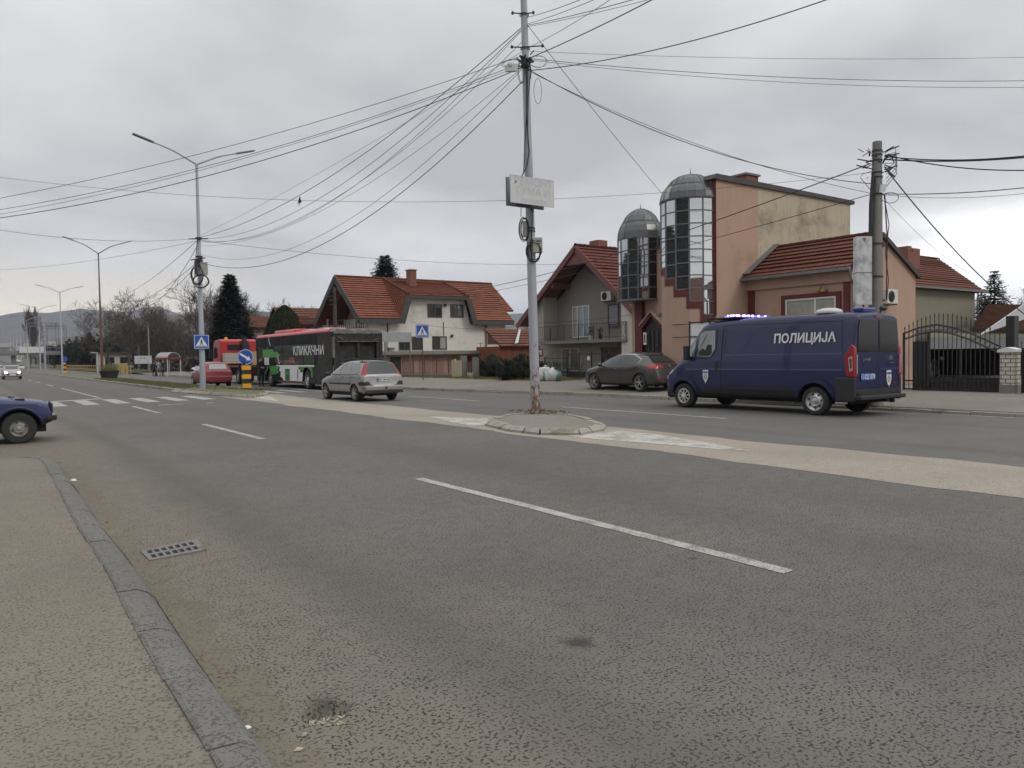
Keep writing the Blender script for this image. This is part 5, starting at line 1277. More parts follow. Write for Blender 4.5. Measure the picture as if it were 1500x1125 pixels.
def towerglass(name, c, r, n, a0, a1, zb, ztop, zr, zapex, steps=None, floor=False, domekey='dome_glass'):
    "faceted glass bay: mullioned panes, ribbed dome above"
    dk = MB(); fr = MB(); gl = MB(); dm = MB(); red = MB(); wl = MB()
    A = [a0+(a1-a0)*i/n for i in range(n+1)]; P = [Vector((c[0]+r*math.cos(a), c[1]+r*math.sin(a), 0)) for a in A]
    for i in range(n):
        p, q = P[i], P[i+1]; z0 = steps[i] if steps else zb
        mid = (p+q)/2; out_ = Vector((mid.x-c[0], mid.y-c[1], 0)).normalized()
        k = max(1, round((ztop-z0)/.53))
        for j in range(k):
            za, zb_ = lerp(z0, ztop, j/k), lerp(z0, ztop, (j+1)/k)
            rr = random.Random(i*31+j); tilt = rr.uniform(-.004, .004)
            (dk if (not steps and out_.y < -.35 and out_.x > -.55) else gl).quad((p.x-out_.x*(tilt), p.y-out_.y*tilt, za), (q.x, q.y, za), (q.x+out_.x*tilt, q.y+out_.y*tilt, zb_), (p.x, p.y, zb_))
            fr.bar((p.x, p.y, za), (q.x, q.y, za), .045)
        fr.bar((p.x, p.y, ztop), (q.x, q.y, ztop), .07)
        z_low = min(steps[i], steps[i-1] if i > 0 else 99) if steps else zb
        fr.bar((p.x, p.y, z_low), (p.x, p.y, ztop), .05)
        if steps:
            o1, o2 = p+out_*.02, q+out_*.02; ext = .0
            wl.quad((p.x, p.y, 0), (q.x, q.y, 0), (q.x, q.y, z0), (p.x, p.y, z0))
            red.quad((o1.x, o1.y, z0-.30), (o2.x, o2.y, z0-.30), (o2.x, o2.y, z0), (o1.x, o1.y, z0))
            if i > 0 and steps[i-1] != z0:
                hi, lo = max(steps[i-1], z0), min(steps[i-1], z0)
                hh = i-1 if steps[i-1] > z0 else i; d = (P[hh+1]-P[hh]).normalized()*(.14 if hh == i else -.14)
                oo = Vector((P[i].x, P[i].y, 0))+out_*.025
                red.quad((oo.x, oo.y, lo-.3), (oo.x+d.x, oo.y+d.y, lo-.3), (oo.x+d.x, oo.y+d.y, hi), (oo.x, oo.y, hi))
    fr.bar((P[-1].x, P[-1].y, steps[-1] if steps else zb), (P[-1].x, P[-1].y, ztop), .05)
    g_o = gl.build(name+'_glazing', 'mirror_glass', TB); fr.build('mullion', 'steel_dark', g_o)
    if dk.v: dk.build('dark_reflection_pane', 'dark_glass', g_o)  # panes towards the wall: dark reflection put into the glass colour
    if steps: wl.build('stepped_wall', 'wall_pink', TB); red.build('stepped_band', 'dark_red', TB)
    # dome: two tiers of ribbed panels
    R1, R2 = r*.80, r*.16; tiers = [(r*1.03, ztop+.03), (R1, zr), (R2, zapex)]
    nn = 12; B = [2*math.pi*i/nn for i in range(nn+1)] if not steps else [a0-.25+(a1-a0+.5)*i/nn for i in range(nn+1)]
    pale = MB(); ribs = MB()
    for t in range(2):
        (ra, za), (rb, zb2) = tiers[t], tiers[t+1]; seg = 3
        for i in range(nn):
            for s_ in range(seg):
                u0, u1 = s_/seg, (s_+1)/seg; bulge = lambda u: .06*math.sin(math.pi*u)*(1 if t == 0 else 1.6)
                r0, r1 = lerp(ra, rb, u0)+bulge(u0), lerp(ra, rb, u1)+bulge(u1); z0, z1 = lerp(za, zb2, u0)+bulge(u0)*.8, lerp(za, zb2, u1)+bulge(u1)*.8
                tgt = pale if (steps and t == 0 and i in (4, 5)) else dm
                tgt.quad(*[(c[0]+rr*math.cos(a), c[1]+rr*math.sin(a), z) for rr, a, z in ((r0, B[i], z0), (r0, B[i+1], z0), (r1, B[i+1], z1), (r1, B[i], z1))])
                ribs.bar((c[0]+r0*math.cos(B[i]), c[1]+r0*math.sin(B[i]), z0), (c[0]+r1*math.cos(B[i]), c[1]+r1*math.sin(B[i]), z1), .035)
            ribs.bar((c[0]+ra*math.cos(B[i]), c[1]+ra*math.sin(B[i]), za), (c[0]+ra*math.cos(B[i+1]), c[1]+ra*math.sin(B[i+1]), za), .05)
    dm.lathe([(R2, zapex-.01), (0, zapex+.04)], (c[0], c[1], 0), 'z', 12)
    ribs.tube([(c[0], c[1], zapex), (c[0], c[1], zapex+.28)], [.03, .006], 6)
    d_o = dm.build(name+'_dome', domekey, TB); ribs.build('dome_rib', 'steel_dark', d_o)
    if pale.v: pale.build('dome_pale_panel', 'dome_pale', d_o)
    if floor:
        f = MB(); f.lathe([(0, zb-.02), (r*1.06, zb-.02), (r*1.06, zb+.06)], (c[0], c[1], 0), 'z', 24); f.build('bay_floor', 'steel_dark', TB)
# right tower: half cylinder; angles measured at its centre, pi = towards the street
st = [5.07, 4.98, 4.62, 4.17, 3.70, 3.20, 3.12]
towerglass('tower', (24.12, 21.5), 1.2, 7, R(90), R(270), 3, 7.72, 8.33, 8.82, [5.1, 5.1, 5.08, 4.62, 4.15, 3.68, 3.15])
towerglass('tower', (26.35, 26.6), 1.08, 14, R(38), R(398), 4.15, 7.05, 7.85, 8.5, None, True)
b = MB(); b.box(26.0, 27.2, 26.0, 27.2, 4.2, 7.0); b.build('bay_core', 'dark_interior', TB)
# entrance between the towers
b = MB(); y0, y1, *_ = rect('x', 26.25, 935, 943.5, 445, 515); b.box(26.1, 26.35, y0, y1+.1, 0, 4.1); b.build('entrance_column', 'dark_red', TB)
y0, y1, z0, z1 = rect('x', 26.28, 945, 971, 461, 515)
b = MB(); b.prism([(y0, .2), (y1, .2), (y1, z1-.55), ((y0+y1)/2, z1), (y0, z1-.55)], 'x', 26.24, 26.32); d_o = b.build('entrance_door', 'black_iron', TB)
b = MB()
for k in range(1, 4): yy_ = lerp(y0, y1, k/4); b.box(26.2, 26.24, yy_-.05, yy_+.05, .3, z1-.7)
b.build('door_panel', 'shutter_dark', d_o)
b = MB(); ym = (y0+y1)/2
b.bar((26.15, y0-.12, z1-.62), (26.15, ym, z1+.02), .16, .13); b.bar((26.15, y1+.12, z1-.62), (26.15, ym, z1+.02), .16, .13); b.build('door_gable', 'dark_red', TB)
b = MB(); b.bar((26.12, y0-.2, z1-.5), (26.12, ym, z1+.15), .2, .05); b.bar((26.12, y1+.2, z1-.5), (26.12, ym, z1+.15), .2, .05); b.build('door_gable_trim', 'wall_cream', TB)
y0, y1, z0, z1 = rect('x', 26.05, 943.5, 947.5, 487, 505); b = MB(); b.box(26.0, 26.04, y0, y1, z0, z1); o = b.build('number_sign', 'white_paint', TB)
b = MB(); b.box(25.99, 26.0, y0+.05, y1-.05, z0+.1, z1-.1); b.build('sign_marks', 'lamp_red_dark', o)
# entrance stairs handrail and steps
b = MB()
for k in range(6): b.box(24.4+k*.3, 26.2, 23.0, 24.8, .2+k*.16, .36+k*.16)
b.build('stairs', 'concrete', TB)
for y in (24.9, 23.1): b = MB(); b.tube([(24.3, y, 1.1), (26.0, y, 2.1)], .025, 6); b.tube([(24.3, y, .2), (24.3, y, 1.1)], .025, 6); b.tube([(25.3, y, .5), (25.3, y, 1.7)], .02, 6); b.build('handrail', 'black_iron', TB)
b = MB(); b.tube([(24.06, 22.6, 3.0), (23.7, 22.5, 3.35), (23.4, 22.4, 3.3)], .02, 6); b.lathe([(0, -.02), (.16, -.05), (.1, .09), (0, .12)], (23.35, 22.4, 3.2), 'z', 12); b.build('wall_lamp', 'black_iron', TB)
# ===== low shop beside it =====
LB = thing('low_shop', (26, 15.6, GZ), 'low pink house with brown tiled roof and dark red pilasters', 'house')
ys0, ys1 = 15.6, 20.196
b = MB(); b.prism([(26, 0), (26, 4.66), (27.75, 5.86), (30.3, 4.5), (30.3, 0)], 'y', ys0, ys1); b.build('wall', 'wall_pink', LB)
b = MB()
b.tiled((25.65, ys0-.1, 4.60), (25.65, ys1, 4.60), (27.75, ys1, 5.98), (27.75, ys0-.1, 5.98), .3, .06, .09)
b.tiled((30.5, ys1, 4.5), (30.5, ys0-.1, 4.5), (27.75, ys0-.1, 5.98), (27.75, ys1, 5.98), .3, .05, .09)
for k in range(16): y = ys0-.05+k*.29; b.lathe([(.09, 0), (.075, .30)], (27.75, y, 6.0), 'y', 8)
r_o = b.build('roof', 'tile_brown', LB)
b = MB(); b.bar((25.6, ys0-.1, 4.56), (25.6, ys1, 4.56), .13, .11); b.tube([(25.62, ys0-.06, 4.5), (25.75, ys0-.06, 4.2), (25.92, ys0-.06, 4.0), (25.92, ys0-.06, 0)], .04, 8); b.build('gutter', 'gutter', LB)
b = MB(); b.bar((25.7, ys1-.12, 4.78), (27.75, ys1-.12, 6.12), .3, .05); b.build('flashing', 'gutter', r_o)
b = MB(); b.bar((25.95, ys0-.11, 4.62), (27.75, ys0-.11, 5.93), .05, .16); b.bar((27.75, ys0-.11, 5.93), (30.4, ys0-.11, 4.5), .05, .16); b.build('verge_board', 'dark_fascia', r_o)
b = MB(); b.box(25.9, 25.999, ys0, ys1, 4.12, 4.56); b.build('cornice', 'wall_pink', LB)
for a in ((1096.5, 1105, 414, 500), (1236, 1245, 400, 500)):
    y0, y1, *_ = rect('x', 25.97, *a); b = MB(); b.box(25.93, 25.998, y0, y1, 0, 4.115); b.build('pilaster', 'dark_red', LB)
y0, y1, z0, z1 = rect('x', 25.95, 1144.6, 1231.5, 430, 470); z0 = 2.0
b = MB(); b.box(25.92, 25.998, y0, y1, z1-.16, z1); b.box(25.92, 25.998, y0, y0+.18, z0, z1-.16); b.box(25.92, 25.998, y1-.18, y1, z0, z1-.16); b.box(25.92, 25.998, y0, y1, z0-.16, z0); b.build('window_surround', 'dark_red', LB)
win(LB, 'x', 25.99, (y0+.18, y1-.18, z0, z1-.16), mull=(.40,), fw=.07, curtain=(.04, .96), gm='window_glass')
b = MB()
for p in ((1199, 424), (1207, 425.5)): q = onx(*p, 25.9); b.box(25.8, 25.99, q.y-.09, q.y+.09, q.z-.04, q.z+.06)
b.build('security_light', 'yellow_old', LB)
ac_unit(LB, 'y', 15.6, rect('y', 15.6, 1286, 1302, 425, 446), 'white air conditioner on the pink gable wall beside the concrete pole')
# ===== beige house with hipped roof behind =====
BH = thing('beige_house', (46, 24.3, 0), 'plain beige house with red hipped roof behind the iron gate', 'house')
x0, x1, z0, z1 = rect('y', 24.3, 1300, 1428, 424, 500); ze = rect('y', 24.3, 1340, 1341, 420.5, 430)[3]
b = MB(); b.box(x0, x1, 24.3, 33, -.1, ze); b.build('wall', 'wall_beige', BH)
zr = ony(1355, 378, 28.5).z; xr = ony(1376, 379, 28.5).x
b = MB(); b.tiled((x0-.4, 23.9, ze), (x1+.5, 23.9, ze), (xr, 28.5, zr), (x0-.4, 28.5, zr), .45, .07, .1)
b.tiled((x1+.5, 33.4, ze), (x0-.4, 33.4, ze), (x0-.4, 28.5, zr), (xr, 28.5, zr), .45, .05, .1)
b.tiled((x1+.5, 23.9, ze), (x1+.5, 33.4, ze), (xr, 28.52, zr), (xr, 28.48, zr), .45, .05, .1)
for k in range(int((xr-x0+.4)/.35)): b.lathe([(.13, 0), (.10, .36)], (x0-.4+k*.35, 28.5, zr+.03), 'x', 8)
r_o = b.build('roof', 'tile_brown', BH)
b = MB(); b.bar((x0-.4, 23.85, ze-.02), (x1+.5, 23.85, ze-.02), .14, .12); b.tube([(x1+.1, 24.15, ze), (x1+.1, 24.15, 0)], .05, 6); b.build('gutter', 'gutter', BH)
xa = ony(1323.5, 380, 26.6).x; xb = ony(1341, 380, 26.6).x; zt = ony(1330, 364, 26.6).z
b = MB(); b.box(xa, xb, 26.3, 27.2, ze+.3, zt-.25); b.box(xa, xa+.45, 26.3, 27.2, zt-.25, zt+.1); b.box(xa+.6, xb, 26.3, 27.2, zt-.25, zt); b.build('chimney', 'brick_red', r_o)
# ===== house with a red roof and grey canopy at the far right =====
RH = thing('red_roof_house', (52, 16, 0), 'long red roofed house at the right edge behind the brick pillar', 'house')
pa, pb, pc = ony(1428, 480, 18.9), ony(1447, 446, 23), ony(1500, 443, 23); x0, x1, z0, z1 = pa.x, 75, pa.z, pb.z
b = MB(); b.box(x0, x1+6, 19.4, 22, -.1, z0); b.build('wall', 'wall_grey', RH)
b = MB(); b.tiled((x0-.3, 18.9, z0), (x1+6, 18.9, z0-.2), (x1+6, 23, z1+.6), (pb.x, 23, z1), .4, .06, .1); b.build('roof', 'tile_old', RH)
TA = thing('awning', onz(1470, 560, .2), 'light grey slanting canopy sheet behind the right gate', 'awning')
P_ = [ony(1437, 490, 14.6), ony(1500, 446, 14.6), ony(1540, 432, 14.6), ony(1540, 462, 14.6), ony(1500, 468, 14.6)]
b = MB(); b.poly(P_); b.poly([p+Vector((0, .06, 0)) for p in reversed(P_)])
for i in range(5): a, c_ = P_[i], P_[(i+1) % 5]; b.quad(a, a+Vector((0, .06, 0)), c_+Vector((0, .06, 0)), c_)
b.build('sheet', 'tarp', TA)
b = MB(); b.tube([onz(1530, 560, .2), ony(1530, 450, 14.6)], .05, 8); b.build('post', 'steel_dark', TA)
# carport behind the gate with a dark car under it
CPt = thing('carport', (30, 14, GZ), 'grey metal carport roof behind the arched gate', 'carport')
x0, x1, z0, z1 = rect('y', 15.2, 1346, 1475, 493, 510)
b = MB(); b.box(30.4, 40.5, 15.1, 15.35, z0-.02, z0+.42); b.box(30.4, 40.5, 15.35, 22, z0+.30, z0+.40); b.build('roof', 'gutter', CPt)
b = MB(); b.box(30.4, 40.5, 15.08, 15.1, z0+.42, z0+.6); b.build('edge_sheet', 'wall_beige', CPt)
b = MB(); b.box(30.3, 41, 21.8, 22, 0, z0+.3); b.box(40.6, 40.8, 15.6, 22, 0, z0+.3); b.build('back_wall', 'dark_interior', CPt)  # near-black wall colour stands in for the shade under the roof
for x in (33.2, 37.2, 40.4): b = MB(); b.tube([(x, 15.25, .2), (x, 15.25, z0)], .06, 8); b.build('post', 'rust_iron', CPt)
# ===== iron gate, pillar and fence =====
XG = 25.3
GT = thing('iron_gate', (XG, 12.5, GZ), 'wide black wrought iron gate with arched top beside the van', 'gate')
ya, yb = onx(1324, 560, XG).y, onx(1467, 560, XG).y
PT = [(1324, 484), (1345, 472), (1370, 463.5), (1395, 464), (1420, 470), (1445, 481), (1467, 492)]
PA = [(1324, 488), (1345, 480), (1372, 475), (1395, 479), (1420, 487), (1445, 498), (1467, 508)]
tp = [onx(*p, XG) for p in PT]; ap = [onx(*p, XG) for p in PA]
b = MB()
for k in range(22):
    y = lerp(ya, yb, (k+.2)/21.6)
    zt = ipl(sorted((p.y, p.z) for p in tp), y); b.tube([(XG, y, .3), (XG, y, zt)], .013, 5); b.tube([(XG, y, zt), (XG, y, zt+.03), (XG, y, zt+.13)], [.012, .025, .001], 5)
b.build('picket', 'black_iron', GT)
b = MB()
for dz in (0, -.22): b.tube([(XG, p.y, p.z+dz) for p in ap], .022, 6)
for z in (.35, .62): b.bar((XG, ya, z), (XG, yb, z), .035, .05)
ym = lerp(ya, yb, .30)
b.build('arch_rail', 'black_iron', GT)
b = MB()
S_ = sorted((p.y, p.z) for p in ap)
for k in range(21): y = lerp(ya, yb, (k+.7)/21.6); z = ipl(S_, y)-.11; b.tube([(XG, y+.07*math.cos(a), z+.085*math.sin(a)) for a in [q*math.pi/5 for q in range(11)]], .010, 5, False)
b.build('ring_ornament', 'black_iron', GT)
b = MB(); b.box(XG+.02, XG+.03, lerp(ya, yb, .28), yb-.05, .3, .75); b.box(XG+.02, XG+.03, lerp(ya, yb, .10), lerp(ya, yb, .27), .3, 1.9); b.build('sheet_backing', 'black_iron', GT)
for y in (ya, lerp(ya, yb, .27)): b = MB(); b.box(XG-.03, XG+.03, y-.03, y+.03, .2, 2.2); b.build('gate_post', 'black_iron', GT)
y0, y1, z0, z1 = rect('x', XG-.1, 1467, 1489, 512, 583)
PL = thing('brick_pillar', (XG, (y0+y1)/2, GZ), 'white brick gate pillar with a pale cap', 'pillar')
b = MB(); b.box(XG-.2, XG+.18, y0, y1, .55, z1-.08); b.build('brick_shaft', 'brick_white', PL)
b = MB(); b.box(XG-.215, XG+.195, y0-.01, y1+.01, .1, .548); b.build('base', 'concrete', PL)
b = MB(); b.prism([(y0-.05, z1-.08), (y1+.05, z1-.08), (y1+.05, z1), ((y0+y1)/2, z1+.07), (y0-.05, z1)], 'x', XG-.26, XG+.24); b.build('cap', 'white_paint', PL)
FR = thing('iron_fence', (XG, y0-2, GZ), 'black iron fence right of the white brick pillar', 'fence')
b = MB(); rod_fence(b, (XG, y0-.1), (XG, y0-6), .25, 1.75, .12, .012, (.4, 1.6), True); b.build('picket', 'black_iron', FR)
b = MB(); b.box(XG+.03, XG+.04, y0-6, y0-.1, .25, 1.6); b.build('sheet_backing', 'black_iron', FR)
b = MB(); q = onx(1484, 463, XG+1); b.box(XG+.8, XG+1.1, q.y-.12, q.y+.12, .2, q.z); tag(b.build('gate_post', 'black_iron', loc=(XG+.9, q.y, .2)), 'tall black post standing behind the white brick pillar', 'post')
# ===== grey house with balcony =====
XW, XR = 32.5, 31.0
GH = thing('balcony_house', (XW, 37, GZ), 'grey gabled house with an iron balcony and brown red roof edge', 'house')
ap_ = onx(843, 360, XR); lf = onx(758, 476, XR); rf = onx(936, 461, XR)
def gable_z(y, d=0): return ipl([(rf.y, rf.z-d), (ap_.y, ap_.z-d), (lf.y, lf.z-d)], y)
b = MB(); yl, yr = onx(786, 480, XW).y, onx(934, 480, XW).y
ylw, yrw = lf.y-.5, rf.y+.3
b.prism([(yrw, -.1), (yrw, gable_z(yrw, .35)), (ap_.y, ap_.z-.35), (ylw, gable_z(ylw, .35)), (ylw, -.1)], 'x', XW, 42)
b.build('wall', 'wall_grey', GH)
y0, y1, z0, z1 = rect('x', XW-.1, 797, 814, 434, 499)
b = MB(); b.box(XR+.35, XW-.002, y0, y1, 2.6, z1+.1); b.box(XW-.3, XW-.002, y1, ylw-.1, 2.6, gable_z(ylw-.1, .6)); b.build('pier', 'wall_lightgrey', GH)
b = MB(); b.box(XW-.02, XW-.002, rect('x', XW, 825, 905, 500, 505)[0], ylw-.05, .1, 2.45); b.build('lower_wall', 'wall_lightgrey', GH)
y0, y1, z0, z1 = rect('x', XR, 908, 934.5, 443, 515)
b = MB(); b.prism([(y0, .1), (y1, .1), (y1, gable_z(y1, .25)), (y0, gable_z(y0, .25))], 'x', XR+.1, XW-.004); b.build('side_wall', 'wall_oldwhite', GH)
XBk = 42.5
b = MB(); b.tiled((XR-.05, rf.y-.05, rf.z), (XBk, rf.y-.05, rf.z), (XBk, ap_.y, ap_.z), (XR-.05, ap_.y, ap_.z), .36, .07, .1)
b.tiled((XBk, lf.y+.05, lf.z), (XR-.05, lf.y+.05, lf.z), (XR-.05, ap_.y, ap_.z), (XBk, ap_.y, ap_.z), .36, .07, .1)
for k in range(32): b.lathe([(.12, 0), (.09, .37)], (XR-.05+k*.36, ap_.y, ap_.z+.05), 'x', 8)
r_o = b.build('roof', 'tile_dark', GH)
b = MB()
for e in (lf, rf): b.bar((XR-.08, e.y, e.z-.14), (XR-.08, ap_.y, ap_.z-.14), .06, .34)
ta = onx(822, 391, XR); tb = onx(864, 384, XR); b.prism([(ta.y, ta.z), (tb.y, tb.z), (tb.y, gable_z(tb.y, .15)), (ap_.y, ap_.z-.15), (ta.y, gable_z(ta.y, .15))], 'x', XR+.0, XR+.06); b.build('bargeboard', 'brown_red', r_o)
b = MB(); p1 = onx(808, 420, XR); b.box(XR+.02, XW, p1.y-.12, p1.y+.12, p1.z-.1, p1.z+.25); p1 = onx(877, 405, XR); b.box(XR+.02, XW, p1.y-.1, p1.y+.1, p1.z-.1, p1.z+.15); b.build('purlin', 'brown_red', r_o)
for e, s_ in ((lf, 1), (rf, -1)):
    b = MB(); b.quad((XR, e.y, e.z-.12), (XR, ap_.y, ap_.z-.12), (XW, ap_.y, ap_.z-.12), (XW, e.y, e.z-.12)); b.build('soffit', 'brown_wood', r_o)
y0, y1, z0, z1 = rect('x', 0+34.0, 870, 883, 353, 380)
brickbox('chimney', 'brick_red', GH, 33.6, 34.4, y0, y1, z0-.4, z1, None)
win(GH, 'x', XW, rect('x', XW, 839, 863.6, 448, 494.5), 'white_frame', 'light_glass', (.35, .7), .07, 'balcony_door', sill=False, curtain=(.72, .92))
b = MB(); y0, y1, z0, z1 = rect('x', XW, 863.6, 868, 447, 494); 
win(GH, 'x', XW, rect('x', XW, 891, 907, 445, 477), 'shutter_dark', 'window_glass', (), .09, blind=(.0, 1., 'cloth_grey'))
win(GH, 'x', XW-.02, rect('x', XW, 823, 849, 510, 543), 'white_frame', 'light_glass', (.5,), .08, blind=(.5, 1., 'cloth_grey'))
win(GH, 'x', XW-.02, rect('x', XW, 881, 912, 509, 533), 'brown_wood', 'window_glass', (.5, .75), .09, blind=(.0, .5, 'brown_wood'))
y0, y1, z0, z1 = rect('x', XR, 787, 917, 497, 501)
b = MB(); b.box(XR-.02, XW-.004, y0, y1, 2.38, 2.56); o = b.build('balcony_slab', 'concrete', GH)
b = MB(); zt = 3.52
for y in [lerp(y0, y1, k/6) for k in range(7)]: b.bar((XR, y, 2.56), (XR, y, zt), .035)
b.bar((XR, y0, zt), (XR, y1, zt), .05, .03); b.bar((XR, y0, 2.68), (XR, y1, 2.68), .025); b.bar((XR, y0, zt), (XW, y0, zt), .04, .03); b.bar((XR, y0, 2.6), (XR, y0, zt), .04)
n_ = 36
for k in range(n_):
    ya_, yb_ = lerp(y0, y1, k/n_), lerp(y0, y1, (k+1)/n_); b.tube([(XR, ya_, 2.68), (XR, (ya_+yb_)/2+.05, 3.1), (XR, ya_, zt)], .008, 4)
    b.tube([(XR, yb_, 2.68), (XR, (ya_+yb_)/2-.05, 3.1), (XR, yb_, zt)], .008, 4)
b.build('balcony_railing', 'black_iron', GH)
ac_unit(GH, 'x', XW, rect('x', XW, 886, 901, 427, 441), 'white air conditioner under the roof edge of the balcony house')
fp = onx(865, 490, XR+.3)
for k, (dy, h_, nm) in enumerate(((0, .5, 'white pot plant by the balcony door'), (-.9, .42, 'terracotta pot plant on the balcony, nearer the window'))):
    t = thing('pot_plant', (XR+.3, fp.y+dy, 2.56), nm, 'plant'); b = MB(); b.lathe([(.09, 0), (.14, .26), (.12, .26), (0, .22)], (0, 0, 0), 'z', 12); b.build('pot', 'white_paint' if k == 0 else 'tile_old', t, world=False)
    b = MB(); rr = random.Random(k)
    for q in range(60): a = rr.uniform(0, 6.3); d = rr.uniform(.02, .18); z = .25+rr.random()*h_; p = Vector((d*math.cos(a), d*math.sin(a), z)); b.quad(p, p+Vector((.05, 0, .02)), p+Vector((.05, .02, .08)), p+Vector((0, .02, .06)))
    b.build('foliage', 'leaf_green', t, world=False)
# front fences of the balcony house
XF = 28.3
F1 = thing('front_fence', (XF, 38, GZ), 'black iron railing with gate in front of the balcony house', 'fence')
y0, y1, z0, z1 = rect('x', XF, 831, 905, 522, 553)
b = MB(); rod_fence(b, (XF, y0), (XF, y1), .75, 1.72, .12, .012, (.8, 1.70)); 
for y in [lerp(y0, y1, k/4) for k in range(5)]: b.bar((XF, y, .2), (XF, y, 1.8), .05)
b.build('railing', 'black_iron', F1)
b = MB(); b.box(XF-.05, XF+.05, y0, y1, .2, .7); b.build('base_panel', 'plastic_black', F1)
ya2, yb2, *_ = rect('x', XF, 799, 831, 520, 550)
b = MB(); rod_fence(b, (XF, ya2), (XF, yb2), .35, 1.6, .11, .012, (.45, 1.45), top=lambda t: 1.6+.35*math.sin(math.pi*t)); b.bar((XF, ya2, .2), (XF, ya2, 1.8), .06); b.build('gate', 'black_iron', F1)
q = onx(862, 524, XF-.05); b = MB(); b.box(XF-.06, XF-.03, q.y-.1, q.y+.1, q.z-.14, q.z+.08); b.build('notice', 'bus_white', F1)
q = onx(791, 517, XF-.05); b = MB(); b.box(XF-.06, XF-.03, q.y-.28, q.y+.28, q.z-.22, q.z+.24); o = b.build('warning_sign', 'lamp_red_dark', F1); b = MB(); b.box(XF-.066, XF-.061, q.y-.2, q.y+.2, q.z-.1, q.z+.15); b.build('sign_face', 'bus_white', o)
# ===== white house with big red roof =====
WH = thing('white_house', (27.6, 60, GZ), 'white house with large red tiled roof, dormer and timber gable', 'house')
XA, XZ, YF_, YR = 27.6, 41.6, 60.0, 64.4
ZR, ZE, ZD = 8.85, 4.95, 7.05
b = MB(); b.box(XA, XZ, YF_, 68.8, -.1, 4.6); b.prism([(30.45, 4.4), (37.75, 4.4), (37.05, 6.92), (31.15, 6.92)], 'y', YF_+.003, 63.5); b.box(XA+1.2, XZ-.02, YF_+.6, 68.2, 4.4, 5.3); b.box(XZ-.3, XZ+.6, YF_+1.2, 66, -.1, 5.5); b.build('wall', 'wall_white', WH)
b = MB(); b.prism([(YF_+.6, 4.4), (YR, ZR-.5), (68.2, 4.4)], 'x', XA+1.25, XZ-.1); b.build('gable_wall', 'timber_orange', WH)
b = MB(); b.prism([(YF_+.02, 4.3), (YF_+.02, 5.0), (61.9, 6.5), (61.9, 4.3)], 'x', XA+.02, XA+1.3); b.build('timber_side', 'timber_red', WH)
xo = 26.5; ye = 59.35; xz = 43.0
b = MB()
b.tiled((xo, ye, ZE), (30.3, ye, ZE), (31.1, YR, ZR), (xo, YR, ZR), .36, .07, .12)
b.tiled((37.9, ye, ZE), (xz-.9, ye, ZE), (xz-.9, YR, ZR), (37.3, YR, ZR), .36, .07, .12)
b.tiled((xz-.9, ye+1.3, ZE+1.05), (xz, ye+1.3, ZE+1.05), (xz, YR, ZR), (xz-.9, YR, ZR), .36, .07, .12)
b.tiled((31.1, ye, ZD), (37.1, ye, ZD), (37.3, YR, ZR+.02), (31.1, YR, ZR+.02), .36, .07, .12)
b.tiled((30.3, ye, ZE), (31.1, ye, ZD), (31.12, YR, ZR), (31.08, YR, ZR), .36, .07, .12)
b.tiled((37.1, ye, ZD), (37.9, ye, ZE), (37.32, YR, ZR), (37.28, YR, ZR), .36, .07, .12)
b.tiled((xz, 69.5, ZE), (xo, 69.5, ZE), (xo, YR, ZR), (xz, YR, ZR), .36, .05, .12)
for k in range(46): b.lathe([(.12, 0), (.09, .37)], (xo+k*.36, YR, ZR+.06), 'x', 8)
r_o = b.build('roof', 'tile_red', WH)
b = MB()
for a, c_ in (((31.1, YR, ZR+.1), (31.1, ye, ZD+.1)), ((37.3, YR, ZR+.1), (37.1, ye, ZD+.1))): b.tube([a, c_], .09, 8)
b.build('hip_tiles', 'tile_old', r_o)
b = MB()
b.bar((xo-.03, ye, ZE-.2), (xo-.03, YR, ZR-.17), .08, .55); b.bar((xo-.03, 69.5, ZE-.2), (xo-.03, YR, ZR-.17), .08, .55)
b.bar((xo, ye-.03, ZE-.2), (30.35, ye-.03, ZE-.2), .12, .38); b.bar((37.9, ye-.03, ZE-.2), (xz-.9, ye-.03, ZE-.2), .12, .38)
b.bar((30.4, ye-.05, ZE-.35), (31.1, ye-.05, ZD-.2), .14, .5); b.bar((37.1, ye-.05, ZD-.2), (37.8, ye-.05, ZE-.35), .14, .5); b.bar((31.0, ye-.03, ZD-.16), (37.2, ye-.03, ZD-.16), .1, .22)
b.quad((xo, ye, ZE-.3), (30.3, ye, ZE-.3), (30.3, YF_+.6, ZE-.3), (xo, YF_+.6, ZE-.3)); b.quad((37.9, ye, ZE-.3), (xz-.9, ye, ZE-.3), (xz-.9, YF_+.6, ZE-.3), (37.9, YF_+.6, ZE-.3))
b.build('eaves_board', 'dark_fascia', r_o)
q0, q1, *_ = rect('y', 62.2, 600, 609, 393, 415); brickbox('chimney', 'brick_red', WH, q0, q1, 62.1, 62.9, 7.9, ony(604, 396, 62.2).z, 'brick_red')
for a, kw in (((626, 647, 445.5, 465), dict(blind=(0, .45, 'shutter_dark'))), ((659.5, 678.5, 446, 465), dict(blind=(0, .45, 'shutter_dark'), gm='light_glass'))):
    win(WH, 'y', YF_, rect('y', YF_, *a), 'shutter_dark', kw.pop('gm', 'window_glass'), (.5,), .1, sill=False, **kw)
win(WH, 'y', YF_, rect('y', YF_, 584, 600, 501, 513), 'dark_fascia', 'window_glass', (.5,), .08, sill=False)
win(WH, 'y', YF_, rect('y', YF_, 603, 619, 493, 512.5), 'shutter_dark', 'window_glass', (.5,), .1, sill=False, blind=(0, 1, 'shutter_dark'))
win(WH, 'y', YF_, rect('y', YF_, 633, 654, 492.5, 512), 'shutter_dark', 'window_glass', (.5,), .1, sill=False, blind=(0, .5, 'shutter_dark'), curtain=(.55, .95))
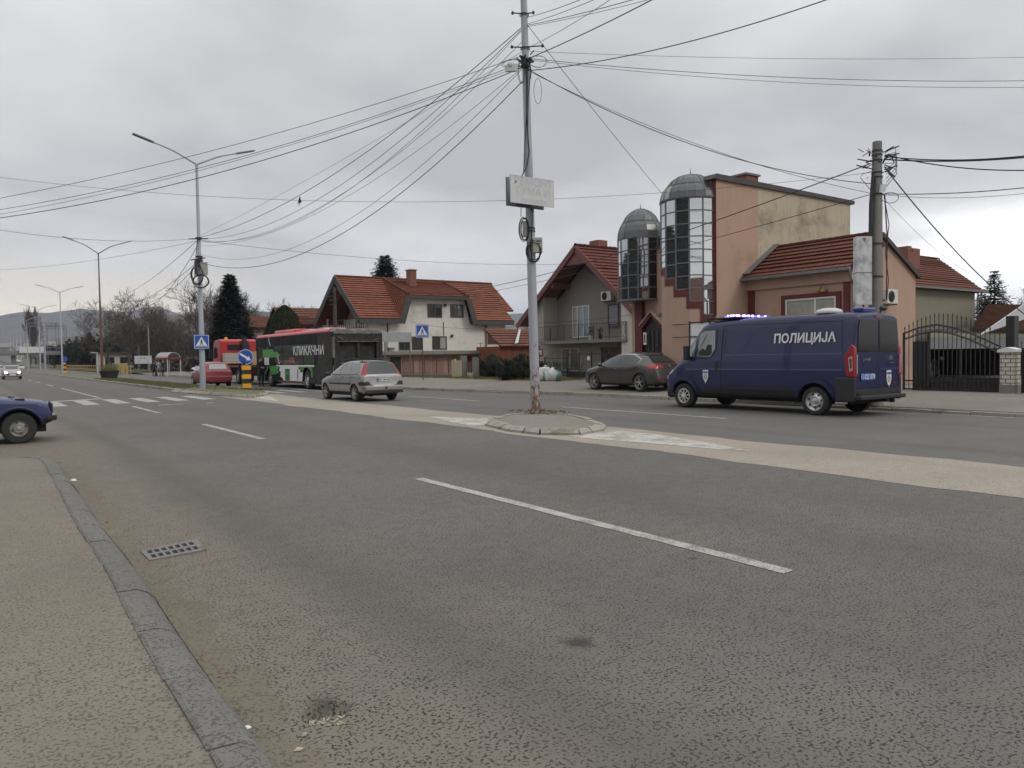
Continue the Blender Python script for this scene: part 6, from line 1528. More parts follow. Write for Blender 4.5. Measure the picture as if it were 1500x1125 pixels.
win(WH, 'y', YF_, rect('y', YF_, 714, 730, 489.5, 504), 'shutter_red', 'window_glass', (.45,), .08, sill=False, blind=(0, 1, 'shutter_red'))
b = MB()
for px_ in (568, 712): q = ony(px_, 480, YF_-.1); b.tube([(q.x, q.y, ZE-.3), (q.x, q.y, .1)], .06, 8)
b.build('downpipe', 'dark_fascia', WH)
b = MB()
for y in [60.4+k*.42 for k in range(19)]: b.bar((xo+.8, y, 4.2), (xo+.8, y, 5.05), .05, .06)
b.bar((xo+.8, 60.2, 5.08), (xo+.8, 68.4, 5.08), .07, .06); b.bar((xo+.8, 60.2, 4.28), (xo+.8, 68.4, 4.28), .05); b.build('balcony_railing', 'black_iron', WH)
b = MB(); b.box(xo+.7, XA, 60.1, 68.5, 4.0, 4.2); b.build('balcony_slab', 'wall_oldwhite', WH)
for y in (61.9, 68.3): b = MB(); b.box(xo+.75, xo+.9, y-.07, y+.07, 4.2, 6.4 if y < 65 else 5.3); b.build('balcony_post', 'wall_oldwhite' if y > 65 else 'wall_pink', WH)
b = MB(); b.box(XA+1.15, XA+1.24, 62.6, 63.4, 4.4, 6.3); b.build('balcony_door', 'timber_red', WH)
b = MB(); q = ony(574, 505, YF_-.3); b.box(q.x-.35, q.x+.45, YF_-.35, YF_-.05, q.z-.25, q.z+.35); b.build('vent_box', 'ac_white', WH)
b = MB(); q = ony(650, 480, YF_-.06); b.tube([(q.x, YF_-.05, ony(650, 492, YF_).z), (q.x, YF_-.05, ony(650, 472, YF_).z)], .03, 5); q = ony(704, 507, 57.5); b.tube([(q.x, 57.5, 2.3), (q.x, 57.5, q.z+.3)], .025, 5); b.bar((q.x-.3, 57.5, q.z+.25), (q.x+.3, 57.5, q.z+.25), .03); b.build('antenna', 'black_iron', WH)
b = MB(); q = ony(662, 492, YF_-.1); b.ball((q.x, YF_-.12, q.z), .14, 8, 6); q = ony(652, 447, YF_-.1); b.ball((q.x, YF_-.12, q.z), .14, 8, 6); b.build('wall_lamp', 'black_iron', WH)
# garage with arches in front of it
GR = thing('garage', (27, 56, GZ), 'low pink garage wall with arched panels under a flat grey slab', 'garage')
x0, x1, z0, z1 = rect('y', 56, 560, 706, 519, 550)
b = MB(); b.box(x0, x1, 56, 59.9, .1, z1); b.build('wall', 'garage_pink', GR)
b = MB(); b.box(x0-.5, x1+.35, 55.4, 59.95, z1, z1+.28); b.build('roof', 'concrete', GR)
b = MB()
for c_ in (598, 622, 641, 664, 688):
    h0, h1, *_ = rect('y', 56, c_-8.5, c_+8.5, 520, 545); r0 = (h1-h0)/2; zc_ = z1-.16-r0*.6
    b.prism([(h0, .25), (h1, .25), (h1, zc_)]+[((h0+h1)/2+r0*math.cos(a), zc_+.6*r0*math.sin(a)) for a in [k*math.pi/8 for k in range(1, 8)]]+[(h0, zc_)], 'y', 55.97, 55.999)
b.build('arch_panel', 'garage_arch', GR)
b = MB(); h0, h1, *_ = rect('y', 56, 571, 587, 524, 549); b.box(h0, h1, 55.95, 56.0, .2, z1-.2); b.build('garage_door', 'dark_interior', GR)
b = MB(); q = ony(688, 524, 55.9); b.box(q.x-.18, q.x+.18, 55.85, 55.96, q.z-.25, q.z+.15); b.build('letter_box', 'dark_red', GR)
# brown garden fence, concrete posts, dark hedge fence
XQ = 26.6
ya3, yb3, *_ = rect('x', XQ, 590, 676, 526, 548)
FB = thing('garden_fence', (XQ, 48, .3), 'low rusty brown iron garden fence before the pink garage', 'fence')
b = MB(); rod_fence(b, (XQ, ya3), (XQ, yb3), .45, 1.42, 1.6, .03, (.52, 1.38))
for k in range(5): p = lerp(yb3, ya3, .04+.035*k); b.tube([(XQ, p, .4), (XQ, p, 1.45+.18*math.sin(k/4*math.pi))], .014, 5)
b.build('rail', 'rust_iron', FB)
b = MB(); b.box(XQ-.1, XQ+.1, ya3, yb3, .2, .48); b.build('plinth', 'concrete', FB)
GA = thing('garden_gate', (XQ, ya3-.5, .3), 'narrow garden gate between two grey concrete posts', 'gate')
for px_ in (679.5, 697): q = onx(px_, 545, XQ); b = MB(); b.box(XQ-.15, XQ+.15, q.y-.16, q.y+.16, .2, 1.72 if px_ < 690 else 1.6); b.build('post', 'concrete', GA)
qa, qb = onx(683, 545, XQ).y, onx(694, 545, XQ).y
b = MB(); rod_fence(b, (XQ, qb), (XQ, qa), .4, 1.3, .25, .014, (.45, 1.25)); b.build('gate_leaf', 'rust_iron', GA)
HF = thing('reed_fence', (XQ+.3, 38, .3), 'dark ragged reed fence between white house and balcony house', 'fence')
qa, qb = onx(700, 545, XQ+.4).y, onx(800, 545, XQ+.4).y
b = MB(); rr = random.Random(8); y = qb
while y < qa:
    h_ = 1.25+.25*math.sin(y*1.9)+rr.uniform(-.12, .12); b.bar((XQ+.4+rr.uniform(-.04, .04), y, .2), (XQ+.4+rr.uniform(-.05, .05), y+rr.uniform(-.05, .05), .2+h_), .05, .03); y += .045
b.build('reeds', 'bush_dark', HF)
b = MB()
for z in (.6, 1.15): b.bar((XQ+.34, qb, z), (XQ+.34, qa, z), .04)
for k in range(6): y = lerp(qb, qa, k/5); b.bar((XQ+.32, y, .2), (XQ+.32, y, 1.55), .06)
b.build('post', 'black_iron', HF)
# low tiled outbuilding between the houses
OB = thing('outbuilding', (36, 50, .2), 'low outbuilding with old tiled roof and torn white sheet on it', 'shed')
x0, x1, z0, z1 = rect('y', 52, 736, 800, 480, 507)
b = MB(); b.box(x0, x1+2, 52.4, 56, 0, z0); b.build('wall', 'timber_red', OB)
b = MB(); b.tiled((x0-.2, 52, z0), (x1+2.2, 52, z0), (x1+2.2, 54.5, z1), (x0-.2, 54.5, z1), .4, .07, .1); r_o = b.build('roof', 'tile_old', OB)
b = MB(); p = [ony(753, 505, 51.8), ony(758, 504, 51.8), ony(762, 486, 53.8)+Vector((0, 0, .1)), ony(759, 486, 53.8)+Vector((0, 0, .1))]; b.poly([v+Vector((0, -.1, .1)) for v in p]); b.build('torn_sheet', 'tarp', r_o)
# houses ahead behind the bus
HA = thing('tiled_house', (26, 75, .2), 'red tiled house with a dormer behind the bus and round evergreen', 'house')
x0 = ony(400, 450, 80).x; x1 = 38; zr = ony(430, 450.5, 80).z
b = MB(); b.prism([(75.5, -.1), (75.5, 3.5), (80, zr-.3), (84.5, 3.5), (84.5, -.1)], 'x', x0+.4, x1); b.build('wall', 'wall_beige', HA)
b = MB(); b.tiled((x0, 74.9, 3.3), (x1+.5, 74.9, 3.3), (x1+.5, 80, zr), (x0, 80, zr), .4, .07, .12); b.tiled((x1+.5, 85.1, 3.3), (x0, 85.1, 3.3), (x0, 80, zr), (x1+.5, 80, zr), .4, .05, .12)
h0, h1, z0, z1 = rect('y', 75.2, 434, 477, 464, 475); zm = z0
b.tiled((h0-.2, 75.0, zm), (h1+.2, 75.0, zm), (h1-1.1, 78.4, zr-.9), (h0+1.1, 78.4, zr-.9), .4, .07, .12); b.tiled((h0-.2, 78.6, zm), (h0-.2, 75.0, zm), (h0+1.1, 78.3, zr-.9), (h0+1.1, 78.5, zr-.9), .4, .07, .1)
r_o = b.build('roof', 'tile_old', HA)
b = MB(); b.box(h0+.5, h1-.2, 75.4, 79, 3, zm); b.build('dormer', 'brown_wood', HA)
win(HA, 'y', 75.4, (h0+1.0, h1-1.6, zm-1.5, zm-.25), 'dark_fascia', 'window_glass', (.5,), .08, sill=False)
HB = thing('small_house', (24, 95, .2), 'small beige house with pale tiled roof right of the tall fir', 'house')
x0, x1 = ony(368, 470, 92).x, ony(399, 470, 92).x; z1 = ony(385, 463, 95).z; z0 = ony(385, 480, 91.5).z
b = MB(); b.box(x0, x1, 92, 98, 0, z0); b.build('wall', 'wall_beige', HB)
b = MB(); b.tiled((x0-.5, 91.4, z0), (x1+.4, 91.4, z0), (x1+.4, 95, z1), (x0+.4, 95, z1), .4, .07, .12); b.tiled((x1+.4, 98.6, z0), (x0-.5, 98.6, z0), (x0+.4, 95, z1), (x1+.4, 95, z1), .4, .05, .12); b.build('roof', 'tile_old', HB)
win(HB, 'y', 92, (x0+1, x0+2.3, 1.6, 2.9), 'white_frame', 'window_glass', (.5,), .08)
# pale building among the trees at far left and the rail bridge
PB = thing('pale_building', atd(165, 530, 140), 'low pale building under the bare trees left of the white board', 'building'); PB.location.z = 0
p = PB.location.copy(); b = MB(); b.box(p.x-1.8, p.x+3.2, p.y, p.y+7, 0, 3.2); b.build('wall', 'wall_oldwhite', PB)
b = MB(); b.box(p.x-2.2, p.x+3.6, p.y-.6, p.y+7.4, 3.2, 3.45); b.build('roof', 'dark_fascia', PB)
for dx in (-1.2, 1.2): win(PB, 'y', p.y, (p.x+dx, p.x+dx+1.5, 1.1, 2.6), 'dark_fascia', 'window_glass', (.5,), .08)
BR = thing('rail_bridge', (10, 258, 0), 'grey railway bridge crossing the road far ahead', 'bridge')
zt, zb = onx(30, 514.2, 12).z, 0
dk = ony(40, 520, 258).z; dt = ony(40, 514.5, 258).z
b = MB(); b.box(-60, 70, 256, 262, dk, dt); b.build('deck', 'concrete', BR)
b = MB(); b.box(-60, 70, 255.7, 256, dk-.1, dk+.45); b.build('girder', 'steel_dark', BR)
for x in (-3.5, 10.5, 24.5): b = MB(); b.box(x-.5, x+.5, 257, 261, -.2, dk); b.build('pier', 'concrete', BR)
x0, x1, z0, z1 = rect('y', 255.5, 28, 67, 508, 517)
b = MB(); b.box(x0, x1, 255.4, 255.65, z0, z1); b.build('white_panel', 'faded_board', BR)
b = MB(); b.box(-60, 70, 255.75, 255.85, dt+.9, dt+1.0)
for k in range(60): b.box(-60+k*2.2, -59.9+k*2.2, 255.76, 255.84, dt, dt+.9)
b.build('parapet_rail', 'steel_dark', BR)
for i, (pa, pb) in enumerate(((41, 83), (67, 95))):
    t = thing('rail_gantry', ony(pa, 515, 262+i*22), ('nearer' if i == 0 else 'farther')+' steel railway gantry standing above the bridge', 'gantry'); Yg = 262+i*22
    a_, c_ = ony(pa, 473+i*4, Yg), ony(pb, 473+i*4, Yg); b = MB()
    for q in (a_, c_): b.bar((q.x-.3, Yg, 0), (q.x-.3, Yg, q.z), .16); b.bar((q.x+.3, Yg, 0), (q.x+.3, Yg, q.z), .16)
    b.build('mast', 'steel_dark', t)
    b = MB(); b.bar((a_.x, Yg, a_.z), (c_.x, Yg, a_.z), .2); b.bar((a_.x, Yg, a_.z-1), (c_.x, Yg, a_.z-1), .16)
    for k in range(10): b.bar((lerp(a_.x, c_.x, k/10), Yg, a_.z-(k % 2)), (lerp(a_.x, c_.x, (k+1)/10), Yg, a_.z-((k+1) % 2)), .1)
    b.build('lattice_beam', 'steel_dark', t)
YW = thing('yellow_guard_fence', (18.7, 140, 0), 'long faded yellow guard fence running towards the rail bridge', 'fence')
b = MB(); 
for k in range(38): y = 120+k*3; b.box(18.65, 18.8, y-.07, y+.07, 0, 1.25)
for z in (.45, 1.05): b.box(18.6, 18.65, 119, 233, z-.08, z+.08)
b.build('rail', 'yellow_old', YW)
# far town
rr = random.Random(12)
for i in range(14):
    Y_ = 420+rr.uniform(0, 420); px_ = (-20, -8, 2, 9, 33, 40, 47, 55, 62, 70, 76, 84, 90, 96)[i]; p = ony(px_, 520, Y_); g0 = hgt(Y_); wd = rr.uniform(4, 7); hh_ = rr.uniform(3, 6)
    t = thing('distant_house', (p.x, Y_, g0), ('beige', 'pale grey', 'grey')[i % 3]+' distant '+('house', 'block')[i % 2]+' in the far town, number '+('one two three four five six seven eight nine ten eleven twelve thirteen fourteen'.split()[i])+' from the left', 'house', 'houses of the far town')
    b = MB(); b.box(p.x-wd/2, p.x+wd/2, Y_, Y_+8, g0-1, g0+hh_); b.build('wall', ('wall_beige', 'wall_lightgrey', 'wall_grey')[i % 3], t)
    b = MB(); b.prism([(Y_-.6, g0+hh_), (Y_+4, g0+hh_+2.6), (Y_+8.6, g0+hh_)], 'x', p.x-wd/2-.5, p.x+wd/2+.5); b.build('roof', 'concrete', t)
# ---------------- vehicles in place ----------------
v = policevan(); place(v, 18.50, 10.45, UP); v.scale = (1.083, 1.05, 1.05)
v = estate(); place(v, 12.72, 26.35, UP+R(2.5))
v = hatch('dark'); place(v, 21.95, 20.6, UP-R(1), .19); v.scale = (1.02, 1.02, 1.03)
v = hatch('red'); place(v, 12.60, 49.2, UP)
v = bus(); place(v, 16.25, 36.6, UP)
v = truck(); place(v, 16.2, 50.4, UP)
v = oldcar(); place(v, -2.38, 19.2, R(-2))
p = onz(18, 555.5); fc1 = farcar('oncoming silver car with lit headlights, the nearest one on the road', 'paint_silver', True); place(fc1, p.x, p.y+3, -UP)
def fcopy(src, label, X, Y, head, cat_group=None):
    c = copy_tree(src); c['label'] = label; place(c, X, Y, head); c.location.z = hgt(Y); return c
p = onz(12, 551.5); fcopy(fc1, 'dark car with lit headlights right behind the oncoming silver car', p.x-1.0, p.y+6, -UP)
fc2 = farcar('white car seen from behind far down the road, left of the long yellow fence', 'paint_white', False, 'distant_car'); p = onz(31.5, 541.5); place(fc2, p.x, p.y, UP)
c = fcopy(fc2, 'tiny pale car farthest down the road beyond the railway bridge', 15.2, 330, UP)
fc3 = farcar('silver car cut by the left edge of the photo, parked by the kerb', 'paint_silver', False, 'kerbside_car'); p = onz(3, 577); place(fc3, .15, 49.5, -UP+R(3))
fc4 = farcar('white car standing beside the bus shelter, nose to the road', 'paint_white', False, 'parked_car'); p = onz(276, 548, .1); place(fc4, p.x+4.0, p.y+1.5, R(215))
for (px_, py_, dep, lab, hd) in ((158, 528, 128, 'dark parked car before the low pale building', 30), (172, 528, 131, 'white parked car right of a dark one before the low pale building', 10)):
    q = atd(px_, py_, dep); c = copy_tree(fc4 if 'white' in lab else fc2); c['label'] = lab; place(c, q.x, q.y, R(hd)); c.location.z = .0
    if lab.startswith('dark'):
        for ch in [o for o in COL.objects if o.parent is c and o.name.startswith('body')]:
            ch.data = ch.data.copy(); ch.data.materials[0] = MATS['paint_dark']
c = copy_tree(fc2); c['label'] = 'dark car parked under the carport behind the iron gate'; place(c, 33.6, 17.6, R(20)); c.location.z = .2
for ch in [o for o in COL.objects if o.parent is c and o.name.startswith('body')]: ch.data = ch.data.copy(); ch.data.materials[0] = MATS['paint_dark']
# ---------------- poles, lamps, signs ----------------
def facing(c, toward, d=None):
    "unit right / up / normal of an upright plate looking along a compass bearing"
    a = R(toward); n = Vector((math.sin(a), math.cos(a), 0)); ux = Vector((0, 0, 1)).cross(n); return ux, Vector((0, 0, 1)), n
def plate_poly(mb, c, ux, uy, n, pts, off):
    mb.poly([c+ux*x+uy*y+n*off for x, y in pts])
def crossing_sign(name, c, toward, s, label, parent_group=None, post=None):
    ux, uy, n = facing(c, toward); t = thing(name, c, label, 'traffic sign')
    b = MB(); b.obox(c, ux*s/2, uy*s/2, n*.012); o = b.build('plate', 'sign_blue', t)
    b = MB(); k = s/2*.94; e = .018*s/.6
    for (x0, x1, y0, y1) in ((-k, k, k-e, k), (-k, k, -k, -k+e), (-k, -k+e, -k+e, k-e), (k-e, k, -k+e, k-e)): plate_poly(b, c, ux, uy, n, [(x0, y0), (x1, y0), (x1, y1), (x0, y1)], .0135)
    b.build('border', 'sign_white', o)
    b = MB(); plate_poly(b, c, ux, uy, n, [(-.40*s, -.33*s), (.40*s, -.33*s), (0, .36*s)], .014); b.build('triangle', 'sign_white', o)
    b = MB(); P = lambda pts: plate_poly(b, c, ux, uy, n, [(x*s, y*s) for x, y in pts], .0165)
    P([(.035*math.cos(a), .17+.035*math.sin(a)) for a in [q*math.pi/5 for q in range(10)]])
    P([(-.04, .12), (.05, .12), (.045, -.05), (-.045, -.05)]); P([(-.045, -.04), (.01, -.06), (-.06, -.24), (-.12, -.24)]); P([(-.01, -.06), (.045, -.04), (.12, -.22), (.07, -.24)])
    P([(.04, .11), (.06, .08), (.13, -.02), (.10, -.03)]); P([(-.04, .11), (-.06, .08), (-.12, -.0), (-.09, -.02)])
    for k2 in (-.22, -.11, 0, .11, .22): P([(k2-.03, -.31), (k2+.03, -.31), (k2+.03, -.265), (k2-.03, -.265)])
    b.build('walking_figure', 'sign_black', o)
    b = MB()
    if post: b.tube([(c.x-n.x*.04, c.y-n.y*.04, post), (c.x-n.x*.04, c.y-n.y*.04, c.z+s*.4)], .03, 8); b.build('post', 'rust_iron', t)
    else:
        for dz in (.2*s, -.2*s): b.bar(c-n*.012+uy*dz-ux*.14, c-n*.012+uy*dz+ux*.14, .03)
        b.build('clamp', 'steel', t)
    return t
LX, LY = 9.75, 41.2
def lamp_post(X, Y, H, label, m='pole_grey', rise=(.55, .75), arm=2.9, r=(.13, .055), name='street_lamp', base=True, lean=(0, 0), left=True, right=True):
    t = thing(name, (X, Y, 0), label, 'street lamp', 'double armed lamps along the median')
    top = Vector((X+lean[0], Y+lean[1], H)); b0 = Vector((X, Y, -.05))
    b = MB(); b.tube([b0, lerp(b0, top, .30), lerp(b0, top, .302), lerp(b0, top, .62), lerp(b0, top, .622), top], [r[0], r[0]*.86, r[0]*.80, r[0]*.66, r[0]*.58, r[1]], 14); b.build('pole', m, t, smooth=True)
    if base: b = MB(); b.lathe([(r[0]*2.6, 0), (r[0]*2.6, .12), (r[0]*2.1, .16), (r[0]*1.05, .17)], (X, Y, 0), 'z', 10); b.build('base', 'concrete', t)
    for sg in ([-1] if left else [])+([1] if right else []):
        e1 = top+Vector((sg*1.15, 0, rise[0])); e2 = top+Vector((sg*(arm-.9), 0, rise[1]))
        b = MB(); b.tube([top-Vector((0, 0, .25)), top+Vector((sg*.05, 0, 0)), lerp(top, e1, .85), e1+Vector((sg*.1, 0, .02)), e2], [.05, .048, .042, .038, .032], 8); a_o = b.build('arm', m if m != 'pole_redbrown' else 'steel_dark', t, smooth=True)
        b = MB(); d = (e2-e1).normalized(); e3 = e2+d*.95; b.obox(lerp(e2, e3, .55), d*.42, Vector((0, .13, 0)), Vector((0, 0, .028))); b.obox(lerp(e2, e3, .1), d*.13, Vector((0, .06, 0)), Vector((0, 0, .045))); b.build('lamp_head', 'steel_dark', a_o)
    return t
lamp_post(LX, LY, 11.55, 'grey double armed street lamp with cable boxes and crossing sign beside the red car', rise=(.55, .80), r=(.15, .06))
lamp_post(10.35, 82.0, 11.9, 'reddish brown double armed street lamp standing by the round planter', 'pole_redbrown', (.75, 1.05), 2.9, (.13, .05), base=False)
lamp_post(10.9, 126, 11.6, 'third grey double armed lamp from the near end of the median', base=False)
lamp_post(11.0, 168, 11.6, 'fourth grey double armed lamp, before the rail bridge', base=False)
lamp_post(11.1, 206, 11.4, 'fifth grey double armed lamp, just before the white bridge panel', base=False)
for i, (px_, Y_) in enumerate(((31, 300), (25, 345), (20, 400), (16, 470), (11, 560), (6, 660))):
    q = ony(px_, 520, Y_); t = lamp_post(q.x, Y_, 11.4, 'distant lamp beyond the rail bridge, '+('nearest', 'second nearest', 'third nearest', 'fourth nearest', 'fifth nearest', 'farthest')[i]+' of the six', base=False, r=(.2, .09))
    t.location.z = hgt(Y_)
# plain concrete / steel posts seen near the gantry
for px_, py_, X_, H_, lab in ((67, 549, 11.2, 8.5, 'slim grey post standing just left of the third double armed lamp'),):
    q = onz(px_, py_); t = thing('utility_post', (q.x, q.y, 0), lab, 'post'); b = MB(); b.tube([(q.x, q.y, 0), (q.x, q.y, H_)], [.16, .1], 8); b.tube([(q.x, q.y, 4.8), (q.x, q.y, 5.2)], .24, 8); b.build('shaft', 'steel', t)
q = atd(143, 532, 122); q.z = 0; t = thing('footpath_lamp', q, 'short single armed lamp post before the low pale building', 'street lamp'); b = MB(); b.tube([(q.x, q.y, 0), (q.x, q.y, 3.2)], .09, 8); b.bar((q.x, q.y, 3.2), (q.x-.9, q.y, 3.25), .14); b.build('shaft', 'faded_board', t)
crossing_sign('crossing_sign', Vector((LX, LY, 0))+Vector((-.06, -.2, onx(292, 501, LX).z)), 188, .72, 'blue pedestrian crossing sign clamped on the grey lamp post')
# wait: keep right sign with striped post
BX, BY = 11.3, 39.0
kz = atd(361, 523, 38.4).z
t = thing('keep_right_sign', (BX, BY, .12), 'round blue arrow sign above a yellow and black striped post', 'traffic sign')
ux, uy, n = facing(None, 205); c = Vector((BX, BY, kz))+n*.1
b = MB(); C_ = [(.39*math.cos(a), .39*math.sin(a)) for a in [k*math.pi/16 for k in range(32)]]
vs = [c+ux*x+uy*y+n*.012 for x, y in C_]+[c+ux*x+uy*y-n*.012 for x, y in C_]; b.add(vs, [tuple(range(32)), tuple(range(63, 31, -1))]+[(i, i+32, (i+1) % 32+32, (i+1) % 32) for i in range(32)]); o = b.build('disc', 'sign_blue', t)
b = MB(); 
for i in range(32): a, a2 = C_[i], C_[(i+1) % 32]; plate_poly(b, c, ux, uy, n, [(a[0]*.90, a[1]*.90), (a[0]*.96, a[1]*.96), (a2[0]*.96, a2[1]*.96), (a2[0]*.90, a2[1]*.90)], .0145)
b.build('border', 'sign_white', o)
b = MB(); an = R(-33); ca, sa = math.cos(an), math.sin(an); rot = lambda P: [(x*ca-y*sa, x*sa+y*ca) for x, y in P]
plate_poly(b, c, ux, uy, n, rot([(-.30, -.05), (.12, -.05), (.12, .05), (-.30, .05)]), .0155); plate_poly(b, c, ux, uy, n, rot([(.10, -.13), (.31, 0), (.10, .13)]), .0160); b.build('arrow', 'sign_white', o)
b = MB(); b.box(BX-.19, BX+.19, BY-.1, BY+.1, .16, 1.55); o = b.build('striped_post', 'sign_black', t)
for z0 in (.24, .70, 1.14): b = MB(); b.box(BX-.20, BX+.20, BY-.115, BY+.11, z0, z0+.22); b.build('yellow_band', 'yellow', o)
b = MB(); b.tube([(BX, BY, .1), (BX, BY, .4)], .06, 8); b.tube([(BX, BY+.05, 1.6), (BX, BY+.05, kz+.2)], .03, 8); b.build('stem', 'steel_dark', t)
q = Vector((11.35, 128.5, 0)); t = thing('far_keep_right_sign', q, 'small distant blue round sign on a yellow striped post in the median', 'traffic sign'); b = MB(); b.box(q.x-.2, q.x+.2, q.y-.1, q.y+.1, .2, 1.7); o = b.build('striped_post', 'yellow', t); b = MB(); b.box(q.x-.21, q.x+.21, q.y-.11, q.y+.11, .55, .85); b.box(q.x-.21, q.x+.21, q.y-.11, q.y+.11, 1.15, 1.45); b.build('black_band', 'sign_black', o); b = MB(); b.lathe([(0, -.02), (.42, -.02), (.42, .0)], (q.x, q.y-.1, 2.2), 'y', 20); b.build('disc', 'sign_blue', t)
q = atd(618.5, 485, 45.0); crossing_sign('crossing_sign', q, 205, .76, 'blue pedestrian crossing sign on its own thin post before the white house', post=.1)
# big plate seen from behind, before the white house
t = thing('road_sign_board', atd(578, 540, 52), 'large grey road sign seen from behind next to the burnt bus', 'sign'); t.location.z = .2
a_, c_, d_ = atd(561, 501, 51), atd(602.5, 487, 52.5), atd(556, 501, 50.8)
b = MB(); d = Vector((c_.x-a_.x, c_.y-a_.y, 0)); nn = Vector((d.y, -d.x, 0)).normalized()*.03; z0, z1 = a_.z, c_.z
for s0, s1 in ((0, 1),): b.obox(((a_.x+c_.x)/2, (a_.y+c_.y)/2, (z0+z1)/2), d/2, nn, (0, 0, (z1-z0)/2))
b.build('plate', 'aluminium', t); b = MB(); e = a_-d.normalized()*.32; b.obox((e.x, e.y, (z0+z1)/2), d.normalized()*.2, nn, (0, 0, (z1-z0)/2)); b.build('side_plate', 'box_grey', t)
b = MB()
for k in (.08, .96): p = a_+d*k-nn*2; b.tube([(p.x, p.y, .2), (p.x, p.y, z1)], .045, 8)
b.bar(a_-nn*1.6+Vector((0, 0, .15)), a_+d-nn*1.6+Vector((0, 0, .15)), .04); b.build('post', 'steel_dark', t)
# --- centre pole ---
PB0 = atd(785, 612, 20.05); PB0.z = .12; PT0 = atd(766, -40, 20.6); 
CPO = thing('utility_pole', (PB0.x, PB0.y, .14), 'tall white painted pole with rusty foot standing on the median island', 'utility pole')
def cp(py, side=0, front=0):
    "point on the pole at photo row py"
    k = (612-py)/652; p = lerp(PB0, PT0, k); return p+_r0*side-Vector((math.sin(HEAD), math.cos(HEAD), 0))*front
b = MB(); b.tube([cp(614), cp(350), cp(266), cp(264), cp(215), cp(213), cp(120), cp(-40)], [.125, .115, .108, .112, .105, .10, .095, .085], 18); b.build('shaft', 'pole_paint', CPO, smooth=True)
b = MB(); 
for k in range(8): a = k*math.pi/4; p = PB0+Vector((.2*math.cos(a), .2*math.sin(a), .02)); b.tube([p, p+Vector((0, 0, .09))], .015, 6); b.tube([p+Vector((0, 0, .03)), p+Vector((0, 0, .055))], .03, 6)
b.lathe([(.27, .02), (.27, .045), (.13, .05)], (PB0.x, PB0.y, PB0.z), 'z', 16); b.build('base_flange', 'rust', CPO)
b = MB()
for py in (24, 75, 92, 96, 101, 343, 347): c = cp(py); b = MB(); b.lathe([(.118, -.018), (.128, -.018), (.128, .018), (.118, .018)], c, 'z', 16); b.build('clamp_ring', 'black_iron', CPO)
b = MB()
rr = random.Random(4)
for k in range(26): py = 86+rr.random()*22; c = cp(py, rr.uniform(-.13, .13), rr.uniform(.05, .14)); b.tube([c, c+Vector((rr.uniform(-.16, .16), rr.uniform(-.1, .1), rr.uniform(-.06, .12)))], rr.uniform(.012, .03), 6)
b.build('cable_clamp', 'black_iron', CPO)
for py, s_ in ((24, -.28), (24, .22), (75, -.32), (74, .42)): b = MB(); b.tube([cp(py, 0, .08), cp(py-1, s_, .08), cp(py-4, s_*1.12, .08)], .016, 6); b.ball(cp(py-1, s_*1.1, .08), .042, 8, 6); b.build('insulator_hook', 'black_iron', CPO)
b = MB()
def coil(mb, c, rx, rz, n, r=.012, ax=None, seed=0):
    q = random.Random(seed); ax = ax or _r0
    for k in range(n):
        ex, ez, ph = rx*q.uniform(.85, 1.12), rz*q.uniform(.85, 1.1), q.uniform(-.03, .03)
        mb.tube([c+ax*(ex*math.cos(a)+ph)+Vector((0, 0, ez*math.sin(a)))+Vector((-math.sin(HEAD), -math.cos(HEAD), 0))*(.02*k+.02*math.sin(a*2+k)) for a in [j*math.pi/10 for j in range(21)]], r, 5, False)
coil(b, cp(378, .07, .16), .18, .26, 5, .012, seed=1); b.build('cable_coil', 'cable', CPO); b = MB(); coil(b, cp(345, -.16, .1), .11, .29, 4, .010, seed=2); b.build('cable_coil', 'cable', CPO); b = MB(); coil(b, cp(112, -.1, .1), .09, .30, 2, .007, seed=3); coil(b, cp(140, .28, .05), .10, .32, 1, .006, seed=5)
coil(b, cp(100, -.35, .1), .28, .12, 2, .006, seed=6); coil(b, cp(97, .32, .1), .26, .16, 2, .005, seed=7)
b.build('loose_cable', 'cable', CPO)
b = MB(); b.tube([cp(96, .02, .13), cp(180, -.02, .125), cp(232, .02, .125), cp(252, -.05, .16), cp(281, -.28, .46), cp(300, -.05, .40), cp(320, .06, .14), cp(350, .03, .14), cp(372, -.02, .15), cp(392, .02, .14)], .016, 6)
b.tube([cp(100, .06, .12), cp(160, .0, .125), cp(230, -.10, .1), cp(262, -.14, .10)], .012, 6); b.tube([cp(300, -.22, .06), cp(326, -.24, .06)], .01, 5)
b.tube([cp(104, .12, .06), cp(130, .09, .1), cp(150, .04, .12), cp(200, .0, .12)], .012, 6)
b.tube([cp(94, .10, .1), cp(110, .14, .1), cp(122, .12, .08)], .01, 6); b.build('pole_cable', 'cable', CPO)
c = cp(369, .17, .16); b = MB(); b.obox(c, _r0*.125, Vector((math.sin(HEAD), math.cos(HEAD), 0))*.07, (0, 0, .20)); o = b.build('junction_box', 'box_grey', CPO); md = o.modifiers.new('b', 'BEVEL'); md.width = .015
b = MB(); f0 = c-Vector((math.sin(HEAD), math.cos(HEAD), 0))*.073
for k in range(5): b.obox(f0+_r0*(-.03+k*.028)+Vector((0, 0, .10)), _r0*.009, Vector((0, .001, 0)), (0, 0, .022))
b.obox(f0+_r0*.02+Vector((0, 0, .045)), _r0*.075, Vector((0, .001, 0)), (0, 0, .008)); b.build('box_marking', 'sign_black', o)
c = cp(344, -.15, .02); b = MB(); b.obox(c, _r0*.06, Vector((math.sin(HEAD), math.cos(HEAD), 0))*.1, (0, 0, .2)); b.build('junction_box', 'box_grey', CPO)
